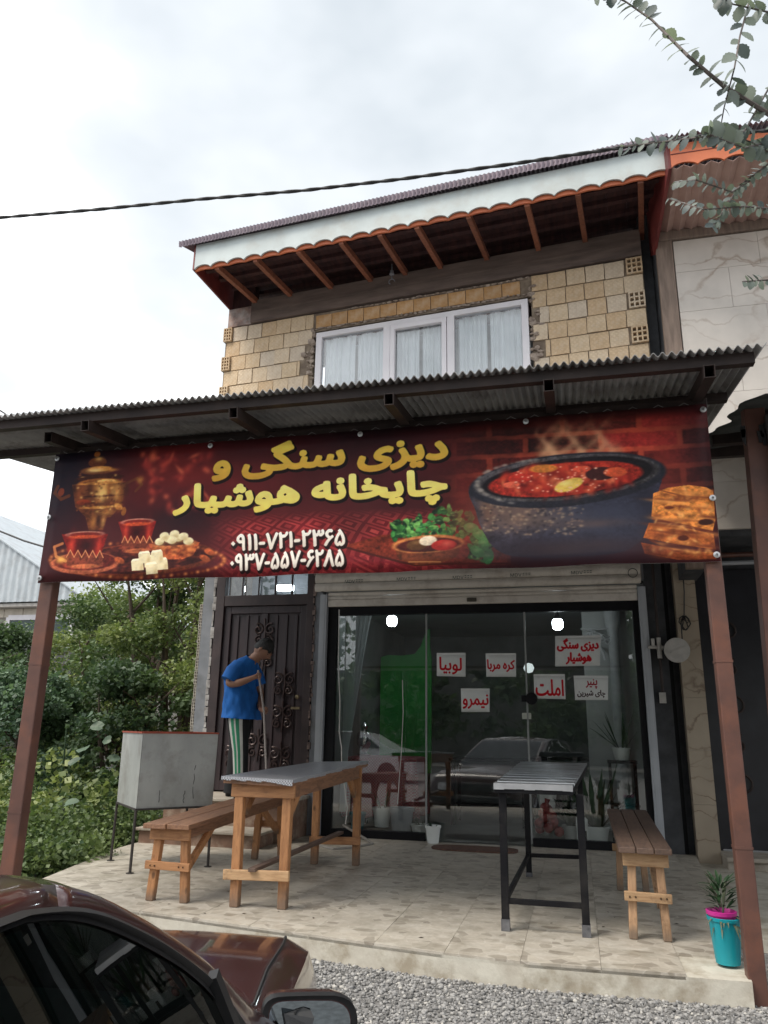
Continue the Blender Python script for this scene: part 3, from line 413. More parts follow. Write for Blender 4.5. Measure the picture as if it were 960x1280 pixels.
 'chai': '0,44 2,56 4,63 7,70 17,66 14,55 13,45 14,37 17,32 21,27 28,24 35,22 43,22 52,22 60,24 66,26 71,30 74,34 76,38 78,48 77,60 74,71 71,83 83,86 86,77 87,71 88,68 90,63 92,60 98,56 106,55 110,54 112,50 110,45 104,43 98,44 94,45 87,51 84,58 90,50 89,43 88,35 84,28 80,22 73,17 65,13 55,10 42,10 34,10 26,12 19,14 13,18 8,23 4,29 1,36;45,103 40,105 38,110 40,115 45,118 50,115 52,110 50,105;104,43 106,55 119,56 123,57 126,59 128,63 128,68 127,77 124,88 120,99 132,104 136,93 138,81 140,71 139,64 138,58 135,53 131,49 126,47 120,45 113,44;132,15 126,17 124,23 126,28 132,30 137,28 139,23 137,17;111,15 106,17 104,23 106,28 111,30 116,28 119,23 116,17;149,10 145,21 155,25 163,29 169,34 174,39 178,44 180,49 182,60 181,67 179,75 172,89 183,94 188,84 191,75 194,66 197,61 200,58 203,56 209,55 213,54 215,50 213,45 207,43 201,44 197,46 193,48 190,52 188,60 192,57 191,48 188,39 183,31 177,25 170,19 163,15 155,12;207,43 209,55 220,57 224,58 227,61 230,70 233,86 245,84 243,78 242,71 242,66 242,62 244,58 251,56 264,55 268,54 270,50 268,45 262,43 248,44 240,47 236,52 234,59 239,58 234,51 227,46 219,44;245,15 239,17 237,23 239,28 245,30 250,28 252,23 250,17;224,15 219,17 217,23 219,28 224,30 229,28 231,23 229,17;262,43 264,55 272,56 277,59 280,68 285,85 296,82 294,76 293,69 292,63 293,60 295,57 299,56 305,55 313,56 317,60 321,69 324,86 335,84 334,77 333,70 332,63 333,59 337,56 346,55 353,56 358,60 360,68 359,75 357,82 352,99 364,104 367,93 370,81 371,71 371,64 369,59 367,54 364,50 361,47 356,45 351,44 346,43 339,44 334,45 330,47 328,50 326,54 324,58 329,58 327,53 324,49 320,46 316,44 304,43 296,44 292,46 288,49 286,53 285,60 289,60 286,54 283,49 279,46 274,44;326,125 321,127 319,132 321,137 326,139 331,137 334,132 331,127;316,108 311,111 309,116 311,121 316,123 321,121 324,116 321,111;336,108 331,111 329,116 331,121 336,123 342,121 344,116 342,111;422,44 422,51 424,60 428,70 439,66 436,58 434,51 434,45 434,39 436,35 439,31 443,28 448,25 453,23 460,22 466,22 476,22 485,24 492,27 498,30 503,34 506,37 509,44 506,48 500,51 491,54 483,58 476,64 474,68 474,72 475,78 477,84 480,90 485,95 491,100 497,103 504,105 510,106 516,106 521,104 527,101 523,91 517,93 510,94 502,92 494,87 488,81 486,74 488,69 495,65 504,62 513,58 519,53 521,50 522,46 521,40 518,34 514,28 507,22 499,17 490,13 478,11 465,10 456,10 448,12 441,14 434,18 429,23 425,29 422,36;573,43 562,44 555,46 549,49 546,54 544,61 543,69 540,150 553,150 556,73 557,62 559,59 562,57 567,56 574,55 579,54 580,50 578,45;573,43 574,55 589,57 604,60 618,65 630,73 621,79 610,83 604,84 598,84 593,84 589,83 584,82 582,94 590,95 598,96 605,96 611,94 623,90 632,84 641,80 650,78 653,78 654,67 648,67 643,66 632,61 621,55 609,50 602,47 593,45 584,44;614,0 609,2 607,7 609,12 614,14 619,12 622,7 619,2;604,16 599,18 597,23 599,28 604,31 609,28 611,23 609,18;624,16 619,18 617,23 619,28 624,31 629,28 632,23 629,18',
 'p1': '13,32 9,37 4,41 0,45 10,56 18,50 24,43;86,0 83,15 81,29 80,42 78,55 77,67 75,77 72,84 68,88 63,90 59,89 56,87 51,81 49,74 50,70 52,66 58,62 67,60 75,61 84,64 86,53 75,50 65,49 58,49 51,51 46,55 42,59 39,65 38,72 39,79 41,86 45,92 51,97 57,101 65,102 71,101 77,98 81,94 84,88 86,82 88,74 90,58 91,44 92,29 94,15 97,2;139,2 127,0 127,8 126,23 124,42 121,63 118,83 114,99 126,102 128,93 131,82 135,58 137,35 139,15;181,2 169,0 168,8 167,23 165,42 163,63 160,83 156,99 167,102 170,93 172,82 176,58 179,35 180,15;195,35 195,46 231,46 231,35;274,0 276,12 283,34 291,58 300,82 308,103 320,98 312,79 304,59 296,38 289,18 285,2;274,0 269,18 262,38 255,59 248,80 240,99 252,103 261,82 269,59 276,37 279,26 282,16 285,2;356,2 343,0 343,8 342,23 340,42 338,63 334,83 330,99 342,102 345,93 347,82 351,58 353,35 355,15;362,71 355,71 349,73 339,77 339,89 344,86 349,84 355,83 361,83 368,83 374,85 378,91 380,101 391,100 389,90 386,82 381,77 376,73 369,71;428,2 416,0 415,8 414,23 412,42 410,63 407,83 403,99 414,102 417,93 419,82 423,58 426,35 427,15;442,35 442,46 478,46 478,35;517,2 505,0 504,8 503,23 501,42 499,63 496,83 492,99 503,102 506,93 509,82 512,58 515,35 516,15;523,71 516,71 510,73 501,77 501,89 505,86 511,84 517,83 522,83 529,83 535,85 539,91 542,101 552,100 550,90 547,82 543,77 537,73 530,71;589,2 577,0 577,8 576,23 574,42 571,63 568,83 564,99 576,102 578,93 581,82 584,58 587,35 588,15;592,64 588,65 584,66 580,71 578,76 577,97 581,82 583,78 587,76 590,76 595,78 599,84 600,90 601,98 612,97 611,91 610,86 610,82 612,78 618,76 624,78 626,80 627,84 626,92 623,99 633,102 637,91 638,83 638,78 636,73 633,70 629,67 624,65 618,65 613,65 608,67 605,70 603,74 607,74 604,70 601,67 597,65;657,1 646,5 653,19 660,31 668,41 676,50 685,58 696,65 701,56 694,50 687,44 680,37 675,30 669,23 665,16;678,46 669,50 661,56 657,60 655,65 653,70 652,76 653,83 656,89 660,94 665,98 672,101 680,101 687,101 694,99 692,88 686,89 680,90 675,89 671,87 666,82 665,75 665,71 667,67 674,60 683,55 692,54;734,1 729,2 724,4 721,7 718,12 716,18 715,27 716,36 718,45 722,55 726,63 730,72 735,79 744,90 752,83 743,72 735,58 731,50 728,42 727,35 726,27 726,21 728,16 731,13 735,12 738,13 740,15 741,21 741,23 750,24 750,22 751,15 756,12 761,14 764,18 766,26 765,36 763,46 759,57 753,69 748,77 742,86 735,94 744,102 752,92 759,82 765,72 769,63 773,53 775,44 776,35 777,27 776,20 775,14 772,9 768,5 763,2 757,1 750,3 745,7 744,12 747,12 745,7 741,3',
 'p2': '13,32 9,37 4,41 0,45 10,56 18,50 24,43;86,0 83,15 81,29 80,42 78,55 77,67 75,77 72,84 68,88 63,90 59,89 56,87 51,81 49,74 50,70 52,66 58,62 67,60 75,61 84,64 86,53 75,50 65,49 58,49 51,51 46,55 42,59 39,65 38,72 39,79 41,86 45,92 51,97 57,101 65,102 71,101 77,98 81,94 84,88 86,82 88,74 90,58 91,44 92,29 94,15 97,2;139,2 127,0 127,8 126,23 124,42 121,63 118,83 114,99 126,102 128,93 131,82 135,58 137,35 139,15;142,64 138,65 134,66 130,71 128,76 127,97 131,82 133,78 137,76 140,76 145,78 149,84 150,90 152,98 162,97 161,91 160,86 160,82 162,78 168,76 174,78 176,80 177,84 176,92 173,99 183,102 187,91 188,83 188,78 186,73 183,70 179,67 174,65 168,65 163,65 158,67 155,70 153,74 157,74 154,70 151,67 147,65;229,0 232,12 238,34 246,58 255,82 264,103 276,98 267,79 259,59 252,38 245,18 241,2;229,0 224,18 218,38 211,59 204,80 196,99 208,103 216,82 225,59 232,37 235,26 237,16 240,2;284,35 284,46 320,46 320,35;354,1 349,2 345,4 341,7 338,12 336,18 336,27 337,36 339,45 342,55 346,63 351,72 356,79 365,90 372,83 364,72 355,58 352,50 349,42 347,35 346,27 347,21 348,16 351,13 355,12 359,13 360,15 361,21 361,23 370,24 370,22 372,15 377,12 381,14 385,18 386,26 385,36 383,46 379,57 373,69 368,77 362,86 355,94 365,102 373,92 380,82 385,72 390,63 393,53 396,44 397,35 397,27 397,20 395,14 392,9 389,5 384,2 378,1 370,3 366,7 364,12 367,12 366,7 362,3;435,1 430,2 426,4 422,7 419,12 417,18 417,27 417,36 420,45 423,55 427,63 431,72 436,79 446,90 453,83 444,72 436,58 432,50 430,42 428,35 427,27 428,21 429,16 432,13 436,12 439,13 441,15 442,21 442,23 451,24 451,22 453,15 457,12 462,14 466,18 467,26 466,36 464,46 460,57 454,69 449,77 443,86 436,94 446,102 454,92 461,82 466,72 471,63 474,53 476,44 478,35 478,27 478,20 476,14 473,9 469,5 464,2 458,1 451,3 447,7 445,12 448,12 447,7 442,3;524,0 527,12 533,34 541,58 550,82 559,103 570,98 562,79 554,59 546,38 540,18 536,2;524,0 519,18 513,38 506,59 498,80 491,99 503,103 511,82 520,59 527,37 530,26 532,16 535,2;579,35 579,46 615,46 615,35;636,1 625,5 632,19 639,31 646,41 654,50 664,58 674,65 680,56 672,50 665,44 659,37 653,30 648,23 643,16;657,46 647,50 639,56 636,60 633,65 631,70 631,76 632,83 634,89 638,94 644,98 651,101 658,101 666,101 672,99 670,88 664,89 658,90 653,89 649,87 644,82 643,75 644,71 646,67 653,60 662,55 670,54;717,2 705,0 704,8 703,23 701,42 699,63 696,83 692,99 703,102 706,93 708,82 712,58 715,35 716,15;723,71 716,71 710,73 700,77 700,89 705,86 711,84 716,83 722,83 729,83 735,85 739,91 742,101 752,100 750,90 747,82 743,77 737,73 730,71;771,0 759,4 767,23 776,43 783,63 790,83 794,99 806,101 803,92 797,69 789,44 780,20;827,0 820,17 813,36 807,55 801,73 797,90 795,99 806,101 810,83 816,64 823,43 830,23 839,4;870,1 865,2 860,4 856,7 854,12 852,18 851,27 852,36 854,45 857,55 862,63 866,72 871,79 880,90 888,83 879,72 871,58 867,50 864,42 862,35 862,27 862,21 864,16 867,13 871,12 874,13 876,15 877,21 877,23 886,24 886,22 887,15 892,12 897,14 900,18 902,26 901,36 899,46 895,57 889,69 884,77 878,86 870,94 880,102 888,92 895,82 901,72 905,63 909,53 911,44 912,35 913,27 912,20 911,14 908,9 904,5 899,2 893,1 886,3 881,7 880,12 883,12 881,7 877,3',
 'mdv': '0,0 0,127 23,127 54,47 57,40 60,31 63,21 65,12 62,12 64,21 67,30 71,40 73,47 104,127 127,127 127,0 111,0 111,73 111,82 111,92 112,103 112,114 113,114 109,102 105,91 102,80 99,73 70,0 57,0 28,73 25,80 21,90 17,102 13,114 15,114 15,104 15,93 15,82 15,73 15,0;197,0 166,0 166,14 196,14 210,16 222,20 230,27 237,37 241,49 242,64 241,78 237,90 231,100 222,107 211,111 197,113 165,113 165,127 198,127 210,126 221,124 230,120 242,110 250,98 254,88 257,76 257,64 257,51 254,40 250,30 245,21 238,14 230,8 220,3 209,1;173,127 173,0 157,0 157,127;319,0 272,127 289,127 316,52 321,34 330,8 326,8 334,35 340,52 366,127 383,127 337,0',
}
def glyph(k): return [[tuple(map(int, q.split(","))) for q in s.split(" ")] for s in GLYPHS[k].split(";")]
# ================================================================== THE SHOP
shop = thing('shop_building', (-1.7, 8, .48), 'two storey shop with bare clay block upper floor and glass front', 'shop')
A = R(5.5); UX = Vector((math.cos(A), -math.sin(A), 0)); UN = Vector((math.sin(A), math.cos(A), 0)); UO = Vector((-4.12, 8.0, 0))
UR = Matrix((UX, UN, Vector((0, 0, 1)))).transposed()
def U(u, d, z): return UO + UX * u + UN * d + Vector((0, 0, z))
def ubox(m, u0, u1, d0, d1, z0, z1, mi=0): m.box(U((u0 + u1) / 2, (d0 + d1) / 2, (z0 + z1) / 2), (u1 - u0, d1 - d0, z1 - z0), UR, mi)
# --- lower front: plaster strips and piers
mb = MB()
mb.bb((-4.13, 8.0, .3), (-3.99, 8.2, 5.05)); mb.bb((-2.765, 8.0, .47), (-2.68, 8.25, 5.0)); mb.bb((-4.0, 8.0, 3.38), (.8, 8.2, 5.0))
wall = mb.build('lower_wall', PLASTER, shop)
mb = MB(); mb.bb((.735, 7.99, .45), (.905, 8.25, 5.0)); mb.bb((.945, 8.1, .45), (1.0, 8.3, 5.0)); mb.build('pier', DARKPLASTER, shop)
mb = MB(); mb.bb((.905, 8.04, .45), (.945, 8.2, 5.0)); mb.build('drain_gap', BLACK, shop)
mb = MB(); mb.bb((-4.13, 8.2, .3), (-3.93, 13, 6.7)); mb.bb((.8, 8.3, .3), (1.0, 13, 6.7)); mb.bb((-4.1, 12.9, .3), (1.0, 13.1, 6.7)); mb.build('side_wall', MORTAR, shop)
# ragged block ends up the left corner
def hollow(w, h, d, nxh, nzh, t=.012):
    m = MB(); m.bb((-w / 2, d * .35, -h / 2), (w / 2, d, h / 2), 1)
    for i in range(nxh + 1):
        x = -w / 2 + (w - t) * i / nxh; m.bb((x, 0, -h / 2), (x + t, d * .36, h / 2))
    for i in range(nzh + 1):
        z = -h / 2 + (h - t) * i / nzh; m.bb((-w / 2 + t, .001, z), (w / 2 - t, d * .355, z + t))
    return m
CLAYDARK = simple('clay_hollow_shade', (.20, .13, .075), (.15, .10, .06), 9, .95)  # darker clay inside the holes; the recess shade is put into this colour
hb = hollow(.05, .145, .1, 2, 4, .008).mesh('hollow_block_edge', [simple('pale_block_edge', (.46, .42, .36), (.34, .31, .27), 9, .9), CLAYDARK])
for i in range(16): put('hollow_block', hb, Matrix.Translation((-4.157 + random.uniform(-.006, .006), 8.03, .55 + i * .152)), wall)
mb = MB(); mbz = .55
while mbz < 3.3:
    h = random.uniform(.05, .14); mb.bb((-3.995 - random.uniform(0, .012), 7.985, mbz), (-3.962 + random.uniform(-.02, .004), 8.02, mbz + h * .9)); mbz += h
mb.build('ragged_mortar', simple('chalky_mortar', (.50, .48, .46), (.22, .2, .19), 11, .95, bs=.5), wall)
# --- side door
doorf = MB()
doorf.bb((-3.965, 7.985, .865), (-3.86, 8.12, 3.38)); doorf.bb((-2.86, 7.985, .865), (-2.775, 8.12, 3.38)); doorf.bb((-3.86, 7.99, 2.865), (-2.86, 8.12, 2.985)); doorf.bb((-3.86, 7.99, 3.34), (-2.86, 8.12, 3.38))
for k in range(1, 5): doorf.bb((-3.86 + k * .2 - .009, 8.02, 2.985), (-3.86 + k * .2 + .009, 8.05, 3.34))
door = doorf.build('door', DOORDARK, shop, bevel=.004)
mb = MB(); mb.bb((-3.86, 8.05, .88), (-2.86, 8.09, 2.862))
for k in range(9):
    x = -3.83 + k * .118; mb.bb((x, 8.035, 1.0), (x + .03, 8.06, 2.76))
mb.bb((-3.86, 8.02, .88), (-3.78, 8.06, 2.862)); mb.bb((-2.94, 8.02, .88), (-2.86, 8.06, 2.862)); mb.bb((-3.78, 8.02, .88), (-2.94, 8.06, .98)); mb.bb((-3.78, 8.02, 2.78), (-2.94, 8.06, 2.862)); mb.bb((-3.40, 8.025, .98), (-3.33, 8.06, 2.78))
mb.build('door_leaf', DOORMAT, door, bevel=.004)
def scroll(m, x, z, s, sg=1, turns=1.6, y=8.022):
    pts = [(x + sg * s * (1 - t) * math.cos(6.28 * turns * t + 1.2), y, z + s * (1 - t) * math.sin(6.28 * turns * t + 1.2)) for t in [i / 18 for i in range(17)]]
    m.tube(pts, .011, 5)
mb = MB()
for cx_, cz_ in ((-3.365, 2.55), (-3.365, 2.3), (-3.6, 2.0), (-3.1, 2.0), (-3.62, 1.22), (-3.1, 1.22), (-3.365, 1.35), (-3.1, 1.65), (-3.6, 1.6)):
    for sg in (-1, 1):
        scroll(mb, cx_ + sg * .07, cz_ + .05, .07, sg); scroll(mb, cx_ + sg * .06, cz_ - .07, .055, -sg)
    mb.tube([(cx_, 8.02, cz_ - .16), (cx_ + .015, 8.02, cz_), (cx_, 8.02, cz_ + .17)], .012, 5)
mb.build('scroll_ornament', simple('dark_bronze_relief', (.075, .046, .042), (.04, .026, .026), 20, .4, metal=.3), door, smooth=True)
mb = MB(); mb.lathe((-2.925, 8.0, 1.86), [(.0, 0), (.022, .003), (.026, .014), (.02, .024), (0, .026)], 12, rot=Matrix.Rotation(R(90), 3, 'X')); mb.bb((-2.99, 7.985, 1.73), (-2.89, 8.0, 1.755)); mb.build('handle', simple('dull_brass', (.42, .33, .2), metal=1, rough=.35), door, smooth=True)
for k in range(5):
    mb = MB(); mb.bb((-3.86 + k * .2 + .01, 8.06, 2.99), (-3.66 + k * .2 - .01, 8.066, 3.335)); mb.build('transom_pane', WINGLASS, door)
mb = MB(); mb.bb((-3.99, 8.9, .8), (-2.7, 8.95, 3.4)); mb.bb((-3.99, 8.1, 3.39), (-2.7, 8.95, 3.42)); mb.bb((-2.72, 8.12, .8), (-2.68, 8.95, 3.4)); mb.build('hallway_wall', simple('dim_hall_wall', (.28, .29, .31), (.2, .21, .22), 4), shop)
mb = MB(); mb.bb((-3.46, 8.55, 3.14), (-3.26, 8.62, 3.2)); mb.build('hall_lamp', BULB, shop)
# ragged brick edge between door and shutter
mb = MB(); z = .9
while z < 3.35:
    h = random.uniform(.03, .1); mb.bb((-2.785, 7.975 + random.uniform(0, .02), z), (-2.76 + random.uniform(-.008, .012), 8.05, z + h * random.uniform(.6, .95))); z += h
mb.build('broken_brick_edge', simple('broken_brick_mortar', (.30, .22, .19), (.10, .075, .07), 22, .95, bs=.5), wall)
# --- roller shutter
mb = MB(); mb.bb((-2.74, 7.93, 3.28), (.695, 8.0, 3.45)); shut = mb.build('roller_shutter', SHUTTER, shop)
def slat(x0, x1, z0, z1, y, bulge=.02):
    m = MB(); rings = []
    for x in (x0, x1):
        rings.append([(x, y + .03, z0)] + [(x, y - bulge * math.sin(math.pi * t), lerp(z0, z1, t)) for t in (0, .12, .3, .5, .7, .88, 1)] + [(x, y + .03, z1)])
    m.loft(rings); return m
for z0, z1 in ((3.19, 3.285), (3.085, 3.185), (2.99, 3.08)): slat(-2.74, .695, z0 + .002, z1, 7.91, .022).build('slat', SHUTTER, shut, smooth=True)
for z0, z1 in ((2.945, 2.985), (2.90, 2.942)): slat(-2.6, .655, z0 + .002, z1, 7.965, .012).build('slat', SHUTTER, shut, smooth=True)
mb = MB(); mb.bb((-2.6, 7.945, 2.825), (.655, 7.985, 2.899)); mb.build('bottom_bar', SHUTTER, shut, bevel=.006)
mb = MB(); mb.bb((-1.06, 7.925, 2.845), (-.96, 7.945, 2.885)); mb.build('lock', simple('lock_plate', (.12, .11, .09), metal=.6, rough=.4), shut, bevel=.004)
for x0, x1 in ((-2.685, -2.605), (.66, .735)):
    mb = MB(); mb.bb((x0, 7.93, .49), (x1, 8.0, 2.96)); mb.bb((x0 + .02, 7.925, .49), (x1 - .02, 7.93, 2.96)); mb.build('guide_rail', GREYRAIL, shut, bevel=.005)
for x in (-2.66, .70):
    mb = MB(); mb.lathe((x, 7.93, 3.0), [(0, 0), (.018, .002), (.018, .012), (0, .015)], 8, rot=Matrix.Rotation(R(90), 3, 'X')); mb.build('bolt', BLACKMETAL, shut)
# maker's print repeated along the box
from mathutils.geometry import tessellate_polygon
INKM = simple('dark_green_ink', (.03, .075, .07), (.025, .06, .055), 9, .6, bs=0)
def ink(px, py):
    p = onY(px, py, 7.8835); m = MB(); G = glyph('mdv'); s = .115 / 383; groups = [[q] for q in G]
    box_ = [(min(a for a, b in q), max(a for a, b in q)) for q in G]; order = sorted(range(len(G)), key=lambda i: -(box_[i][1] - box_[i][0])); used = {}
    for i in order:
        par = next((j for j in used if box_[j][0] < box_[i][0] and box_[j][1] > box_[i][1]), None)
        if par is None: used[i] = [i]
        else: used[par].append(i)
    for ids in used.values():
        L_ = [[Vector((p.x + a * s, p.y, p.z + b * s * .9)) for a, b in G[i]] for i in ids]; flat = [v for l in L_ for v in l]; m.add(flat, tessellate_polygon(L_))
    for r in range(2):
        for c in range(3): m.bb((p.x + .125 + c * .03, p.y - .0004, p.z + .012 + r * .018), (p.x + .145 + c * .03, p.y + .0004, p.z + .018 + r * .018))
    m.build('maker_print', INKM, shut)
for px_, py_ in ((431, 729), (496, 726), (566, 724), (638, 721), (714, 718)): ink(px_, py_)
q = onY(791, 716, 7.87); mb = MB(); mb.tube([q + Vector((.045 * math.cos(t), .004 * t / 6, .045 * math.sin(t))) for t in [i * .42 for i in range(30)]], .0035, 5); mb.build('wire_coil', CABLE, shut, smooth=True)
# --- glass front
mb = MB()
mb.bb((-2.6, 7.99, .48), (-2.5, 8.06, 2.83)); mb.bb((.60, 7.99, .48), (.66, 8.06, 2.83)); mb.bb((-2.5, 7.99, 2.735), (.60, 8.06, 2.83)); mb.bb((-2.5, 7.985, .48), (-1.515, 8.06, .555)); mb.bb((-.465, 7.985, .48), (.60, 8.06, .555))
front = mb.build('glass_front', BLACK, shop, bevel=.003)
for x0, x1 in ((-2.5, -1.512), (-1.506, -.478), (-.472, .60)):
    mb = MB(); mb.bb((x0, 8.02, .49 if x0 == -1.506 else .55), (x1, 8.03, 2.74)); mb.build('pane', GLASS, front)
for x in (-1.509, -.475):
    mb = MB(); mb.bb((x - .009, 8.008, .5), (x + .009, 8.019, 2.735)); mb.build('edge_strip', simple('clear_edge_strip', (.30, .31, .30), (.24, .25, .25), 4, .3, bs=0), front)
mb = MB(); mb.lathe((-.43, 8.0, 1.86), [(0, -.01), (.055, -.01), (.06, 0), (.06, .02), (0, .025)], 16, rot=Matrix.Rotation(R(90), 3, 'X')); mb.bb((-.53, 7.99, 1.83), (-.43, 8.01, 1.89)); mb.build('door_lock', BLACK, front, smooth=True)
mb = MB(); mb.bb((-.53, 8.012, 1.66), (-.44, 8.018, 1.72)); mb.build('sticker', simple('white_sticker', (.5, .52, .45)), front)
# --- room behind the glass
ROOMW = simple('dim_green_grey_wall', (.21, .22, .215), (.15, .16, .158), 3, .8)
mb = MB(); mb.bb((-2.66, 8.25, .4), (-2.6, 12, 3.1)); mb.bb((-2.66, 12, .4), (.8, 12.1, 3.1)); mb.bb((.735, 8.25, .4), (.8, 12, 3.1)); mb.build('room_wall', ROOMW, shop)
mb = MB(); mb.bb((-2.66, 8.06, 2.95), (.8, 12.1, 3.05)); mb.build('room_ceiling', simple('dim_ceiling', (.34, .36, .36), (.28, .30, .30), 3), shop)
mb = MB(); mb.bb((-2.66, 8.02, .3), (.8, 12.1, .476)); mb.build('room_floor', simple('worn_floor', (.20, .195, .185), (.14, .137, .13), 3, .35), shop)
mb = MB(); P = [(-2.85, 1.0), (-1.98, 1.0), (-1.97, 2.45), (-2.0, 2.62), (-2.0, 2.86), (-2.06, 2.83), (-2.16, 2.62), (-2.26, 2.52), (-2.5, 2.5), (-2.72, 2.51), (-2.85, 2.48)]
P = [(lerp(-2.55, -1.85, (x + 2.85) / .88) , z) for x, z in P]
mb.prism([(x, 10.2, z) for x, z in P], (0, .04, 0)); mb.build('green_screen_wall', simple('vivid_green_paint', (.03, .31, .05), (.02, .22, .04), 3, .7), shop)
mb = MB(); mb.bb((.12, 9.55, .48), (.74, 9.62, 2.95)); mb.build('pale_partition', simple('pale_partition_plaster', (.46, .47, .45), (.38, .39, .38), 4), shop)
mb = MB(); mb.lathe((.47, 9.42, .48), [(.09, 0), (.09, .1), (.065, .14), (.06, 2.2), (.09, 2.3), (.1, 2.45)], 16); mb.build('white_column', simple('white_column_plaster', (.42, .43, .42), (.34, .35, .35), 8), shop, smooth=True)
mb = MB()
for i in range(5): scroll(mb, .2 + i * .05, 2.66 - .02 * i, .055, 1 if i % 2 else -1, 1.5, 9.38)
mb.tube([(.1, 9.38, 2.72), (.46, 9.38, 2.72)], .012, 6); mb.tube([(.2 + .16 * math.cos(t), 9.38, 2.36 + .2 * math.sin(t)) for t in [i * .3 for i in range(11)]], .02, 6)
mb.build('wrought_bracket', simple('white_iron', (.5, .5, .5)), shop, smooth=True)
# sheer curtain tied aside
mb = MB(); rings = []
for z, xl, xr in ((2.76, -2.47, -2.17), (2.3, -2.47, -2.25), (1.8, -2.47, -2.32), (1.3, -2.47, -2.4), (.7, -2.48, -2.41)):
    top = [(lerp(xl, xr, i / 24), 8.22 + .028 * math.sin(i * 1.55), z) for i in range(25)]
    rings.append(top + [(x, y + .006, zz) for x, y, zz in reversed(top)])
mb.loft(rings); mb.build('curtain', simple('sheer_grey_curtain', (.74, .80, .82), (.64, .71, .73), 3, .8), shop, smooth=True)
# --- upper storey
mb = MB()
ubox(mb, 0.0, 1.24, .012, .2, 4.6, 6.45); ubox(mb, 3.88, 5.07, .012, .2, 4.6, 6.45); ubox(mb, 1.24, 3.88, .012, .2, 4.6, 5.1); ubox(mb, 1.24, 3.88, .012, .2, 6.2, 6.45)
uw = mb.build('upper_wall', MORTAR, shop)
BW, BH, RH = .196, .19, .2035
def brickmesh(w, h, j=.004):
    m = MB(); m.box((0, 0, 0), (w, .12, h))
    m.v = [(x + random.uniform(-j, j), y + random.uniform(-.003, .003), z + random.uniform(-j, j) * .6) for x, y, z in m.v]; return m.mesh('clay_block', BRICK)
BM = [brickmesh(BW, BH) for _ in range(6)]; BMH = {}
def lay(u, w, z, d=0.0, h=BH):
    if w < .03: return
    if abs(w - BW) < .006 and h == BH: me = random.choice(BM)
    else:
        k = (round(w, 2), round(h, 2)); me = BMH.get(k) or BMH.setdefault(k, brickmesh(w, h))
    Rm = UR.to_4x4() @ Matrix.Rotation(random.uniform(-.009, .009), 4, 'Y')
    put('brick', me, Matrix.Translation(U(u + w / 2, d + .06 + random.uniform(-.008, .004), z)) @ Rm, uw)
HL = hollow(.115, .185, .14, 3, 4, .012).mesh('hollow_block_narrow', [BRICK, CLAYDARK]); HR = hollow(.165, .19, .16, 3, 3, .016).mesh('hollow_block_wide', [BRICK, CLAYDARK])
for r in range(7):
    zc = 6.45 - RH * (r + .5) - .002
    # left panel
    u = .02
    if r % 2 == 0: put('hollow_block', HL, Matrix.Translation(U(.045, -.035, zc)) @ UR.to_4x4(), uw); u = .115
    end = 1.235 if r < 2 else (1.17 if r == 2 else 1.1 if r == 3 else 1.2)
    if r >= 1: end = min(end, [1.235, 1.23, 1.19, 1.08, 1.22, 1.22, 1.22][r])
    while u < end - .04:
        w = min(BW, end - u - .008); lay(u, w, zc); u += w + .0075
    # right panel
    end = 5.07; u = 3.895 + (.0, .0, .08, .0, .12, .0, .0)[r]
    if r % 2 == 0: end = 4.885; put('hollow_block', HR, Matrix.Translation(U(4.985, -.03, zc)) @ UR.to_4x4(), uw)
    n = int((end - u) / (BW + .0075)); rest = end - u - n * (BW + .0075)
    if rest > .05: lay(u, rest - .008, zc); u += rest
    for k in range(n): lay(u, BW, zc); u += BW + .0075
# single course of orange blocks over the window
ORB = [brickmesh(.2, .165) for _ in range(3)]; u = 1.27; ORBM = simple('orange_clay_block', (.60, .34, .14), (.50, .28, .12), 10, .9, bs=.3, vary=.12, dirt=((.62, .52, .42), .5, 6))
for me in ORB: me.materials[0] = ORBM
while u < 3.7: put('brick', random.choice(ORB), Matrix.Translation(U(u + .1, .055, 6.325)) @ UR.to_4x4(), uw); u += .2085
# broken mortar round the opening
ROUGH = simple('crumbling_mortar', (.44, .36, .30), (.22, .17, .14), 16, .95, bs=.8)
mb = MB()
def lump(m, c, s):
    b = len(m.v); t = bmesh.new(); bmesh.ops.create_icosphere(t, subdivisions=1, radius=1)
    vs = [Vector((v.co.x * s[0], v.co.y * s[1], v.co.z * s[2])) * random.uniform(.65, 1.25) for v in t.verts]; m.add([Vector(c) + UR @ q for q in vs], [tuple(v.index for v in f.verts) for f in t.faces]); t.free()
for u0, u1, z0, z1, n in ((1.2, 1.27, 5.5, 6.25, 22), (1.1, 1.25, 5.75, 5.95, 9), (3.86, 3.93, 5.4, 6.45, 26), (3.86, 4.0, 5.82, 6.0, 9), (3.88, 3.98, 5.45, 5.6, 5)):
    for _ in range(n): lump(mb, U(random.uniform(u0, u1), .0 + random.uniform(-.012, .03), random.uniform(z0, z1)), (random.uniform(.015, .05), .02, random.uniform(.012, .04)))
for k in range(46): lump(mb, U(1.28 + 2.58 * k / 45, .0, 6.225 + random.uniform(-.006, .014)), (random.uniform(.02, .05), .018, random.uniform(.008, .02)))
for k in range(30): lump(mb, U(1.7 + 2.15 * k / 29, .0, 6.425 + random.uniform(-.004, .012)), (random.uniform(.02, .06), .02, random.uniform(.006, .018)))
mb.build('mortar_crumbs', ROUGH, uw, kind='stuff')
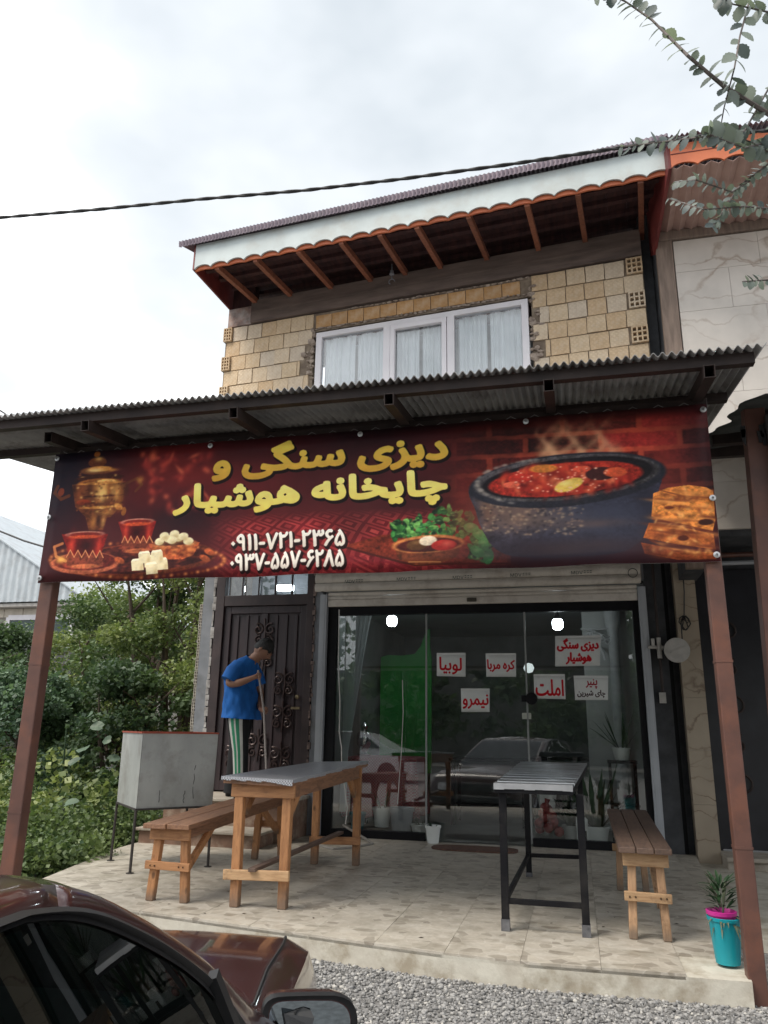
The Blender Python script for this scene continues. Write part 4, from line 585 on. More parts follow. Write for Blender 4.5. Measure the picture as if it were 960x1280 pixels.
# concrete beam
mb = MB(); ubox(mb, .36, 5.07, -.03, .2, 6.462, 6.775); ubox(mb, .36, 5.07, -.036, -.03, 6.60, 6.63); mb.build('beam', BEAMC, shop, bevel=.012)
mb = MB(); ubox(mb, .03, .36, -.015, .2, 6.455, 6.71); mb.build('beam_end', simple('pinkish_plaster_patch', (.40, .27, .23), (.16, .12, .11), 9, .95, bs=.6, dirt=((.5, .46, .44), .7, 5)), shop)
# window
mb = MB()
wu0, wu1, wz0, wz1 = 1.285, 3.845, 5.12, 6.165
for a in ((wu0, wu1, -.02, .06, wz1 - .065, wz1), (wu0, wu1, -.02, .06, wz0, wz0 + .06), (wu0, wu0 + .075, -.019, .059, wz0, wz1), (wu1 - .075, wu1, -.019, .059, wz0, wz1), (2.15, 2.235, -.019, .059, wz0, wz1), (2.92, 3.005, -.019, .059, wz0, wz1)): ubox(mb, *a)
win = mb.build('window', WHITEPVC, shop, bevel=.004)
mb = MB()
for a in ((2.24, 2.915, -.032, .03, wz1 - .125, wz1 - .07), (2.24, 2.915, -.032, .03, wz0 + .06, wz0 + .11), (2.24, 2.295, -.031, .029, wz0 + .1, wz1 - .1), (2.86, 2.915, -.031, .029, wz0 + .1, wz1 - .1)): ubox(mb, *a)
mb.build('sash', WHITEPVC, win, bevel=.004)
for a, b in ((wu0 + .07, 2.155), (2.28, 2.87), (3.0, wu1 - .07)):
    mb = MB(); ubox(mb, a, b, .015, .025, wz0 + .05, wz1 - .06); mb.build('pane', WINGLASS, win)
CURT = simple('white_net_curtain', (.84, .85, .85), (.76, .77, .78), 4, .85, bs=.1)
for a, b in ((1.36, 1.76), (1.79, 2.16), (2.27, 2.56), (2.6, 2.9), (3.02, 3.36), (3.4, 3.78)):
    mb = MB(); rings = []
    for z in (wz0 + .03, wz1 - .03):
        k = [U(lerp(a, b, i / 30), .11 + .02 * math.sin(i * .9 + a * 7) + .009 * math.sin(i * 2.3), z) for i in range(31)]; rings.append(k + [p + UN * .004 for p in reversed(k)])
    mb.loft(rings); mb.build('curtain', CURT, win, smooth=True)
mb = MB(); ubox(mb, 1.24, 3.88, .9, .95, 5.0, 6.45); mb.build('inner_wall', simple('inner_room_wall', (.5, .5, .5)), shop)
# --- eaves and roof
def corr(m, O, du, dv, L, W, period, amp, t=.004, step=6, mi=0):
    """corrugated sheet: ridges run along dv (length W), waves march along du (length L)"""
    du = Vector(du).normalized(); dv = Vector(dv).normalized(); nn = du.cross(dv).normalized(); O = Vector(O); n = int(L / period * step); R0 = []; 
    prof = [(i * L / n, amp * math.cos(2 * math.pi * i / step)) for i in range(n + 1)]
    b = len(m.v)
    for w in (0, W):
        for off in (0, t):
            for x, h in prof: m.v.append(tuple(O + du * x + dv * w + nn * (h + off)))
    k = n + 1
    for i in range(n):
        m.f += [(b + i, b + i + 1, b + 2 * k + i + 1, b + 2 * k + i), (b + k + i, b + 3 * k + i, b + 3 * k + i + 1, b + k + i + 1), (b + i, b + k + i, b + k + i + 1, b + i + 1), (b + 2 * k + i, b + 2 * k + i + 1, b + 3 * k + i + 1, b + 3 * k + i)]; m.m += [mi] * 4
RS = math.tan(R(17)); ED = -1.06
mb = MB(); corr(mb, U(-.06, ED, 7.0), UX, UN + Vector((0, 0, RS)), 5.42, 4.4, .045, .011)
roof = mb.build('roof', PURPLESHEET, shop, smooth=True)
mb = MB(); n = 25; P = []   # fascia with scalloped lower edge
u0, u1 = .14, 5.37; P = [U(u0, -1.0, 6.99), U(u1, -1.0, 6.95)]
cells = 24; bot = []
for i in range(cells):
    for k in range(8):
        t = k / 8; bot.append((lerp(u0, u1, (i + t) / cells), 6.665 + .045 * math.sin(math.pi * t) ** .6))
bot.append((u1, 6.665))
rings = []
for u, z in bot:
    zt = lerp(6.99, 6.95, (u - u0) / (u1 - u0)); rings.append([U(u, -1.0, z), U(u, -1.0, zt), U(u, -.98, zt), U(u, -.98, z)])
mb.loft(rings); mb.build('fascia_board', FASCIA, roof)
mb = MB(); rings = []
for i in range(24 * 8 + 1):
    u = lerp(u0, u1, i / 192); z = 6.655 + .012 * math.sin(math.pi * (i % 8) / 8); rings.append([U(u, -.97, z), U(u, -.97, 6.78), U(u, -.95, 6.78), U(u, -.95, z)])
mb.loft(rings); mb.build('tile_edge', ORANGE, roof)
for u in (.40, .92, 1.45, 1.98, 2.41, 2.86, 3.42, 3.99, 4.5, 5.1):
    mb = MB(); mb.beam(U(u + random.uniform(-.02, .02), -.95, 6.675), U(u + random.uniform(-.02, .02), .3, 6.80), .052, .07); mb.build('rafter', RAFTER, roof)
mb = MB()
for d, z in ((-.72, 6.80), (-.42, 6.87), (-.1, 6.94), (.25, 7.02)): ubox(mb, .12, 5.34, d - .03, d + .03, z, z + .05)
mb.build('batten', SOFFIT, roof)
mb = MB()
for k in range(26):
    u = .16 + k * .2; mb.prism([U(u, -.95, 6.80), U(u + .1985, -.95, 6.80), U(u + .1985, 1.6, 7.40), U(u, 1.6, 7.40)], (0, 0, .015))
mb.build('lining_board', SOFFIT, roof)
mb = MB(); ubox(mb, .05, 5.2, 1.6, 1.65, 6.6, 7.45); ubox(mb, .12, .36, .1, .15, 6.6, 7.4); ubox(mb, .06, .36, .02, .06, 6.70, 7.1); mb.build('attic_wall', SOFFIT, shop)
mb = MB(); mb.prism([U(.12, -1.0, 6.665), U(.12, -1.0, 6.99), U(.0, .1, 7.2), U(.0, .1, 6.74)], UX * .025); mb.build('barge_board', REDBOARD, roof)
mb = MB(); mb.prism([U(5.34, -1.0, 6.665), U(5.34, -1.0, 6.95), U(5.16, .1, 7.2), U(5.16, .1, 6.5)], UX * .025); mb.build('barge_board', REDBOARD, roof)
mb = MB(); corr(mb, U(-.05, -1.055, 6.965), UX, Vector((0, 0, 1)) + UN * -.12, 5.42, .075, .045, .009); mb.build('ribbed_edge', PURPLESHEET, roof, smooth=True)
mb = MB(); mb.bb((.93, 7.66, 5.0), (1.045, 8.0, 7.2)); mb.build('party_gap', DARKPLASTER, shop)
# small lantern hook under the eaves
mb = MB(); q = U(2.31, -.2, 6.6); mb.tube([q + Vector((0, 0, .2)), q], .006, 6); mb.tube([q + Vector((.035 * math.cos(t), 0, .035 * math.sin(t) - .035)) for t in [i * .6 for i in range(8)]], .006, 6); mb.lathe(q + Vector((0, 0, .05)), [(.0, 0), (.03, .01), (.02, .06), (0, .08)], 10); mb.build('lamp_holder', simple('holder_grey', (.2, .2, .22)), roof)

BGAIN = 1.35
# tracing of the print: points are taken off the flat cloth and turned into centimetres by T
def T(p):
    q=onY(p[0],p[1],4.2); return (round((q[0]+3.355)*100,1), round((3.31-q[2])*100,1))
def S(px): return px/ (2.06)  # px -> cm approx (850px for 414cm)
ART=[]
def blob(x,y,rx,ry,c,a,rot=0): ART.append(('b',*T((x,y)),round(S(rx),1),round(S(ry),1),c,a,rot))
def ell(x,y,rx,ry,c,rot=0,n=.25,soft=.5): ART.append(('e',*T((x,y)),round(S(rx),1),round(S(ry),1),c,rot,n,soft))
def poly(pts,c,n=.25): ART.append(('p',[T(p) for p in pts],c,n))
def st(pts,w,c): ART.append(('s',[T(p) for p in pts],round(S(w),2),c))
# background glow
blob(250,590,110,60,(120,32,30),.75); blob(330,650,120,40,(96,26,28),.6); blob(460,540,130,30,(28,14,20),.7); blob(80,590,40,90,(26,20,34),.85); blob(110,560,70,30,(22,18,30),.8)
blob(590,560,60,40,(95,24,26),.6); blob(300,560,60,25,(48,18,24),.6); blob(230,650,60,30,(30,14,22),.7)
# leafy pattern by the samovar
random.seed(4)
for _ in range(60):
    x=random.uniform(178,262); y=random.uniform(565,640); blob(x,y,random.uniform(3,8),random.uniform(2,5),random.choice([(176,62,50),(140,44,40),(196,90,64),(80,24,28)]),.7,random.uniform(0,3))
ART.append(('carpet',)); ART.append(('bricks',))
for x in (640,760,840): blob(x,530,60,14,(110,40,30),.25)
blob(560,520,90,16,(24,12,16),.8); blob(760,512,150,8,(24,12,16),.6); blob(885,560,30,60,(40,20,26),.6)
# steam
for _ in range(70):
    t=random.random(); x=random.uniform(672,765); y=569-t*48; x+= 14*math.sin(t*9+x*.05); a=.22*(1-t)
    blob(x,y,random.uniform(4,10),random.uniform(3,9),(205,150,110),round(a,3),random.uniform(0,3))
for k in range(9):
    x0=676+k*10; ph=k*1.7
    for i in range(16): blob(x0+9*math.sin(i*.42+ph)+i*.3,570-i*(2.6+k%3*.5),4.2-.12*i,3.6,(212,160,120),round(.34*(1-i/17),3))
# samovar
G=[(58,26,20),(96,48,28),(150,86,40),(196,128,62),(230,178,100)]
ell(122,568,5,4,G[2]); ell(122,578,14,7,G[1]); ell(122,588,27,6,G[1]); ell(125,586,18,4,G[3]); ell(124,597,36,5,G[0]); ell(124,603,33,6,G[2]); ell(132,602,16,4,G[4])
poly([(90,606),(158,603),(152,632),(138,646),(108,648),(94,634)],G[1],.5); blob(132,614,15,9,G[4],.85); blob(128,609,22,4,G[3],.8); blob(110,616,12,10,(120,66,40),.7); ell(104,628,11,4,(150,52,26)); blob(150,622,6,14,G[2],.7)
ell(124,604,34,2,G[3]); ell(123,620,33,1.5,G[0]); ell(122,634,26,2,G[3])
poly([(106,646),(134,645),(128,662),(110,663)],G[1],.5); blob(116,652,5,10,G[3],.6); blob(128,652,3,8,G[4],.5)
ell(148,633,8,4,G[3],.5); ell(155,639,4,6,G[2]); st([(72,608),(68,616),(76,624),(86,620)],5,G[1]); ell(76,615,5,6,(120,52,34)); st([(158,604),(172,598),(178,606),(170,614)],4,G[1]); blob(176,600,5,5,G[3],.7)
for x,y,rx,ry,c,al in ((118,588,12,3,(255,214,140),.8),(140,587,9,2,(210,140,70),.7),(112,612,5,12,(60,26,16),.7),(126,616,6,14,(255,206,120),.7),(136,614,4,13,(120,60,30),.7),(146,616,4,10,(250,190,100),.6),(100,620,5,10,(140,70,36),.7),(122,650,3,8,(40,18,14),.7),(124,574,6,3,(240,190,110),.7),(114,630,18,3,(60,24,16),.7),(132,640,10,4,(230,160,80),.6),(92,612,4,8,(40,20,18),.7),(158,612,4,9,(60,28,18),.7)): blob(x,y,rx,ry,c,al)
for _ in range(90): blob(random.uniform(92,156),random.uniform(592,640),random.uniform(1,3),random.uniform(.8,2),random.choice([(250,196,110),(60,26,18),(180,100,50),(120,58,30)]),.55)
# tray
ell(172,700,112,23,(98,42,28),-.03,.5); ell(172,698,106,19,(58,22,22),-.03,.5)
for i in range(70):
    a=i/70*6.283; x=172+109*math.cos(a); y=700+21.5*math.sin(a)-.03*0; blob(x,y,2.6,2.0,(205,120,70) if i%2 else (120,56,34),.85)
for i in range(150):
    a=random.uniform(0,6.28); r=random.uniform(.2,.92); blob(172+104*r*math.cos(a),699+18*r*math.sin(a),3,1.2,random.choice([(150,64,40),(110,44,30),(44,18,18)]),.5)
# saucer + glass 1
ell(106,704,52,15,(172,88,60),0,.4); ell(106,702,47,12,(92,30,26),0,.5); ell(104,706,30,7,(140,54,40),0,.4)
def glass(cx,cy,w,h):
    poly([(cx-w,cy),(cx+w,cy-1),(cx+w*.72,cy+h*.55),(cx+w*.78,cy+h),(cx-w*.78,cy+h),(cx-w*.72,cy+h*.55)],(120,24,22),.4)
    blob(cx,cy+h*.35,w*.5,h*.35,(46,10,14),.9); blob(cx-w*.6,cy+h*.4,w*.16,h*.4,(225,70,50),.7); blob(cx+w*.58,cy+h*.4,w*.14,h*.4,(215,64,46),.6)
    ell(cx,cy,w,4.4,(196,128,108),0,.3); ell(cx,cy+.5,w*.88,3.4,(120,36,30),0,.3); ell(cx,cy+3,w*.84,2.4,(190,70,40),0,.3)
    n=5
    pts=[(cx-w*.8,cy+h*.72)]
    for i in range(n): pts+=[(cx-w*.8+1.6*w*(i+.5)/n,cy+h*.5),(cx-w*.8+1.6*w*(i+1)/n,cy+h*.72)]
    poly(pts+[(cx+w*.8,cy+h),(cx-w*.8,cy+h)],(112,50,36),.6); st(pts,1.4,(214,140,92))
    ell(cx,cy+h,w*.8,3,(176,92,58),0,.4)
glass(106,668,29,40); glass(172,652,24,36)
st([(78,680),(68,684),(70,696),(82,702)],4,(190,112,66)); blob(76,700,7,5,(240,180,90),.8)
# sugar bowl
poly([(186,680),(250,678),(242,694),(228,700),(206,700),(194,694)],(150,70,40),.6); ell(218,680,32,6,(190,104,62),0,.5); ell(218,679,28,4,(70,30,24))
for i in range(26): blob(random.uniform(194,244),random.uniform(684,697),3,2,random.choice([(220,130,70),(90,36,26)]),.6)
for x,y in ((200,677),(212,674),(224,673),(236,677),(206,670),(219,668),(230,671),(216,676)): ell(x,y,7,5,(226,212,170),0,.12); blob(x+2,y+3,5,3,(180,150,96),.6)
for x,y in ((172,706),(188,702),(203,706),(181,697),(197,696),(190,711)):
    poly([(x-8,y-5),(x+7,y-6),(x+8,y+6),(x-7,y+7)],(222,206,166),.1); poly([(x-8,y-5),(x+7,y-6),(x+5,y-9),(x-6,y-8)],(240,230,198),.05); blob(x+5,y+3,3,5,(176,146,96),.5)
for x,y in ((262,690),(150,700),(256,698)): ell(x,y,8,4,(150,70,40),.4,.5)
# wooden board, herbs, bowl
poly([(432,682),(478,668),(570,664),(640,690),(640,706),(520,708)],(112,40,26),.6); st([(432,684),(520,706),(640,704)],2.5,(64,22,18))
for i in range(260):
    x=random.uniform(492,618); y=random.uniform(634,672) if x<590 else random.uniform(660,702)
    if x<520: y=random.uniform(650,672)
    if y<634+abs(x-560)*.28: continue
    c=random.choice([(24,66,32),(36,92,42),(60,120,56),(18,46,26),(46,98,44),(92,142,70),(30,78,40)])
    ell(x,y,random.uniform(2.5,6.5),random.uniform(1.6,3.6),c,random.uniform(0,3),.5)
    if i%3==0: blob(x-1,y-1.4,2.2,1.1,(140,186,110),.5)
for x,y in ((600,668),(606,680),(598,690),(612,696),(590,660)): ell(x,y,9,6,(52,140,66),random.uniform(0,2),.4); blob(x-1,y-2,4,2,(130,190,110),.6)
poly([(492,680),(580,678),(572,697),(552,705),(520,706),(500,698)],(104,48,26),.5); ell(536,680,44,11,(176,106,58),0,.4); ell(536,681,39,8.5,(66,24,20),0,.4)
ell(522,681,13,6.5,(84,52,28)); ell(536,676,11,6,(226,206,176)); ell(556,682,15,6.5,(170,38,32)); blob(560,680,6,3,(230,110,90),.6); blob(520,678,5,2,(140,100,60),.6); st([(512,702),(552,703)],1.5,(190,120,70))
def loaf(pts,c):
    P=[]
    m=len(pts)
    for i in range(m):
        p0,p1,p2,p3=pts[i-1],pts[i],pts[(i+1)%m],pts[(i+2)%m]
        for k in range(6):
            t=k/6; P.append(tuple(.5*((2*p1[q])+(-p0[q]+p2[q])*t+(2*p0[q]-5*p1[q]+4*p2[q]-p3[q])*t*t+(-p0[q]+3*p1[q]-3*p2[q]+p3[q])*t**3) for q in (0,1)))
    poly(P,c,.6)
# pot
blob(588,640,26,50,(130,44,34),.55); blob(832,596,24,40,(130,46,36),.6)
loaf([(594,606),(596,640),(606,666),(624,688),(660,696),(760,694),(798,680),(818,650),(823,618),(818,590),(700,598)],(44,43,55))
blob(730,645,70,24,(60,60,74),.6); blob(700,690,120,16,(26,22,32),.85); blob(812,640,12,40,(30,28,38),.7); blob(640,640,34,22,(106,82,72),.8); blob(625,625,22,8,(150,122,98),.55); blob(680,650,40,8,(120,96,80),.45); blob(610,640,8,20,(110,78,62),.6); blob(760,650,50,34,(50,52,66),.7); blob(720,684,80,10,(60,44,44),.5); blob(740,655,40,5,(110,80,66),.35)
for _ in range(260): blob(random.uniform(602,730),random.uniform(622,668),random.uniform(1,2.6),random.uniform(.8,1.6),random.choice([(176,150,120),(34,30,38),(140,110,90)]),.45)
ell(707,600,112,32,(36,36,44),-.05,.3); ell(706,597,106,27,(66,62,64),-.05,.6); ell(708,597,98,23,(24,20,24),-.06,.3); ell(706,599,88,20,(150,40,30),-.05,.6)
for i in range(60):
    a=random.uniform(2.2,4.4); blob(707+110*math.cos(a),604+31*math.sin(a)*-1 if 0 else 604-31*math.sin(a)*-1,2.6,1.4,(150,140,130),.4)
for _ in range(130):
    a=random.uniform(0,6.28); r=random.random()**.5; x=706+84*r*math.cos(a); y=600+17*r*math.sin(a)
    blob(x,y,random.uniform(3,8),random.uniform(2,4),random.choice([(196,58,40),(120,26,22),(214,88,56),(86,18,18),(170,44,34),(226,120,80)]),.7,random.uniform(0,3))
ell(712,606,17,7,(214,176,80),-.3,.2); blob(708,604,8,3,(240,214,130),.7); ell(680,586,16,5,(206,120,52)); ell(752,592,17,8,(58,26,26)); ell(770,590,13,6,(196,78,46)); ell(650,598,14,6,(190,50,38)); ell(728,586,10,4,(206,80,56))
ell(640,606,10,4,(220,96,70))
for _ in range(60):
    a=random.uniform(0,6.28); r=random.random()**.5; blob(706+80*r*math.cos(a),599+16*r*math.sin(a),1.5,.8,(250,190,160),.7)
# bread
def loaf(pts,c):
    P=[]
    m=len(pts)
    for i in range(m):
        p0,p1,p2,p3=pts[i-1],pts[i],pts[(i+1)%m],pts[(i+2)%m]
        for k in range(6):
            t=k/6; P.append(tuple(.5*((2*p1[q])+(-p0[q]+p2[q])*t+(2*p0[q]-5*p1[q]+4*p2[q]-p3[q])*t*t+(-p0[q]+3*p1[q]-3*p2[q]+p3[q])*t**3) for q in (0,1)))
    poly(P,c,.6)
poly([(818,616),(836,609),(862,606),(884,609),(893,614),(896,650),(893,663),(868,660),(840,652),(816,645)],(196,118,54),.6)
poly([(813,653),(850,657),(894,667),(897,686),(850,680),(806,672)],(160,84,40),.6); poly([(803,678),(850,686),(897,690),(898,698),(850,699),(808,692)],(140,66,36),.6)
st([(818,648),(850,655),(892,664)],2.4,(84,34,24)); st([(814,674),(845,688),(896,686)],2,(90,38,26)); st([(826,612),(856,620),(892,622)],1.6,(126,64,34))
for _ in range(70): blob(random.uniform(818,892),random.uniform(612,694),random.uniform(1.6,5),random.uniform(1,2.6),random.choice([(96,42,24),(228,160,88),(120,60,30),(240,180,104)]),.6,random.uniform(0,3))
for _ in range(60): blob(random.uniform(820,892),random.uniform(610,698),random.uniform(6,16),random.uniform(1,2.4),random.choice([(122,60,32),(214,140,74),(90,40,26)]),.5,.16)
ell(884,652,8,3.4,(52,24,18)); ell(856,672,6,3,(70,30,20)); ell(838,634,5,2,(96,44,26))
blob(812,690,20,10,(40,20,26),.5)
random.seed(21)

# ================================================================== THE BANNER PRINT (drawn here, stroke by stroke, in centimetres of cloth)
PW, PH, PP = 414, 89, 4
TX, TY = np.meshgrid((np.arange(PW * PP) + .5) / PP, (np.arange(PH * PP) + .5) / PP)
def vnoise(sx, sy, seed, octv=4):
    r = np.random.default_rng(seed); o = np.zeros(TX.shape); amp = 1; tot = 0
    for k in range(octv):
        gx, gy = TX / sx * 2 ** k, TY / sy * 2 ** k; ix, iy = gx.astype(int), gy.astype(int); fx, fy = gx - ix, gy - iy; fx = fx * fx * (3 - 2 * fx); fy = fy * fy * (3 - 2 * fy)
        T = r.random((iy.max() + 2, ix.max() + 2))
        o += amp * ((T[iy, ix] * (1 - fx) + T[iy, ix + 1] * fx) * (1 - fy) + (T[iy + 1, ix] * (1 - fx) + T[iy + 1, ix + 1] * fx) * fy); tot += amp; amp *= .55
    return o / tot
def rasterize(polys, W, H, ss=3):
    """non-zero winding fill, polys in pixel units (y down) -> coverage"""
    D = np.zeros((H * ss, W * ss + 1))
    for P in polys:
        P = np.asarray(P, float) * ss
        for (ax, ay), (bx, by) in zip(P, np.roll(P, -1, 0)):
            if ay == by: continue
            s = 1
            if ay > by: ax, ay, bx, by, s = bx, by, ax, ay, -1
            r0, r1 = max(0, math.ceil(ay - .5)), min(H * ss - 1, math.ceil(by - .5) - 1)
            if r1 < r0: continue
            rr = np.arange(r0, r1 + 1); xx = ax + (rr + .5 - ay) / (by - ay) * (bx - ax); np.add.at(D, (rr, np.clip(np.ceil(xx - .5).astype(int), 0, W * ss)), s)
    Wn = np.cumsum(D, 1)[:, :W * ss] != 0
    return Wn.reshape(H, ss, W, ss).mean((1, 3))
def grow(m, r):
    o = m.copy()
    for dy in range(-r, r + 1):
        for dx in range(-r, r + 1):
            if dx * dx + dy * dy <= r * r + .3 and (dx or dy): o = np.maximum(o, np.roll(np.roll(m, dy, 0), dx, 1))
    return o
def text_mask(k, W, H, x0, x1, base, ht, slope=0, bold=1, ydrop=34):
    """fit the outlines of a word between x0 and x1; base = y of the lowest point, ht = full height (pixels)"""
    G = glyph(k); mxx = max(p[0] for s in G for p in s); mxy = max(p[1] for s in G for p in s)
    sx, sy = (x1 - x0) / mxx, ht / mxy
    m = rasterize([[(x0 + x * sx, base - y * sy + slope * x * sx) for x, y in s] for s in G], W, H)
    return grow(m, bold) if bold else m
def paint_banner():
    H, W = TX.shape; I = np.zeros((H, W, 3)); n1 = vnoise(30, 20, 1); n2 = vnoise(6, 4, 2); n3 = vnoise(1.6, 1.2, 3, 3)
    I[:] = np.array((64, 22, 25)); I *= (.75 + .5 * n1)[..., None]
    def over(sl, c, a): I[sl] = I[sl] * (1 - a[..., None]) + np.asarray(c, float) * a[..., None]
    def box(cx, cy, r): return (slice(max(0, int((cy - r) * PP)), max(0, int((cy + r) * PP) + 1)), slice(max(0, int((cx - r) * PP)), max(0, int((cx + r) * PP) + 1)))
    for op in ART:
        k = op[0]
        if k == 'b':
            _, cx, cy, rx, ry, c, a, rot = op; sl = box(cx, cy, max(rx, ry) * 2.2)
            if I[sl].size == 0: continue
            X, Y = TX[sl] - cx, TY[sl] - cy; cs, sn = math.cos(rot), math.sin(rot); d = ((X * cs + Y * sn) / rx) ** 2 + ((-X * sn + Y * cs) / ry) ** 2
            over(sl, c, np.clip(a * np.exp(-d * .9) * (.75 + .6 * n2[sl]), 0, 1))
        elif k == 'e':
            _, cx, cy, rx, ry, c, rot, n, soft = op; sl = box(cx, cy, max(rx, ry) * 1.25)
            X, Y = TX[sl] - cx, TY[sl] - cy; cs, sn = math.cos(rot), math.sin(rot); u, v = (X * cs + Y * sn) / rx, (-X * sn + Y * cs) / ry; d = np.sqrt(u * u + v * v)
            a = np.clip((1 - d) * min(rx, ry) / .35 * .6 + .5, 0, 1)
            col = np.asarray(c, float)[None, None] * (1 + n * (2 * (n3[sl] * .6 + n2[sl] * .4) - 1) * 1.2 - .18 * n * (v + u))[..., None]
            I[sl] = I[sl] * (1 - a[..., None]) + col * a[..., None]
        elif k == 'p':
            _, pts, c, n = op; a = rasterize([[(x * PP, y * PP) for x, y in pts]], W, H, 2)
            col = np.asarray(c, float)[None, None] * (1 + n * (2 * (n3 * .5 + n2 * .5) - 1) * 1.3)[..., None]
            I[:] = I * (1 - a[..., None]) + col * a[..., None]
        elif k == 's':
            _, pts, w, c = op
            for (ax, ay), (bx, by) in zip(pts[:-1], pts[1:]):
                sl = box((ax + bx) / 2, (ay + by) / 2, math.hypot(bx - ax, by - ay) / 2 + w + .6); 
                if I[sl].size == 0: continue
                dx, dy = bx - ax, by - ay; t = np.clip(((TX[sl] - ax) * dx + (TY[sl] - ay) * dy) / (dx * dx + dy * dy + 1e-9), 0, 1)
                d = np.hypot(TX[sl] - ax - t * dx, TY[sl] - ay - t * dy); over(sl, c, np.clip((w / 2 - d) / .35 + .5, 0, 1) * .9)
        elif k == 'carpet':
            a = np.clip((TY - 46 - .02 * TX) / 8, 0, 1) * np.clip((TX - 118) / 30, 0, 1) * np.clip((300 - TX) / 40, 0, 1)
            per = 22 - .12 * (80 - TY); ux = (TX + TY * .4) / per; uy = (TY - 50) / (7 + (TY - 46) * .14)
            dia = np.abs((ux % 1) - .5) + np.abs((uy % 1) - .5); pat = ((dia * 7) % 2 < 1).astype(float) * .8 + .35 * (dia < .16)
            c = np.array((100, 22, 27))[None, None] + np.array((76, 40, 32))[None, None] * (pat * (.3 + 1.1 * n2))[..., None]; c *= (.55 + .8 * n1)[..., None]
            b = np.clip((TY - 74) / 6, 0, 1) * (n3 > .52); c = c * (1 - b[..., None] * .75) + np.array((120, 26, 34)) * b[..., None] * .75
            I[:] = I * (1 - a[..., None] * .9) + c * a[..., None] * .9
        elif k == 'bricks':
            y = TY - .012 * (TX - 270); row = np.floor(y / 11.2); u = (TX + (row % 2) * 21) / 42; fx, fy = (u % 1) * 42, (y / 11.2 % 1) * 11.2
            mort = np.maximum(np.clip((1.6 - np.minimum(fx, 42 - fx) + n2) / 1.1, 0, 1), np.clip((1.35 - np.minimum(fy, 11.2 - fy) + n2) / 1.0, 0, 1))
            rb = np.random.default_rng(5).random((40, 40)); rv = rb[(row % 40).astype(int), (np.floor(u) % 40).astype(int)]
            c = np.array((108, 28, 26))[None, None] * (.5 + .75 * rv + .5 * (n2 - .5) + .6 * (n3 - .5))[..., None]; c = c * (1 - mort[..., None]) + np.array((158, 60, 42)) * mort[..., None] * (.6 + .7 * n2)[..., None]
            fade = (.45 + .75 * np.exp(-((TX - 372) / 48) ** 2 - ((TY - 18) / 26) ** 2) + .35 * np.exp(-((TX - 300) / 30) ** 2 - ((TY - 34) / 16) ** 2)); c *= fade[..., None]
            a = np.clip((TX - 258) / 34, 0, 1) * np.clip((TY - 1) / 6, .25, 1) * np.clip((66 - TY) / 8, 0, 1); I[:] = I * (1 - a[..., None]) + c * a[..., None]
    # lettering: shadow, then the fill
    for key, x0, x1, base, ht, slope, bold, top, bot in (('t1', 118.6, 268.4, 25.9, 22.0, 0, 5, (240, 214, 92), (204, 152, 56)), ('t2', 93.6, 268.2, 49.0, 20.2, 0, 5, (246, 232, 132), (226, 200, 92)),
                                                          ('p1', 134.6, 207.4, 72.3, 10.0, 0, 2, (238, 232, 220), (214, 200, 184)), ('p2', 135.2, 207.2, 84.8, 10.2, 0, 2, (236, 230, 218), (212, 198, 184))):
        m = text_mask(key, W, H, x0 * PP, x1 * PP, base * PP, ht * PP, slope, bold)
        sh = np.roll(np.roll(grow(m, 3), 5, 0), 4, 1); I *= (1 - .75 * sh)[..., None]
        t = np.clip((TY - (base - ht)) / ht, 0, 1)[..., None]; c = np.asarray(top, float) * (1 - t) + np.asarray(bot, float) * t; c = c * (.93 + .14 * n2)[..., None]
        I[:] = I * (1 - m[..., None]) + c * m[..., None]
    return np.clip(I, 0, 255) / 255
def make_image(name, A):
    H, W = A.shape[:2]; im = bpy.data.images.new(name, W, H); B = np.ones((H, W, 4), np.float32); B[..., :3] = A[::-1]; im.pixels.foreach_set(B.ravel()); im.update(); im.pack(); return im
def printmat(name, A, rough=.45, gain=1.0):
    m, nt, b, o = nodes(name); t = nt.nodes.new('ShaderNodeTexImage'); t.image = make_image(name, A); t.interpolation = 'Cubic'; t.extension = 'EXTEND'
    col = mixc(nt, t.outputs[0], (gain,) * 3, 1.0, 'MULTIPLY'); nt.links.new(col, b.inputs['Base Color']); b.inputs['Roughness'].default_value = rough
    b.inputs['Specular IOR Level'].default_value = .22; bump(nt, b, noise(nt, coords(nt), 2.2, 4), .25, .03); return m
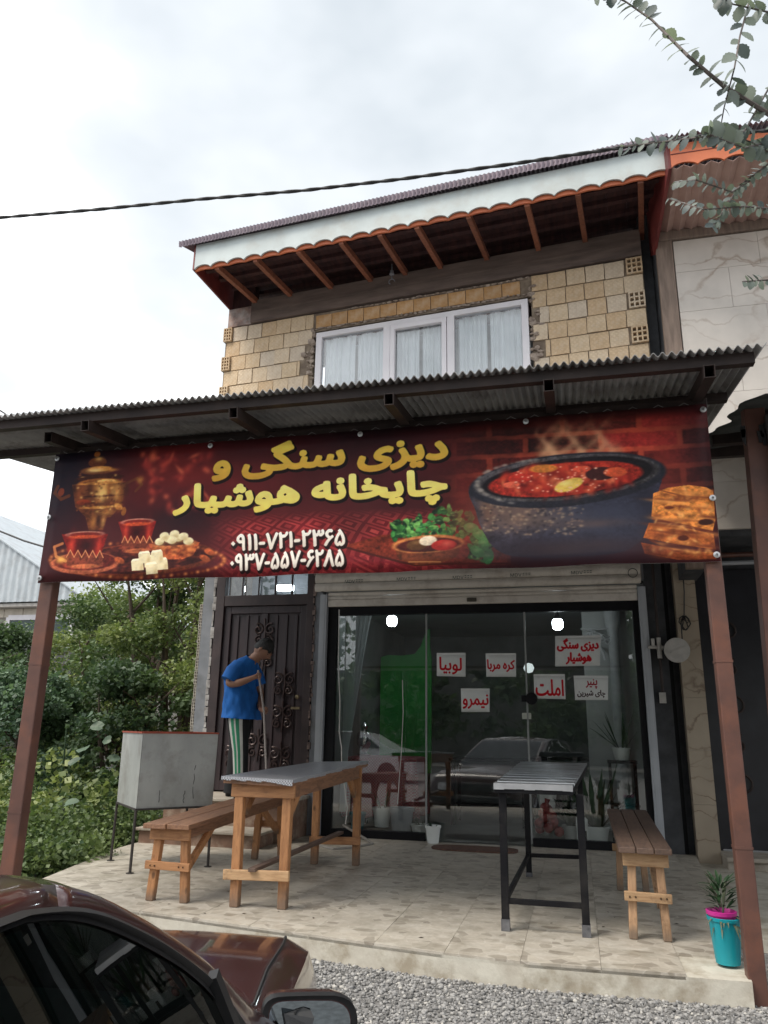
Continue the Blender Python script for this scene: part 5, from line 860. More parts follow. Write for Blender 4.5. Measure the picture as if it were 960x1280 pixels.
def printed_sheet(name, P, mat, back, parent=None, thick=Vector((0, .004, 0)), nu=1, nv=1, wav=None, **kw):
    """P = four corners (top left, top right, bottom right, bottom left), a thin sheet with UVs on its face"""
    P = [Vector(p) for p in P]; L = wloc(parent); me = bpy.data.meshes.new(name); V, F, UVs = [], [], []
    for j in range(nv + 1):
        for i in range(nu + 1):
            s, t = i / nu, j / nv; q = P[0].lerp(P[1], s).lerp(P[3].lerp(P[2], s), t)
            if wav: q = q + wav(s, t)
            V.append(q - L)
    n = len(V); V += [v + thick for v in V]; k = nu + 1
    for j in range(nv):
        for i in range(nu):
            a = j * k + i; F.append((a, a + k, a + k + 1, a + 1)); F.append((n + a, n + a + 1, n + a + k + 1, n + a + k))
    rim = [i for i in range(k)] + [j * k + nu for j in range(1, nv + 1)] + [nv * k + i for i in range(nu - 1, -1, -1)] + [j * k for j in range(nv - 1, 0, -1)]
    for a, b in zip(rim, rim[1:] + rim[:1]): F.append((a, b, n + b, n + a))
    me.from_pydata(V, [], F); me.materials.append(mat); me.materials.append(back); uv = me.uv_layers.new(name='UVMap')
    for p in me.polygons:
        front_face = p.index < 2 * nu * nv and p.index % 2 == 0; p.material_index = 0 if front_face else 1; p.use_smooth = nu > 1 and p.index < 2 * nu * nv
        for li, vi in zip(p.loop_indices, p.vertices):
            a = vi % n; uv.data[li].uv = ((a % k) / nu, 1 - (a // k) / nv)
    o = bpy.data.objects.new(name, me); COL.objects.link(o); o.parent = parent
    if parent: o.location = (0, 0, 0)
    return tag(o, **kw)

# ================================================================== CANOPY
canopy = thing('canopy', (-1.6, 6, .4), 'grey corrugated porch canopy carried on two brown steel posts', 'canopy')
SL = .128
def cz(y): return 3.425 + (y - 3.78) * SL
mb = MB(); corr(mb, (-4.25, 3.78, cz(3.78)), (1, 0, 0), (0, 1, SL), 5.27, 4.1, .045, .0115); mb.build('corrugated_sheet', GREYSHEET, canopy, smooth=True)
for y, w, h in ((3.86, .05, .06), (4.55, .05, .05), (5.35, .05, .05), (6.2, .05, .05), (7.1, .05, .05)):
    mb = MB(); mb.beam((-4.2, y, cz(y) - .013 - h / 2), (.97, y, cz(y) - .013 - h / 2), w, h); mb.build('purlin', DARKSTEEL, canopy)
for x in (-3.26, -2.86, -1.87, -.93, -.055, .745):
    if x == -3.26: a = 3.98
    else: a = 3.80
    mb = MB()      # hollow steel box section, open at the front
    for dx, dz, w, h in ((-.0255, 0, .004, .07), (.0255, 0, .004, .07), (0, .033, .047, .004), (0, -.033, .047, .004)): mb.beam((x + dx, a, cz(a) - .108 + dz), (x + dx, 7.9, cz(7.9) - .108 + dz), w, h)
    mb.beam((x, a + .25, cz(a + .25) - .108), (x, a + .26, cz(a + .26) - .108), .046, .062)
    ob = mb.build('rafter', DARKSTEEL, canopy)
mb = MB(); mb.beam((-3.36, 4.27, 3.33), (.80, 4.27, 3.33), .06, .07); mb.build('front_beam', DARKSTEEL, canopy, bevel=.004)
mb = MB(); mb.beam((-3.3, 4.27, 2.47), (.75, 4.27, 2.47), .03, .03); mb.build('banner_rail', BROWNSTEEL, canopy)
for x0, x1, zb in ((-3.36, -3.265, .25), (.705, .785, .22)):
    mb = MB(); mb.bb((x0, 4.225, zb), (x1, 4.305, 3.30)); po = mb.build('post', BROWNSTEEL, canopy, bevel=.006)
    mb = MB()
    for z in (1.02, 1.9): mb.bb((x0 - .002, 4.223, z), (x1 + .002, 4.307, z + .012))
    mb.build('weld_seam', BROWNSTEEL, po)
# ================================================================== BANNER
banner = thing('banner', (-1.28, 4.2, 2.42), 'wide printed cloth banner with yellow Persian lettering, tea glasses and a stone pot of stew', 'banner')
BX0, BX1, BZ0, BZ1 = -3.355, .785, 2.42, 3.31
printed_sheet('cloth', [(BX0, 4.2, BZ1), (BX1, 4.2, BZ1), (BX1 - .01, 4.2, BZ0), (BX0 + .0, 4.2, BZ0)], printmat('banner_print', paint_banner(), .55, BGAIN), simple('white_cloth_back', (.6, .6, .6), (.5, .5, .5), 5), banner, nu=60, nv=12,
              wav=lambda s, t: Vector((0, .006 * math.sin(s * 23) * math.sin(t * 3.1) + .004 * math.sin(s * 61 + t * 4), .004 * math.sin(s * 31) * t)))
EYE = simple('eyelet_metal', (.6, .6, .6), (.5, .5, .5), 8, .35, metal=.8)
for x, z in ((-3.335, 2.45), (-3.33, 2.86), (-3.33, 3.27), (.755, 2.45), (.765, 2.76), (.765, 3.27), (-2.2, 3.28), (-1.2, 3.28), (-.2, 3.28)):
    mb = MB(); mb.lathe((x, 4.186, z), [(.006, -.002), (.014, -.004), (.017, 0), (.017, .006), (.006, .008)], 12, rot=Matrix.Rotation(R(90), 3, 'X')); mb.lathe((x, 4.19, z), [(0, -.001), (.007, -.001), (.007, .004), (0, .005)], 8, rot=Matrix.Rotation(R(90), 3, 'X')); mb.build('eyelet', EYE, banner, smooth=True)
# lacing above the banner
mb = MB(); pts = []
for k in range(60):
    x = lerp(-3.3, .74, k / 59); pts.append((x, 4.215 if k % 2 else 4.20, 3.29 if k % 2 else 3.325))
mb.tube(pts, .003, 4); tag(mb.build('lacing', simple('grey_cord', (.10, .09, .09))), 'thin cord lacing the top edge of the printed banner to the canopy beam', 'cord')

# ================================================================== PAPERS TAPED TO THE GLASS
PAPER = simple('white_paper', (.62, .63, .62), (.56, .57, .56), 4, .8, bs=0)
def paper(px, words, label):
    W, H = 150, 116; I = np.ones((H, W, 3)) * np.array((212, 214, 212)); I *= (.97 + .05 * np.random.default_rng(len(label)).random((H, W, 1)))
    for key, x0, x1, base, ht, col, b in words:
        m = text_mask(key, W, H, x0 * W, x1 * W, base * H, ht * H, 0, b); I = I * (1 - m[..., None]) + np.array(col) * m[..., None]
    tl, tr, br, bl = [onY(x, y, 7.99) for x, y in px]
    t = thing('paper_sign', (tl + br) / 2, label, 'paper sign', 'menu papers taped inside the shop glass')
    printed_sheet('sheet', [tl, tr, br, bl], printmat('paper_print', I / 255, .8), PAPER, t, Vector((0, .0015, 0)), nu=6, nv=4, wav=lambda s, t: Vector((0, -.004 * math.sin(3.14 * s) * t, 0)))
    mb = MB(); c = (tl + tr) / 2; mb.box(c + Vector((0, -.003, -.004)), ((tr - tl).length, .002, .022)); mb.build('tape', simple('clear_tape', (.70, .71, .70), (.62, .63, .62), 6, .25, bs=0), t)
RED = (186, 22, 34)
paper([(546, 816), (582, 818), (582, 846), (546, 845)], [('lobia', .1, .86, .9, .72, RED, 2)], 'white paper with one big red word, hung left of the others near the glass join')
paper([(607, 817), (645, 818), (645, 846), (608, 846)], [('kare', .05, .95, .78, .52, RED, 2)], 'white paper with two red words beside the steel strip of the sliding door')
paper([(576, 861), (612, 862), (612, 890), (577, 890)], [('nimru', .06, .95, .85, .62, RED, 2)], 'white paper with a red word, lowest of the three on the middle glass')
paper([(694, 795), (751, 796), (750, 832), (694, 833)], [('dizi', .05, .95, .50, .42, RED, 2), ('hosh', .25, .80, .93, .38, RED, 2)], 'largest white paper with two lines of red words under the bright bulb')
paper([(667, 843), (706, 844), (707, 874), (668, 873)], [('omlet', .06, .94, .88, .68, RED, 2)], 'white paper with a red word just above the round black door lock')
paper([(717, 845), (760, 846), (760, 875), (719, 875)], [('panir', .35, .68, .52, .40, (150, 30, 40), 1), ('chai', .08, .92, .9, .32, (52, 34, 36), 1)], 'white paper with a small red word over a line of dark words')

# ================================================================== FURNITURE ON THE PORCH
def quadtop(m, c, t, mi=0): m.prism([Vector(p) for p in c], (0, 0, -t), mi)
ZP = .48
# --- wooden table
def vinyl():
    m, nt, b, o = nodes('dotted_vinyl_cloth'); v = coords(nt); ck = N(nt, 'ShaderNodeTexChecker', Scale=110.0); nt.links.new(v, ck.inputs['Vector'])
    f = noise(nt, v, 9, 4); c = mixc(nt, ramp(nt, ck.outputs['Fac'], [(.4, (.05, .05, .06)), (.6, (.60, .60, .62))]), (.24, .25, .28), ramp(nt, f, [(.3, (.1,) * 3), (.7, (.5,) * 3)]))
    nt.links.new(c, b.inputs['Base Color']); b.inputs['Roughness'].default_value = .28; return m
fl, fr, br, bl = onY(277, 970, 4.72), onY(366, 975, 4.72), onY(460, 951, 6.55), onY(385, 949.5, 6.55)
bl.x = fl.x + (br.x - fr.x); bl.z = (br.z + fl.z) / 2
tab = thing('wooden_table', ((fl.x + br.x) / 2, 5.6, ZP), 'long orange pine table covered with a dotted grey vinyl cloth, beside the low wooden bench', 'table')
mb = MB(); quadtop(mb, (fl, fr, br, bl), .012); n = 14
for (p, q) in ((fl, fr), (fr, br)):
    for k in range(n):
        a, b = p.lerp(q, k / n), p.lerp(q, (k + 1) / n); d = Vector((0, -.006, 0)) if p is fl else Vector((.006, 0, 0)); dz = .02 + .004 * math.sin(k * 2.1) + (.012 if (p is fl and k > 10) else 0)
        mb.add([a + d * .2, b + d * .2, b + d + Vector((0, 0, -dz)), a + d + Vector((0, 0, -dz))], [(0, 1, 2, 3)])
mb.build('tablecloth', vinyl(), tab)
mb = MB(); quadtop(mb, [p + Vector((0, 0, -.0125)) for p in (fl + Vector((.01, .012, 0)), fr + Vector((-.01, .012, 0)), br, bl)], .03); mb.build('board', WOODL, tab)
LEG = {'fl': (-2.10, 4.80), 'fr': (-1.80, 4.83), 'rl': (-2.13, 6.40), 'rr': (-1.79, 6.44)}
for k, (x, y) in LEG.items():
    zt = (fl.z if y < 5 else br.z) - .045; mb = MB(); mb.beam((x, y, ZP), (x + random.uniform(-.012, .012), y, zt), .056, .056, up=(0, 1, 0), w2=.060); mb.build('leg', WOODW, tab, bevel=.006)
for y, z in ((4.80, .665), (6.42, .66)):
    mb = MB(); mb.beam((-2.17, y - .042, z), (-1.74, y - .042, z + .012), .026, .058); mb.build('crossbar', WOODPALEX if y < 5 else WOODX, tab, bevel=.004)
for a, b in (((-2.11, 4.80), (-1.79, 4.82)), ((-2.12, 6.41), (-1.80, 6.43))):
    zt = (fl.z if a[1] < 5 else br.z) - .085; mb = MB(); mb.beam((a[0] - .05, a[1] - .02, zt), (b[0] + .05, b[1] - .02, zt), .03, .08); mb.build('apron', WOODX, tab, bevel=.004)
for x in (-2.10, -1.79):
    mb = MB(); mb.beam((x, 4.80, fl.z - .09), (x + .01, 6.42, br.z - .09), .03, .085); mb.build('apron', WOODL, tab, bevel=.004)
mb = MB(); mb.beam((-1.97, 4.72, .705), (-1.93, 6.46, .72), .05, .022); mb.build('long_stretcher', WOODDARK, tab, bevel=.003)
for x, y, s in ((-2.10, 4.86, 1), (-1.80, 4.88, 1), (-1.80, 6.38, -1)):
    mb = MB(); mb.beam((x, y, 1.02), (x, y + s * .20, 1.19), .03, .06); mb.build('brace', WOODW, tab, bevel=.003)
# --- benches
def bench(label, x0, x1, y0, y1, z0, z1, top, legm, crossm, longm, planks, lean, lt):
    t = thing('bench', ((x0 + x1) / 2, (y0 + y1) / 2, ZP), label, 'bench'); w = (x1 - x0) / planks
    for k in range(planks):
        mb = MB(); a, b = x0 + k * w, x0 + (k + 1) * w - .004; dy = random.uniform(-.012, .012)
        quadtop(mb, ((a, y0 + dy, z0), (b, y0 + dy, z0), (b, y1, z1), (a, y1, z1)), .03); mb.build('plank', top, t, bevel=.004)
    for y, z, s in ((y0 + .1, z0, 1), (y1 - .14, z1, -1)):
        for sg, x in ((-1, x0 + .07), (1, x1 - .07)):
            mb = MB(); mb.beam((x + sg * lean, y, ZP), (x, y, z - .035), lt, lt * .95, up=(0, 1, 0)); mb.build('leg', legm, t, bevel=.006)
        mb = MB(); mb.beam((x0 + .02, y - s * .035, z - .065), (x1 - .02, y - s * .035, z - .065), .024, .07); mb.build('apron', crossm, t, bevel=.003)
        mb = MB(); mb.beam((x0 + .035 - lean, y - s * .038, z - .25), (x1 - .035 + lean, y - s * .038, z - .255), .022, .048); cb_ = mb.build('crossbar', crossm, t, bevel=.003); mb = MB()
        for xx in (x0 + .045, x0 + .075, x1 - .075, x1 - .045): mb.lathe((xx, y - s * .0505, z - .2525), [(0, -.002), (.005, -.001), (.005, .002)], 8, rot=Matrix.Rotation(R(90 * s), 3, 'X'))
        mb.build('nail_heads', BLACKMETAL, cb_, kind='stuff')
        mb = MB(); mb.beam((x1 - .075, y + s * .03, z - .30), (x1 - .085, y + s * .42, z - .06), .03, .05); mb.build('brace', legm, t, bevel=.003)
    mb = MB(); mb.beam((x1 - .05, y0 + .06, z0 - .06), (x1 - .05, y1 - .06, z1 - .06), .026, .06); mb.build('side_rail', longm, t, bevel=.003)
    mb = MB(); mb.beam((x0 + .05, y0 + .06, z0 - .06), (x0 + .05, y1 - .06, z1 - .06), .026, .06); mb.build('side_rail', longm, t, bevel=.003)
    return t
a, b, c = onY(184, 1026, 4.74), onY(240, 1033, 4.74), onY(352, 990, 6.55)
bench('long low orange wooden bench between the grey tin box and the cloth covered table', a.x, b.x, 4.70, 6.6, (a.z + b.z) / 2, c.z, WOODL, WOODW, WOODX, WOODL, 2, .03, .052)
a, b, c = onY(773, 1058, 4.66), onY(841, 1063, 4.66), onY(822, 1013, 6.25)
bench('wooden bench with three dark planks and pale legs, right of the black steel table', a.x, b.x, 4.66, 6.25, (a.z + b.z) / 2, c.z, WOODDARK, WOODPALE, WOODPALEX, WOODDARK, 3, .018, .044)
# --- black steel table with a ribbed tin top
fl, fr, br, bl = onY(617, 977, 4.66), onY(716, 984, 4.66), onY(734, 954, 6.5), onY(656, 950, 6.5)
bl.z = br.z = (br.z + bl.z) / 2; fl.z = fr.z = (fl.z + fr.z) / 2; bl.x = fl.x + .035
bt = thing('steel_table', ((fl.x + br.x) / 2, 5.6, ZP), 'narrow black steel table with a ribbed silver tin top', 'table')
TIN = simple('ribbed_tin', (.42, .44, .46), (.30, .32, .34), 7, .34, metal=.75, dirt=((.12, .11, .1), .5, 6), bs=.05)
mb = MB(); quadtop(mb, [p - Vector((0, 0, .018)) for p in (fl, fr, br, bl)], .035); mb.build('top_frame', BLACKMETAL, bt, bevel=.003)
for k in range(11):
    t0, t1 = k / 11, (k + .8) / 11; mb = MB(); p, q, r, s = fl.lerp(bl, t0), fr.lerp(br, t0), fr.lerp(br, t1), fl.lerp(bl, t1)
    rings = []
    for e, f in ((p, s), (q, r)): rings.append([e + Vector((0, 0, -.017)), e + Vector((0, .006, -.004)), e.lerp(f, .3), e.lerp(f, .7), f + Vector((0, -.006, -.004)), f + Vector((0, 0, -.017))])
    mb.loft(rings); mb.build('tin_rib', TIN, bt)
mb = MB(); x = fl.x
while x < fr.x - .01:
    w = min(random.uniform(.04, .12), fr.x - x); 
    if not (.45 < (x - fl.x) / (fr.x - fl.x) < .60 and random.random() < .7): mb.bb((x, 4.652, fl.z - .03 + random.uniform(-.003, .003)), (x + w, 4.658, fl.z + .002))
    x += w
mb.build('front_trim', simple('bright_tin_edge', (.62, .63, .65), (.5, .51, .53), 9, .3, metal=.6), bt)
BL = [(-.44, 4.73), (-.005, 4.73), (-.41, 6.42), (.0, 6.46)]
for x, y in BL:
    zt = (fl.z if y < 5 else bl.z) - .05; mb = MB(); mb.bb((x - .021, y - .021, ZP), (x + .021, y + .021, zt)); lg = mb.build('leg', BLACKMETAL, bt, bevel=.003)
    mb = MB(); mb.bb((x - .0235, y - .0235, ZP), (x + .0235, y + .0235, ZP + (.06 if y < 5 else .03))); mb.build('foot_sleeve', simple('worn_bare_steel', (.20, .20, .21), (.09, .09, .1), 18, .5, metal=.4), lg)
for p, q in ((0, 1), (2, 3), (0, 2), (1, 3)):
    mb = MB(); mb.beam((*BL[p], .63), (*BL[q], .63), .026, .028); mb.build('stretcher', BLACKMETAL, bt, bevel=.002)
# --- grey tin box on rod legs
gb = thing('tin_box', (-3.3, 5.98, ZP), 'dull grey tin box with a red rusty rim on four thin rod legs', 'barbecue')
F_, B_, Rr, K_ = Vector((-3.29, 5.56, 0)), Vector((-3.735, 6.0, 0)), Vector((-2.875, 6.0, 0)), Vector((-3.32, 6.44, 0))
ZT, ZB = 1.485, .93; mb = MB(); cen = (F_ + K_) / 2
def ins(p, z, s): return Vector((lerp(cen.x, p.x, s), lerp(cen.y, p.y, s), z))
for p, q in ((F_, Rr), (Rr, K_), (K_, B_), (B_, F_)):
    mb.prism([ins(p, ZB, 1.0), ins(q, ZB, 1.0), ins(q, ZT, 1.02), ins(p, ZT, 1.02)], (cen - (p + q) / 2).normalized() * .004)
mb.prism([ins(p, ZB + .002, .99) for p in (F_, Rr, K_, B_)], (0, 0, .004)); mb.build('box', BOXGREY, gb)
for p, q in ((F_, Rr), (Rr, K_), (K_, B_), (B_, F_)):
    mb = MB(); mb.beam(ins(p, ZT + .002, 1.02), ins(q, ZT + .002, 1.02), .016, .012); mb.build('rim', RUSTRED, gb)
mb = MB()
for p, q in ((F_, Rr), (Rr, K_), (K_, B_), (B_, F_)): mb.beam(ins(p, ZB - .006, .995), ins(q, ZB - .006, .995), .018, .014)
mb.build('angle_frame', STEELROD, gb)
for p in (F_, B_, Rr, K_):
    mb = MB(); mb.tube([(p.x, p.y, ZP + .004), (p.x + (cen.x - p.x) * .01, p.y, ZB - .004)], .011, 8); lg = mb.build('leg', STEELROD, gb, smooth=True); mb = MB(); mb.lathe((p.x, p.y, ZP), [(0, 0), (.03, 0), (.03, .004), (0, .005)], 10); mb.build('foot_plate', STEELROD, lg)
mb = MB(); f = F_.lerp(Rr, .45)
for q, z0, z1 in ((.72, .99, 1.24), (.28, .97, 1.08), (.6, .96, 1.05)):
    p = F_.lerp(Rr, q); nrm = Vector((.69, -.72, 0)) * .003; mb.tube([Vector((p.x, p.y, lerp(z0, z1, k / 5))) + nrm + Vector((random.uniform(-.008, .008), 0, 0)) for k in range(6)], .003, 4)
mb.build('scratch', simple('dark_scratch', (.10, .10, .10)), gb)
# --- bucket with a plant
bk = thing('potted_plant', (.655, 4.42, ZP), 'turquoise bucket with a magenta pot and a narrow leaved plant, against the right post', 'plant pot')
mb = MB(); mb.lathe((.655, 4.42, ZP), [(0, .002), (.056, .002), (.057, .01), (.074, .19), (.080, .192), (.081, .205), (.075, .207), (.072, .195), (.055, .02)], 24); mb.build('bucket', BLUEPOT, bk, smooth=True)
mb = MB(); mb.lathe((.645, 4.42, ZP), [(.05, .06), (.064, .215), (.071, .216), (.072, .232), (.066, .234), (.062, .222), (.06, .20), (0, .20)], 24); mb.build('inner_pot', PINKPOT, bk, smooth=True)
mb = MB(); mb.lathe((.645, 4.42, ZP), [(0, .207), (.06, .204)], 16); mb.build('soil', SOIL, bk)
def blade(m, base, d, L, w, droop, n=4):
    d = Vector(d).normalized(); side = d.cross(Vector((0, 0, 1))); side = side.normalized() if side.length > .01 else Vector((1, 0, 0)); P = []
    for k in range(n + 1):
        t = k / n; p = Vector(base) + d * L * t + Vector((0, 0, -droop * t * t)); ww = w * math.sin(math.pi * (.12 + .88 * t) * .98) ; P.append((p - side * ww / 2, p + Vector((0, 0, -ww * .2)), p + side * ww / 2))
    b = len(m.v)
    for a in P: m.v += [tuple(q) for q in a]
    for k in range(n):
        for j in (0, 1): m.f.append((b + 3 * k + j, b + 3 * k + j + 1, b + 3 * k + 4 + j, b + 3 * k + 3 + j)); m.m.append(0)
PLANT = simple('plant_leaf', (.035, .085, .03), (.02, .055, .022), 14, .45, vary=.2); PLANTP = simple('pale_plant_leaf', (.12, .14, .085), (.07, .09, .05), 14, .5)
mb = MB()
for k in range(58):
    a = random.uniform(0, 6.28); h = random.uniform(.03, .17); st_ = Vector((.65 + .03 * math.cos(a), 4.42 + .03 * math.sin(a), ZP + .2 + h)); blade(mb, st_, (math.cos(a), math.sin(a), random.uniform(.1, 1.1)), random.uniform(.05, .09), .015, random.uniform(0, .03))
mb.build('leaves', PLANT, bk)
mb = MB()
for k in range(16):
    a = random.uniform(0, 6.28); blade(mb, (.655 + .02 * math.cos(a), 4.40, ZP + .21), (math.cos(a), math.sin(a) - .4, .5), random.uniform(.06, .1), .016, random.uniform(.05, .13))
for k in range(5): mb.tube([(.65, 4.42, ZP + .2), (.65 + random.uniform(-.03, .03), 4.42 + random.uniform(-.03, .03), ZP + .36)], .003, 4)
mb.build('pale_leaves', PLANTP, bk)
# --- door mat
mb = MB(); mb.prism([(-.98 + .40 * math.copysign(abs(math.cos(a)) ** .5, math.cos(a)), 7.62 + .17 * math.copysign(abs(math.sin(a)) ** .7, math.sin(a)), .4805) for a in [6.2832 * k / 36 for k in range(36)]], (0, 0, .012))
tag(mb.build('doormat', simple('brown_coir', (.16, .085, .06), (.09, .05, .04), 40, .95, bs=.8)), 'worn brown doormat lying in front of the glass door', 'doormat')

# ================================================================== THINGS IN THE SHOP WINDOW
def pot(x, y, z, r, h, mat, label, leaf=None, cat='plant pot', kindn='flower_pot', ll=(.1, .2), nl=14, lw=.02, group=None):
    t = thing(kindn, (x, y, z), label, cat, group); mb = MB(); mb.lathe((x, y, z), [(0, .001), (r * .72, .001), (r * .74, .01), (r * .97, h * .86), (r * 1.06, h * .87), (r * 1.07, h), (r * .98, h), (r * .92, h * .88), (0, h * .86)], 18); mb.build('pot', mat, t, smooth=True)
    if leaf:
        mb = MB(); mb.lathe((x, y, z), [(0, h * .93), (r * .9, h * .9)], 12); mb.build('soil', SOIL, t); mb = MB()
        for k in range(nl):
            a = random.uniform(0, 6.28); blade(mb, (x + r * .4 * math.cos(a), y + r * .4 * math.sin(a), z + h * .9), (math.cos(a) * random.uniform(.1, .8), math.sin(a) * random.uniform(.1, .6), random.uniform(.5, 1)), random.uniform(*ll), lw, random.uniform(0, .08))
        mb.build('leaves', leaf, t)
    return t
DPL = simple('dark_window_leaf', (.04, .075, .04), (.02, .04, .022), 9, .4)
pot(-2.03, 8.28, .56, .10, .19, WHITEPOT, 'white pot with a dark stiff plant standing in the window left of the pale bin', DPL, nl=9, ll=(.15, .3))
pot(-1.81, 8.24, .49, .125, .27, simple('translucent_bin', (.42, .44, .47), (.36, .38, .41), 4, .5, bs=0), 'tall pale translucent plastic bin in the window below the red cloth', cat='bin', kindn='plastic_bin')
pot(-1.61, 8.22, .49, .095, .12, WHITEPOT, 'low wide white pot with feathery stems in the window', PLANTP, nl=20, ll=(.05, .12), lw=.008)
pot(-1.42, 7.90, .48, .075, .16, WHITEPOT, 'small white pot on the porch in front of the glass join', DPL, nl=8, ll=(.04, .09))
pot(-2.3, 8.3, .49, .085, .20, TEALPOT, 'teal plastic pot behind the wooden table leg', kindn='flower_pot')
pot(-.33, 8.30, .81, .105, .16, WHITEPOT, 'white pot hanging over the red net sack, green blades over its rim', DPL, nl=16, ll=(.12, .28))
pot(.13, 8.22, .50, .13, .17, WHITEPOT, 'broad white pot near the right end of the glass with a tall dark plant', DPL, nl=46, ll=(.35, .75), lw=.05)
pot(.42, 8.32, 1.28, .09, .12, WHITEPOT, 'white pot with sword leaves on a stand at the far right of the window', DPL, nl=12, ll=(.25, .45), lw=.03)
pot(-.1, 8.36, .50, .09, .15, WHITEPOT, 'grey white pot half hidden behind the tall carton', DPL, nl=26, ll=(.3, .6), lw=.035)
bx = thing('carton', (.02, 8.15, .49), 'narrow white carton standing between pots in the window', 'carton'); mb = MB(); mb.bb((-.055, 8.12, .49), (.055, 8.2, .75)); mb.build('box', WHITEPOT, bx, bevel=.004); mb = MB(); mb.bb((.0, 8.116, .52), (.04, 8.1195, .63)); mb.build('dark_label', BLACK, bx)
sk = thing('onion_sack', (-.33, 8.2, .56), 'red net sack of onions slumped in the window under the hanging pot', 'sack'); NET = simple('red_net', (.36, .07, .06), (.22, .04, .045), 30, .7, bs=.6)
mb = MB()
for k in range(13):
    a = k * 2.4; rr = .11 * (1 - k / 15); c = Vector((-.33 + rr * math.cos(a), 8.2 + rr * .5 * math.sin(a), .60 + .018 * k)); t = bmesh.new(); bmesh.ops.create_icosphere(t, subdivisions=2, radius=.05); mb.add([c + v.co for v in t.verts], [tuple(v.index for v in f.verts) for f in t.faces]); t.free()
mb.build('onions', NET, sk, smooth=True)
mb = MB(); mb.tube([(-.33, 8.2, .80), (-.33, 8.2, .86), (-.32, 8.2, .90)], [.05, .018, .03], 10); mb.build('neck', NET, sk, smooth=True)
st_ = thing('plant_stand', (.42, 8.32, .5), 'dark plant stand behind the right end of the shop glass', 'stand'); mb = MB()
for x in (.30, .54):
    for y in (8.24, 8.4): mb.bb((x - .012, y - .012, .48), (x + .012, y + .012, 1.28))
mb.bb((.28, 8.22, 1.25), (.56, 8.42, 1.28)); mb.bb((.28, 8.22, .85), (.56, 8.42, .87)); mb.build('frame', BLACKMETAL, st_)
# table under a red checked cloth
def checkcloth():
    m, nt, b, o = nodes('red_checked_cloth'); v = coords(nt); ck = N(nt, 'ShaderNodeTexChecker', Scale=64.0); nt.links.new(v, ck.inputs['Vector'])
    c = ramp(nt, ck.outputs['Fac'], [(.4, (.30, .035, .06)), (.6, (.34, .20, .20))]); nt.links.new(c, b.inputs['Base Color']); b.inputs['Roughness'].default_value = .9; return m
ct = thing('dining_table', (-2.1, 8.9, .48), 'dining table inside the shop draped with a red checked cloth', 'table'); mb = MB(); rings = []
for z, e in ((1.235, 0), (1.225, .012), (1.05, .02), (.85, .03), (.62, .04)):
    r_ = []
    for k in range(48):
        a = 6.2832 * k / 48; cx_, sy_ = math.copysign(abs(math.cos(a)) ** .35, math.cos(a)), math.copysign(abs(math.sin(a)) ** .35, math.sin(a)); f = e * (1 + .8 * math.sin(k * 1.7)); r_.append((-2.15 + (.40 + f) * cx_, 8.95 + (.38 + f) * sy_, z + (random.uniform(-.02, .02) if z < .7 else 0)))
    rings.append(r_)
mb.loft(rings); mb.build('cloth', checkcloth(), ct, smooth=True)
mb = MB()
for x in (-2.45, -1.85):
    for y in (8.7, 9.2): mb.bb((x - .02, y - .02, .478), (x + .02, y + .02, 1.2))
mb.build('legs', BLACKMETAL, ct)
for (x, y, lab) in ((-1.05, 9.7, 'dark bare table standing deep in the shop behind the glass door'), (-.15, 10.6, 'dark bare table at the back of the shop, half hidden by the tall plant')):
    dt = thing('dining_table', (x, y, .48), lab, 'table'); mb = MB(); mb.bb((x - .45, y - .3, 1.19), (x + .45, y + .3, 1.22)); mb.build('tabletop', BLACKMETAL, dt)
    for sx in (-.41, .41):
        for sy in (-.26, .26): mb = MB(); mb.bb((x + sx - .02, y + sy - .02, .478), (x + sx + .02, y + sy + .02, 1.19)); mb.build('leg', BLACKMETAL, dt)
    mb = MB(); mb.bb((x - .41, y - .01, .68), (x + .41, y + .01, .71)); mb.build('stretcher', BLACKMETAL, dt)
# silver samovar on the checked table
sm = thing('samovar', (-2.38, 8.8, 1.24), 'small silver samovar standing on the red checked table inside', 'samovar'); mb = MB(); mb.lathe((-2.38, 8.8, 1.24), [(0, 0), (.07, 0), (.075, .02), (.04, .05), (.05, .08), (.085, .13), (.09, .22), (.075, .26), (.03, .28), (.035, .30), (.05, .33), (.02, .37), (0, .38)], 18); mb.build('urn', simple('silver_metal', (.7, .7, .7), metal=1, rough=.18, bs=0), sm, smooth=True)
mb = MB(); mb.tube([(-2.38, 8.70, 1.34), (-2.38, 8.66, 1.34), (-2.38, 8.65, 1.31)], .01, 6); mb.build('tap', simple('silver_tap', (.6, .6, .6), metal=1, rough=.3), sm)
# bulbs
for (p, lab) in ((onY(490, 776, 8.75), 'lit white bulb hanging inside the glass above the green screen'), (onY(697, 780, 8.75), 'lit white bulb hanging above the largest paper sign')):
    t = thing('bulb', p, lab, 'bulb'); mb = MB(); mb.lathe(p, [(0, -.065), (.035, -.062), (.056, -.04), (.06, .02), (.052, .045), (.035, .055)], 18); mb.build('globe', BULB, t, smooth=True)
    mb = MB(); mb.lathe(p, [(.036, .055), (.03, .09), (.02, .11), (.012, .2)], 12); mb.build('socket', BLACK, t, smooth=True)
q = onY(661, 835, 11.0); t = thing('wall_lamp', q, 'small round pale lamp glowing dimly deep in the shop', 'lamp'); mb = MB(); mb.lathe(q, [(0, -.07), (.05, -.055), (.075, 0), (.05, .055), (0, .07)], 14); mb.build('globe', emit('dim_globe', (.8, .9, .9), .35), t, smooth=True)

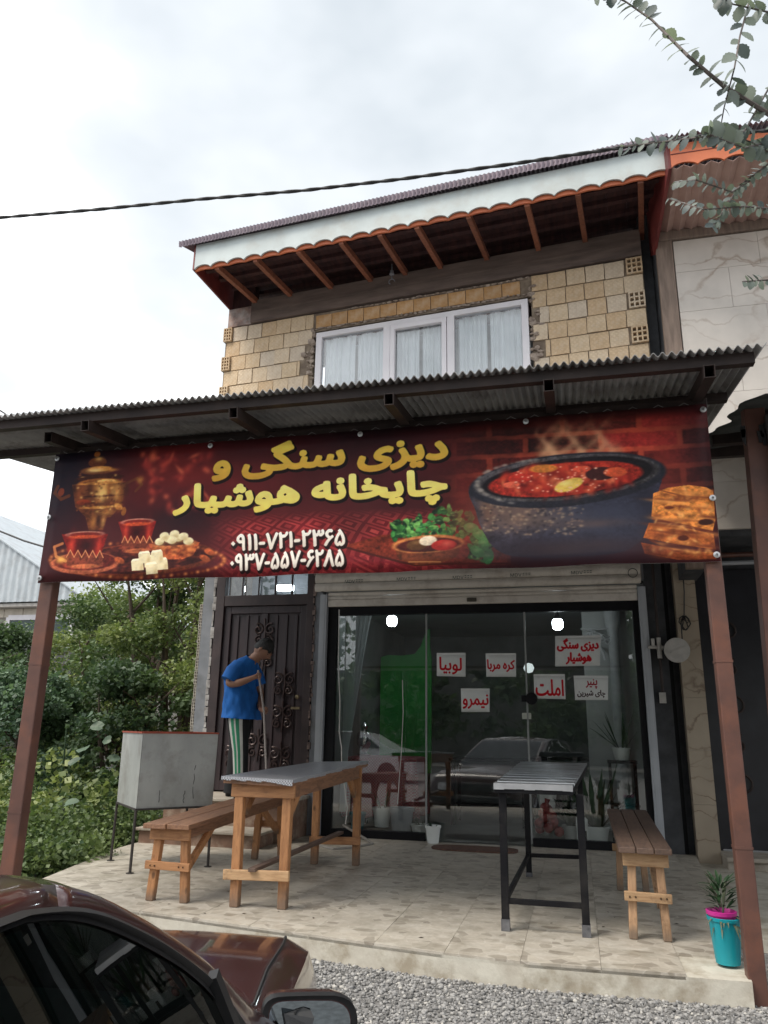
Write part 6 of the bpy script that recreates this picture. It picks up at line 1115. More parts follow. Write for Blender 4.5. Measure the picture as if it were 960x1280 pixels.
# ================================================================== SMALL FITTINGS
gm = thing('gas_regulator', (.9, 7.93, 2.3), 'white gas valve with a round dial on the dark pier beside the shutter', 'valve')
WP = simple('chalky_white_metal', (.46, .44, .41), (.36, .34, .32), 12, .5)
c = onY(846, 813, 7.86); mb = MB(); mb.lathe(c, [(0, -.03), (.09, -.028), (.115, -.02), (.118, 0), (.118, .03), (0, .035)], 24, rot=Matrix.Rotation(R(90), 3, 'X')); mb.build('dial', WP, gm, smooth=True)
mb = MB(); mb.lathe(c + Vector((0, -.03, 0)), [(.085, -.004), (.095, -.012), (.103, -.004)], 24, rot=Matrix.Rotation(R(90), 3, 'X')); mb.beam(c + Vector((-.06, -.032, -.02)), c + Vector((.07, -.034, .03)), .016, .016); mb.build('dial_ring', WP, gm, smooth=True)
v = onY(824, 810, 7.9); mb = MB(); mb.tube([v + Vector((-.10, 0, .01)), v + Vector((.13, 0, 0))], .017, 8); mb.tube([v + Vector((.0, 0, -.1)), v + Vector((.0, 0, .1))], .022, 8); mb.tube([v + Vector((-.055, -.01, .02)), v + Vector((-.055, -.01, .09))], .016, 8); mb.lathe(v + Vector((0, -.02, 0)), [(0, -.03), (.03, -.03), (.035, 0)], 8, rot=Matrix.Rotation(R(90), 3, 'X')); mb.build('valve_body', WP, gm, smooth=True)
mb = MB(); mb.tube([v + Vector((0, 0, .1)), v + Vector((0, 0, 1.0))], .014, 8); mb.tube([v + Vector((0, 0, -.1)), v + Vector((.0, 0, -.42))], .014, 8); mb.build('pipe', DARKSTEEL, gm, smooth=True)
mb = MB(); mb.bb((v.x - .03, 7.94, v.z - .52), (v.x + .03, 7.97, v.z - .42)); mb.build('clip', WP, gm)
# tangled wire on the stone pier
mb = MB(); p0 = onY(853, 706, 7.86); p1 = onY(855, 775, 7.86); pts = [p0, p0.lerp(p1, .5) + Vector((.01, 0, 0)), p1]
for k in range(26): pts.append(p1 + Vector((.055 * math.cos(k * .62) * (.6 + .4 * math.sin(k)), -.012 * (k % 3), .07 * math.sin(k * .62) - .03)))
pts.append(onY(853, 802, 7.84)); mb.tube(pts, .006, 5)
tag(mb.build('wire', CABLE, smooth=True), 'tangled black wire hanging on the veined stone pier above the dial', 'wire')
mb = MB(); mb.tube([onY(a, b, 7.9) for a, b in ((424, 762), (423, 830), (425, 880), (424, 915), (427, 935), (427, 965), (431, 985), (434, 1010), (432, 1030))], .006, 6); tag(mb.build('wire', WHITECABLE, smooth=True), 'white wire hanging down the left end of the shop glass', 'wire')
mb = MB(); mb.tube([onY(a, b, 7.95) for a, b in ((503, 850), (504, 890), (502, 935), (499, 975), (497, 1005))], .004, 6); tag(mb.build('wire', WHITECABLE, smooth=True), 'thin pale wire hanging in front of the red checked cloth', 'wire')
mb = MB(); mb.tube([(-2.55, 7.6, .49), (-2.4, 7.3, .488), (-2.2, 7.15, .488), (-2.05, 7.3, .488), (-1.95, 7.6, .488), (-2.1, 7.85, .5), (-2.35, 7.93, .6)], .012, 7); tag(mb.build('hose', simple('grey_hose', (.32, .30, .27), (.26, .24, .22)), smooth=True), 'grey hose lying on the porch behind the wooden table', 'hose')

# ================================================================== THE MAN SWEEPING
man = thing('person', (-3.33, 7.45, .865), 'man in blue T-shirt and striped track trousers bent over a broom', 'person')
SKIN = simple('skin', (.30, .155, .10), (.25, .125, .08), 9, .55, bs=.05)
def skinned(name, V, E, Rd, mat, parent, lev=2):
    L = wloc(parent); me = bpy.data.meshes.new(name); me.from_pydata([tuple(Vector(v) - L) for v in V], E, []); me.materials.append(mat); o = bpy.data.objects.new(name, me); COL.objects.link(o); o.parent = parent; o.location = (0, 0, 0)
    s = o.modifiers.new('skin', 'SKIN'); s.use_smooth_shade = True; s.branch_smoothing = .4
    for i, r in enumerate(Rd): me.skin_vertices[0].data[i].radius = (r, r) if not isinstance(r, tuple) else r; me.skin_vertices[0].data[i].use_root = i == 0
    d = o.modifiers.new('sub', 'SUBSURF'); d.levels = lev; d.render_levels = lev; return o
MY = 7.45
V = [(-3.33, MY, 1.72), (-3.36, MY, 1.90), (-3.33, MY, 2.06), (-3.255, MY, 2.185), (-3.205, MY, 2.245),          # pelvis, waist, chest, neck base, neck
     (-3.33, MY - .17, 2.13), (-3.385, MY - .235, 1.945), (-3.25, MY - .235, 1.965), (-3.135, MY - .20, 2.015),   # near arm: shoulder, elbow, mid forearm, wrist
     (-3.30, MY + .17, 2.13), (-3.22, MY + .22, 1.87), (-3.09, MY - .06, 1.72),                                       # far arm: shoulder, elbow, wrist
     (-3.33, MY - .085, 1.66), (-3.25, MY - .10, 1.28), (-3.235, MY - .10, .95), (-3.34, MY + .09, 1.66), (-3.40, MY + .11, 1.27), (-3.42, MY + .11, .95),
     (-3.19, MY - .11, .90), (-3.37, MY + .11, .90)]
E = [(0, 1), (1, 2), (2, 3), (3, 4), (2, 5), (5, 6), (6, 7), (7, 8), (2, 9), (9, 10), (10, 11), (0, 12), (12, 13), (13, 14), (0, 15), (15, 16), (16, 17), (14, 18), (17, 19)]
Rd = [.12, .115, .125, .075, .055, .06, .045, .04, .028, .06, .045, .028, .085, .06, .04, .085, .06, .04, .03, .03]
def hand(V, E, Rd, wi, palm, dirs):
    """palm centre, list of (base offset, bend points) for five fingers"""
    V.append(palm); Rd.append((.026, .017)); pi = len(V) - 1; E.append((wi, pi))
    for pts, r in dirs:
        last = pi
        for p in pts: V.append(tuple(Vector(palm) + Vector(p))); Rd.append(r); E.append((last, len(V) - 1)); last = len(V) - 1
grip = lambda sg: [(((.035, .012 * sg, .022), (.05, -.018 * sg, .024), (.028, -.034 * sg, .022)), .0088), (((.038, .012 * sg, .006), (.055, -.02 * sg, .006), (.03, -.036 * sg, .006)), .009), (((.037, .012 * sg, -.012), (.052, -.018 * sg, -.012), (.028, -.034 * sg, -.012)), .0085), (((.032, .01 * sg, -.028), (.045, -.014 * sg, -.028), (.025, -.028 * sg, -.028)), .0075), (((.012, -.02 * sg, .022), (.03, -.036 * sg, .036)), .009)]
hand(V, E, Rd, 8, (-3.10, MY - .185, 2.03), grip(1)); hand(V, E, Rd, 11, (-3.055, MY - .10, 1.70), grip(-1))
body = skinned('body', V, E, Rd, SKIN, man)
# head: an egg with brow, nose, lips, chin and ears, tilted towards the floor
mb = MB(); hc = Vector((-3.118, MY, 2.315)); hr = Matrix.Rotation(R(46), 3, 'Y')
rings = []
for k in range(25):
    v = k / 24; z = .118 * math.cos(math.pi * v); r = math.sin(math.pi * v); ring = []
    for j in range(32):
        a = 6.2832 * j / 32; fx = math.cos(a); x = .094 * r * fx; y = .074 * r * math.sin(a)
        if z < -.02: x *= 1 - .10 * (-.02 - z) / .1; y *= 1 - .38 * (-.02 - z) / .1
        fr_ = max(0, fx) ** 8
        x += fr_ * r * (.026 * math.exp(-((z + .022) / .014) ** 2) + .018 * math.exp(-((z + .003) / .018) ** 2) + .010 * math.exp(-((z - .024) / .010) ** 2) + .011 * math.exp(-((z + .056) / .010) ** 2) + .010 * math.exp(-((z + .092) / .014) ** 2))
        ex = math.exp(-((abs(math.sin(a)) - .38) / .16) ** 2) * math.exp(-((z - .008) / .012) ** 2) * (fx > 0); x -= .010 * ex
        ring.append(hc + hr @ Vector((x, y, z)))
    rings.append(ring)
mb.loft(rings)
for sg in (-1, 1):
    t = bmesh.new(); bmesh.ops.create_uvsphere(t, u_segments=12, v_segments=8, radius=1); mb.add([hc + hr @ Vector((-.004 + v.co.x * .02, sg * .073 + v.co.y * .011, -.006 + v.co.z * .033)) for v in t.verts], [tuple(v.index for v in f.verts) for f in t.faces]); t.free()
mb.tube([Vector((-3.215, MY, 2.22)), Vector((-3.17, MY, 2.262)), Vector((-3.135, MY, 2.295))], [.058, .054, .052], 14)
head = mb.build('head', SKIN, man, smooth=True)
for sg in (-1, 1):
    mb = MB(); t = bmesh.new(); bmesh.ops.create_uvsphere(t, u_segments=10, v_segments=8, radius=1); mb.add([hc + hr @ Vector((.079 + v.co.x * .007, sg * .031 + v.co.y * .012, .008 + v.co.z * .005)) for v in t.verts], [tuple(v.index for v in f.verts) for f in t.faces]); t.free(); mb.build('eye', simple('dark_eye', (.03, .02, .018), rough=.2, bs=0), head, smooth=True)
    mb = MB(); mb.tube([hc + hr @ Vector(p) for p in ((.088, sg * .014, .026), (.086, sg * .032, .031), (.076, sg * .05, .024))], .0045, 6); mb.build('eyebrow', simple('black_brow', (.012, .01, .009)), head)
HAIR = simple('short_black_hair', (.014, .012, .011), (.007, .006, .006), 60, .6, bs=.8)
mb = MB(); rings = []
for k in range(15):
    v = k / 14 * .62; z = .131 * math.cos(math.pi * v); r = math.sin(math.pi * v); ring = []
    for j in range(32):
        a = 6.2832 * j / 32; fx = math.cos(a); zz = z
        lim = .034 if fx > .35 else (.0 if fx > -.2 else -.045); zz = max(z, lim + .012 * math.sin(j * 2.1)); rr = r * (1 + .035 * math.sin(j * 3.3 + k * 2)) if k else 0
        ring.append(hc + hr @ Vector((-.004 + .100 * rr * fx, .081 * rr * math.sin(a), zz)))
    rings.append(ring)
mb.loft(rings); mb.build('hair', HAIR, man, smooth=True)
# T-shirt: loose, hanging from bent shoulders
SHIRT = simple('bright_blue_cotton', (.004, .115, .42), (.003, .088, .33), 7, .85, bs=1.0, stretch=(1.4, 1.4, .6))
def ell_ring(c, rx, ry, n=36, tilt=0, wr=0, ph=0):
    m_ = Matrix.Rotation(tilt, 3, 'Y'); return [Vector(c) + m_ @ Vector((rx * (1 + wr * math.sin(k * 1.3 + ph)) * math.cos(6.2832 * k / n), ry * (1 + wr * math.sin(k * 1.9 + ph)) * math.sin(6.2832 * k / n), wr * .04 * math.sin(k * 2.3))) for k in range(n)]
mb = MB(); mb.loft([ell_ring((-3.315, MY, 1.620), .186, .232, wr=.05, tilt=R(3)), ell_ring((-3.316, MY, 1.64), .184, .231, wr=.05, tilt=R(3)), ell_ring((-3.325, MY, 1.75), .174, .225, wr=.035, ph=1, tilt=R(5)), ell_ring((-3.342, MY, 1.88), .160, .21, wr=.03, ph=2, tilt=R(8)), ell_ring((-3.35, MY, 1.99), .150, .215, wr=.02, tilt=R(14)), ell_ring((-3.335, MY, 2.075), .135, .225, wr=.01, tilt=R(20)), ell_ring((-3.305, MY, 2.14), .108, .205, tilt=R(26)), ell_ring((-3.27, MY, 2.195), .078, .14, tilt=R(32)), ell_ring((-3.243, MY, 2.225), .062, .075, tilt=R(34))], caps=False)
shirt = mb.build('shirt', SHIRT, man, smooth=True, sub=2)
tx = bpy.data.textures.new('cloth_folds', 'CLOUDS'); tx.noise_scale = .11; tx.noise_depth = 1
dm = shirt.modifiers.new('folds', 'DISPLACE'); dm.texture = tx; dm.strength = .045; dm.mid_level = .5; dm.texture_coords = 'LOCAL'
for pts, rr in (([(-3.32, MY - .13, 2.13), (-3.345, MY - .20, 2.07), (-3.375, MY - .235, 1.985)], [.085, .088, .083]), ([(-3.30, MY + .13, 2.13), (-3.275, MY + .20, 2.06), (-3.24, MY + .22, 1.96)], [.085, .085, .08])):
    mb = MB(); mb.tube(pts, rr, 20); mb.build('sleeve', SHIRT, shirt, smooth=True)
# trousers, with white and green side stripes
TRB = simple('black_track_fabric', (.010, .010, .012), (.006, .006, .008), 8, .85); TRW = simple('white_stripe', (.50, .50, .47), (.42, .42, .40), 9, .85); TRG = simple('green_stripe', (.03, .22, .12), (.02, .17, .09), 9, .85)
def leg_ring(c, r, n=40): return [Vector(c) + Vector((r * math.cos(6.2832 * k / n), r * math.sin(6.2832 * k / n), .004 * math.sin(k * 1.7 + c[2] * 30))) for k in range(n)]
def stripe(i, k, n=40):
    a = (k + .5) / n * 360; d = a - 276; 
    return 0 if abs(d) > 40 else (2 if 7 < abs(d) < 24 else 1)
tr = None
for pts, rs in (([(-3.325, MY - .075, 1.72), (-3.30, MY - .095, 1.55), (-3.265, MY - .10, 1.30), (-3.25, MY - .10, 1.12), (-3.24, MY - .105, .985), (-3.238, MY - .105, .90)], [.125, .108, .083, .076, .078, .084]), ([(-3.335, MY + .085, 1.72), (-3.36, MY + .10, 1.5), (-3.395, MY + .11, 1.28), (-3.41, MY + .11, 1.1), (-3.42, MY + .11, .985), (-3.42, MY + .11, .90)], [.125, .105, .083, .075, .077, .083])):
    mb = MB(); mb.loft([leg_ring(p, r) for p, r in zip(pts, rs)], mf=stripe if tr is None else None); o = mb.build('trousers' if tr is None else 'trouser_leg', [TRB, TRW, TRG], man if tr is None else tr, smooth=True); tr = tr or o
for x, y in ((-3.19, MY - .11), (-3.38, MY + .11)):
    mb = MB(); mb.loft([[Vector((x + lx * 1.0, y + w * math.sin(a), .866 + max(0, h * (1 + math.cos(a)) / 2))) for a in [6.2832 * k / 14 for k in range(14)]] for lx, w, h in ((-.10, .02, .05), (-.08, .036, .085), (-.03, .042, .095), (.04, .044, .075), (.10, .046, .055), (.15, .036, .042), (.17, .012, .02))]); mb.build('shoe', simple('black_shoe', (.012, .012, .012), rough=.5), man, smooth=True)
br_ = thing('broom', (-2.92, MY - .2, .87), 'thin broom with a long grey handle held upright by the man at the door', 'broom'); mb = MB()
mb.tube([(-3.075, MY - .215, 2.09), (-3.02, MY - .14, 1.70), (-2.935, MY - .16, .99)], .0105, 8); mb.build('handle', simple('grey_stick', (.36, .32, .30), (.28, .25, .235), 9), br_, smooth=True)
mb = MB(); mb.loft([[(-2.935 + w * math.cos(a), MY - .16 + .025 * math.sin(a), z) for a in [6.2832 * k / 12 for k in range(12)]] for w, z in ((.02, 1.02), (.05, .97), (.09, .93), (.12, .87))]); mb.build('bristle_head', simple('straw_bristles', (.20, .14, .07), (.12, .08, .04), 40, .9, stretch=(6, 6, .5)), br_)

# ================================================================== THE MAROON CAR BESIDE THE VIEWER
car = thing('parked_car', (-1.4, 1.0, 0), 'dark maroon sedan parked nose to the porch, its side window and mirror near the viewer', 'car')
PAINT = simple('maroon_car_paint', (.048, .013, .012), (.040, .011, .010), 3, .3, coat=.8, bs=0)
SEAL = simple('black_rubber_seal', (.012, .012, .013), (.008, .008, .009), 8, .45, bs=0)
CGLASS = glassy('dark_glass_reflection_tint', base=.04, ior=1.5, tcol=(.12, .21, .195)); PLASTIC = simple('black_plastic', (.014, .014, .015), (.010, .010, .011), 30, .5, bs=.1)  # teal of the side window's reflection is put into the dark glass tint
HD = Vector((-.248, .969, 0)).normalized(); RT = Vector((HD.y, -HD.x, 0)); S0 = Vector((-.66, 1.85, .93)); CT = S0 - RT * .80; CT.z = 0
def K(t, s, z): return CT + HD * t + RT * s + Vector((0, 0, z))
TILT = RT * -.30 + Vector((0, 0, 1)); SNORM = HD.cross(TILT).normalized()
def side(px, py, off=0.0):      # where a sight line meets the leaning side of the cabin
    r = ray(px, py); p0 = S0 + RT * off; return CAMLOC + r * ((p0 - CAMLOC).dot(SNORM) / r.dot(SNORM))
def loc(p): q = p - CT; return (q.dot(HD), q.dot(RT), p.z)
def mir(p): t, s, z = loc(p); return K(t, -s, z)
def resample(P, n):
    P = [Vector(p) for p in P]; d = [0]
    for a, b in zip(P, P[1:]): d.append(d[-1] + (b - a).length)
    o = []
    for k in range(n):
        x = d[-1] * k / (n - 1); i = max(j for j in range(len(d)) if d[j] <= x + 1e-9); i = min(i, len(P) - 2); o.append(P[i].lerp(P[i + 1], (x - d[i]) / max(1e-6, d[i + 1] - d[i])))
    for _ in range(2): o = [o[0]] + [(o[i - 1] + o[i] * 2 + o[i + 1]) / 4 for i in range(1, n - 1)] + [o[-1]]
    return o
GL = [side(*p) for p in ((33, 1153), (67, 1148), (100, 1150), (133, 1160), (167, 1175), (200, 1193), (233, 1213), (263, 1240), (290, 1277))]
SE = [side(*p, -.004) for p in ((27, 1138), (67, 1132), (100, 1132), (133, 1140), (167, 1157), (200, 1173), (233, 1197), (263, 1220), (287, 1247), (302, 1277))]
SI = [side(*p, -.09) for p in ((0, 1093), (43, 1095), (77, 1102), (110, 1117), (150, 1138), (187, 1160), (220, 1178), (253, 1202), (283, 1223), (317, 1253), (338, 1276))]
def extend(P, back, drop):      # carry the roof line on towards the rear screen
    t, s, z = loc(P[0]); return [K(t - back * f, s - .03 * f, z + .02 * math.sin(math.pi * min(1, f * 1.6)) - drop * f * f) for f in (1, .8, .6, .4, .2, .08)] + [P[0]]
SE += [K(-.28, .785, .97), K(-.14, .80, .925)]; GL += [K(-.38, .775, .99), K(-.24, .79, .925)]
n1, n2 = 12, 30; n = n1 + n2 - 1
def two(P, back, drop): return resample(extend(P, back, drop), n1)[:-1] + resample(P, n2)
GLx, SEx, SIx = two(GL, 1.15, .07), two(SE, 1.3, .05), two(SI, 1.35, .04)
mb = MB(); rings = []
for k in range(n):
    a, b = SEx[k], SIx[k]; am, bm_ = mir(a), mir(b); t, s, z = loc(b); arch = .03 if k < n1 - 2 else .01
    top = [b.lerp(bm_, f) + Vector((0, 0, arch * math.sin(math.pi * f) ** .8)) for f in (.12, .3, .5, .7, .88)]
    rings.append([a, a.lerp(b, .5) + Vector((0, 0, .006)) + RT * .008, b] + top + [bm_, am.lerp(bm_, .5) + Vector((0, 0, .006)) - RT * .008, am])
# roof skin stops at the windscreen header, pillars carry on
hdr = n1 + 1
mb.grid(rings[:hdr + 1])
mb.grid([r_[:3] for r_ in rings[hdr:]]); mb.grid([r_[-3:] for r_ in rings[hdr:]])
cb = mb.build('roof', PAINT, car, smooth=True); sol = cb.modifiers.new('skin', 'SOLIDIFY'); sol.thickness = .02; sol.offset = -1
mb = MB()
for f in (lambda p: p, mir):
    b = len(mb.v); G = [f(p) for p in GLx]; S = [f(p) for p in SEx]
    for k in range(n): mb.v += [tuple(S[k]), tuple(S[k].lerp(G[k], .35) + (RT if f is not mir else -RT) * .008), tuple(S[k].lerp(G[k], .6) - (RT if f is not mir else -RT) * .004), tuple(G[k])]
    for k in range(n - 1):
        for q in range(3): mb.f.append((b + 4 * k + q, b + 4 * k + q + 1, b + 4 * k + 5 + q, b + 4 * k + 4 + q)); mb.m.append(0)
mb.build('window_seal', SEAL, car, smooth=True)
bot = [K(loc(p)[0], .795, .92) for p in GLx]
for f, nm in ((lambda p: p, 'side_window'), (mir, 'side_window')):
    mb = MB(); rings = [[f(GLx[k] - RT * .003), f(GLx[k].lerp(bot[k], .35) + RT * .012), f(GLx[k].lerp(bot[k], .7) + RT * .014), f(bot[k])] for k in range(n)]
    b = len(mb.v)
    for r_ in rings: mb.v += [tuple(p) for p in r_]
    for k in range(n - 1):
        for q in range(3): mb.f.append((b + 4 * k + q, b + 4 * k + q + 1, b + 4 * k + 5 + q, b + 4 * k + 4 + q)); mb.m.append(0)
    mb.build(nm, CGLASS, car, smooth=True)
mb = MB(); a, b = side(266, 1218, .004), side(292, 1284, .01); mb.beam(a, b, .02, .016, up=RT); t, s, z = loc(b); mb.beam(b, K(t + .04, s + .03, .90), .02, .016, up=RT); mb.build('quarter_divider', SEAL, car)
# windscreen and rear screen
wb = []; 
mb = MB(); rows = []
for k in range(hdr, n):
    b, bm_ = SIx[k], mir(SIx[k]); bow = .06 * (k - hdr) / (n - hdr)
    rows.append([b.lerp(bm_, f) + HD * bow * math.sin(math.pi * f) + Vector((0, 0, .008 * (1 - (k - hdr) / (n - hdr)) * math.sin(math.pi * f))) for f in [i / 10 for i in range(11)]])
b = 0
for r_ in rows: mb.v += [tuple(p) for p in r_]
for k in range(len(rows) - 1):
    for q in range(10): mb.f.append((11 * k + q, 11 * k + q + 1, 11 * k + 12 + q, 11 * k + 11 + q)); mb.m.append(0)
mb.build('windscreen', CGLASS, car, smooth=True)
tR = loc(SIx[0])[0]; sR = loc(SIx[0])[1]; zR = SIx[0].z
mb = MB(); mb.prism([K(tR, sR, zR), K(tR, -sR, zR), K(tR - .55, -.66, .95), K(tR - .55, .66, .95)], HD * .006); mb.build('rear_screen', CGLASS, car)
mb = MB()
for sg in (1, -1): mb.prism([K(tR, sg * (sR + .09), zR - .03), K(tR, sg * sR, zR), K(tR - .57, sg * .68, .95), K(tR - .5, sg * .79, .92), K(tR + .12, sg * .79, .92)], RT * -.02 * sg)
mb.build('rear_pillar', PAINT, car)
# lower body: bonnet, wings, doors, boot as one lofted shell
def sect(t, zc, ze, sh, sw, zs, zb, sb): return [K(t, s, z) for s, z in ((0, zc), (sh * .6, lerp(zc, ze, .35)), (sh, ze), (sh + .02, ze - .004), (lerp(sh, sw, .75), lerp(ze, zs, .32)), (sw, zs), (sw + .008, (zs + zb) / 2), (sb, zb))]
SEC = [(-3.05, .52, .50, .60, .66, .46, .28, .60), (-3.0, .88, .86, .62, .74, .70, .24, .68), (-2.75, .94, .92, .66, .80, .74, .22, .76), (tR - .55, .95, .94, .68, .805, .78, .20, .78), (-1.2, .93, .925, .72, .81, .80, .18, .79), (-.2, .94, .93, .72, .81, .80, .20, .79), (.05, .965, .93, .70, .808, .79, .22, .79), (.35, .952, .922, .69, .805, .785, .25, .78), (.7, .918, .89, .69, .805, .76, .28, .78), (.9, .89, .865, .68, .80, .735, .30, .77), (1.0, .868, .845, .67, .795, .715, .31, .76), (1.07, .845, .82, .655, .79, .695, .31, .755), (1.12, .815, .79, .64, .78, .67, .32, .745), (1.16, .77, .745, .625, .765, .64, .32, .73), (1.19, .70, .68, .61, .745, .60, .33, .71), (1.21, .60, .58, .60, .72, .54, .34, .69), (1.22, .50, .49, .58, .70, .46, .35, .66)]
mb = MB(); rings = []
for s_ in SEC:
    h_ = sect(*s_); rings.append(h_ + [mir(p) for p in reversed(h_[1:])])
mb.loft(rings); bd = mb.build('body', PAINT, car, smooth=True)
mb = MB(); hp = lambda sg: [K(t, sg * (sh + .012), ze - .0005) for t, zc, ze, sh, *_ in SEC[6:12]]
for sg in (1, -1): mb.tube([p + Vector((0, 0, .001)) for p in hp(sg)], .0045, 5)
mb.tube([K(1.085, s, lerp(.836, .812, abs(s) / .65)) for s in [-.65 + .13 * i for i in range(11)]], .005, 5); mb.build('bonnet_gap', SEAL, car)
mb = MB()
for sg in (1, -1):
    mb.tube([K(-.02, sg * .812, .9), K(.0, sg * .822, .6), K(-.02, sg * .81, .3)], .004, 4); mb.tube([K(-1.1, sg * .814, .91), K(-1.1, sg * .824, .6), K(-1.1, sg * .812, .3)], .004, 4)
mb.build('door_gap', SEAL, car)
mb = MB(); mb.tube([K(t, .826, .62) for t in (-2.4, -1.2, .2)], .018, 8); mb.tube([K(t, -.826, .62) for t in (-2.4, -1.2, .2)], .018, 8); mb.build('rub_strip', PLASTIC, car)
for sg in (1, -1):
    mb = MB(); mb.bb((0, 0, 0), (0, 0, 0)); mb = MB(); mb.prism([K(1.19, sg * .36, .69), K(1.185, sg * .60, .69), K(1.21, sg * .60, .58), K(1.215, sg * .36, .58)], HD * .02); mb.build('headlight', simple('headlamp_glass', (.5, .5, .5), (.4, .4, .4), 9, .12, metal=.4, bs=0), car)
mb = MB(); mb.prism([K(1.19, -.34, .69), K(1.19, .34, .69), K(1.22, .34, .59), K(1.22, -.34, .59)], HD * .02); mb.build('grille', PLASTIC, car)
mb = MB(); mb.tube([K(.95, -.78, .45), K(1.18, -.70, .45), K(1.25, -.4, .45), K(1.26, 0, .45), K(1.25, .4, .45), K(1.18, .70, .45), K(.95, .78, .45)], .07, 8); mb.build('bumper', PLASTIC, car, smooth=True)
for t in (.42, -2.05):
    for sg in (1, -1):
        p = K(t, sg * .73, 0); zg = gz(p.x, p.y) + .28; rt = Matrix((HD, Vector((0, 0, 1)), RT * sg)).transposed(); p.z = zg
        mb = MB(); mb.lathe(p, [(.17, -.09), (.27, -.085), (.285, -.06), (.285, .06), (.27, .085), (.18, .09)], 28, rot=rt); wh = mb.build('wheel', simple('tyre_rubber', (.02, .02, .02), (.012, .012, .012), 30, .85), car, smooth=True)
        mb = MB(); mb.lathe(p, [(.18, .07), (.165, .085), (.12, .06), (.05, .075), (0, .08)], 20, rot=rt); mb.build('rim', simple('grey_rim', (.3, .3, .31), metal=.6, rough=.4), wh, smooth=True)
# dashboard, seats and wheel seen darkly through the glass
mb = MB(); mb.prism([K(.0, .70, .70), K(.0, -.70, .70), K(-.35, -.70, .84), K(-.35, .70, .84), ], (0, 0, .05)); mb.build('dashboard', PLASTIC, car)
for sg in (.36, -.36):
    mb = MB(); mb.loft([[K(-1.05 + w * .1 + dx, sg + w * math.cos(a), z) + HD * .07 * math.sin(a) for a in [6.2832 * k / 14 for k in range(14)]] for z, w, dx in ((.35, .22, .1), (.7, .24, .02), (.95, .22, -.05), (1.02, .10, -.06), (1.06, .12, -.07), (1.2, .11, -.09), (1.22, .05, -.09))]); mb.build('seat', simple('teal_reflection_seat', (.08, .19, .17), (.06, .14, .13), 20, .9), car, smooth=True)  # teal in the seat colour stands for the reflection on the side window
# door mirror
mc = onY(386, 1266, 1.93); mR = Matrix((RT, HD, Vector((0, 0, 1)))).transposed() @ Matrix.Rotation(R(14), 3, 'Z')
def rr_ring(w, h, y, p=.45, tp=.0): return [mc + mR @ Vector((w * math.copysign(abs(math.cos(a)) ** p, math.cos(a)) * (1 - tp * (math.sin(a) < 0)), y, h * math.copysign(abs(math.sin(a)) ** p, math.sin(a)) - .035 - .012 * math.cos(a))) for a in [6.2832 * k / 28 for k in range(28)]]
mb = MB(); mb.loft([rr_ring(.098, .068, -.02), rr_ring(.112, .078, -.026), rr_ring(.113, .079, .0), rr_ring(.108, .074, .04), rr_ring(.085, .055, .075), rr_ring(.04, .03, .09)], mf=lambda i, k: 1 if i < 2 else 0); mm = mb.build('door_mirror', [PAINT, PLASTIC], car, smooth=True)
mb = MB(); mb.loft([rr_ring(.096, .066, -.021), rr_ring(.096, .066, -.018)]); mb.build('mirror_glass', simple('mirror_glass', (.26, .30, .33), (.24, .28, .31), 2, .02, metal=1, bs=0), mm)
mb = MB(); mb.tube([K(.02, .79, .90), K(.03, .83, .91), mc + Vector((-.07, .0, -.075))], .024, 8); mb.build('mirror_mount', PLASTIC, mm)
mb = MB(); mb.tube([side(213, 1284, -.04), side(228, 1257, -.04)], .0022, 5); mb.build('lock_pin', simple('chrome', (.7, .7, .72), metal=1, rough=.2, bs=0), car)

# ================================================================== NEIGHBOUR TO THE RIGHT
nb = thing('neighbour_building', (2.4, 8, .4), 'house at the right with veined cream stone cladding and an orange scalloped fascia', 'house')
mb = MB(); mb.bb((1.21, 7.34, 3.3), (6.2, 8.6, 6.55)); mb.bb((1.05, 7.36, 3.0), (1.22, 13, 6.6)); mb.bb((1.0, 8.021, .3), (1.24, 9.6, 3.4)); mb.bb((1.2, 8.0, 3.05), (6.2, 8.6, 4.6)); mb.bb((2.3, 7.99, .3), (6.2, 9.6, 3.4)); nw = mb.build('wall', DARKPLASTER, nb)
for j in range(7):
    for i in range(6):
        x0, z0 = 1.215 + i * .80 - (.3 if j % 2 else 0), 3.36 + j * .452; xa = max(1.215, x0)
        mb = MB(); mb.bb((xa, 7.30, z0), (x0 + .797, 7.345, min(6.44, z0 + .449))); mb.build('stone_panel', STONE, nw)
mb = MB(); mb.bb((1.045, 7.285, 3.0), (1.205, 7.36, 6.5)); mb.build('corner_column', COLBROWN, nb, bevel=.008)
mb = MB(); mb.bb((1.03, 7.27, 6.45), (6.2, 7.4, 6.56)); mb.build('top_beam', COLBROWN, nb, bevel=.006)
mb = MB(); corr(mb, (1.10, 6.37, 6.60), (1, 0, 0), (0, .93, -.04), 5.0, .95, .12, .02, step=4); nr = mb.build('soffit', PINKSHEET, nb, smooth=False)
mb = MB(); rings = []; u0, u1 = 1.115, 6.1
for i in range(22 * 8 + 1):
    u = lerp(u0, u1, i / 176); z = 6.60 + .038 * math.sin(math.pi * (i % 8) / 8) ** .6; rings.append([(u, 6.355, z), (u, 6.355, 6.845), (u, 6.375, 6.845), (u, 6.375, z)])
mb.loft(rings); mb.build('fascia_board', ORANGE, nb)
mb = MB(); mb.bb((1.115, 6.350, 6.735), (6.1, 6.357, 6.742)); mb.build('fascia_groove', REDBOARD, nb)
mb = MB(); mb.prism([(1.09, 6.37, 6.60), (1.09, 6.37, 6.85), (1.02, 7.36, 7.1), (1.02, 7.36, 6.35)], (.03, 0, 0)); mb.build('barge_board', REDBOARD, nb)
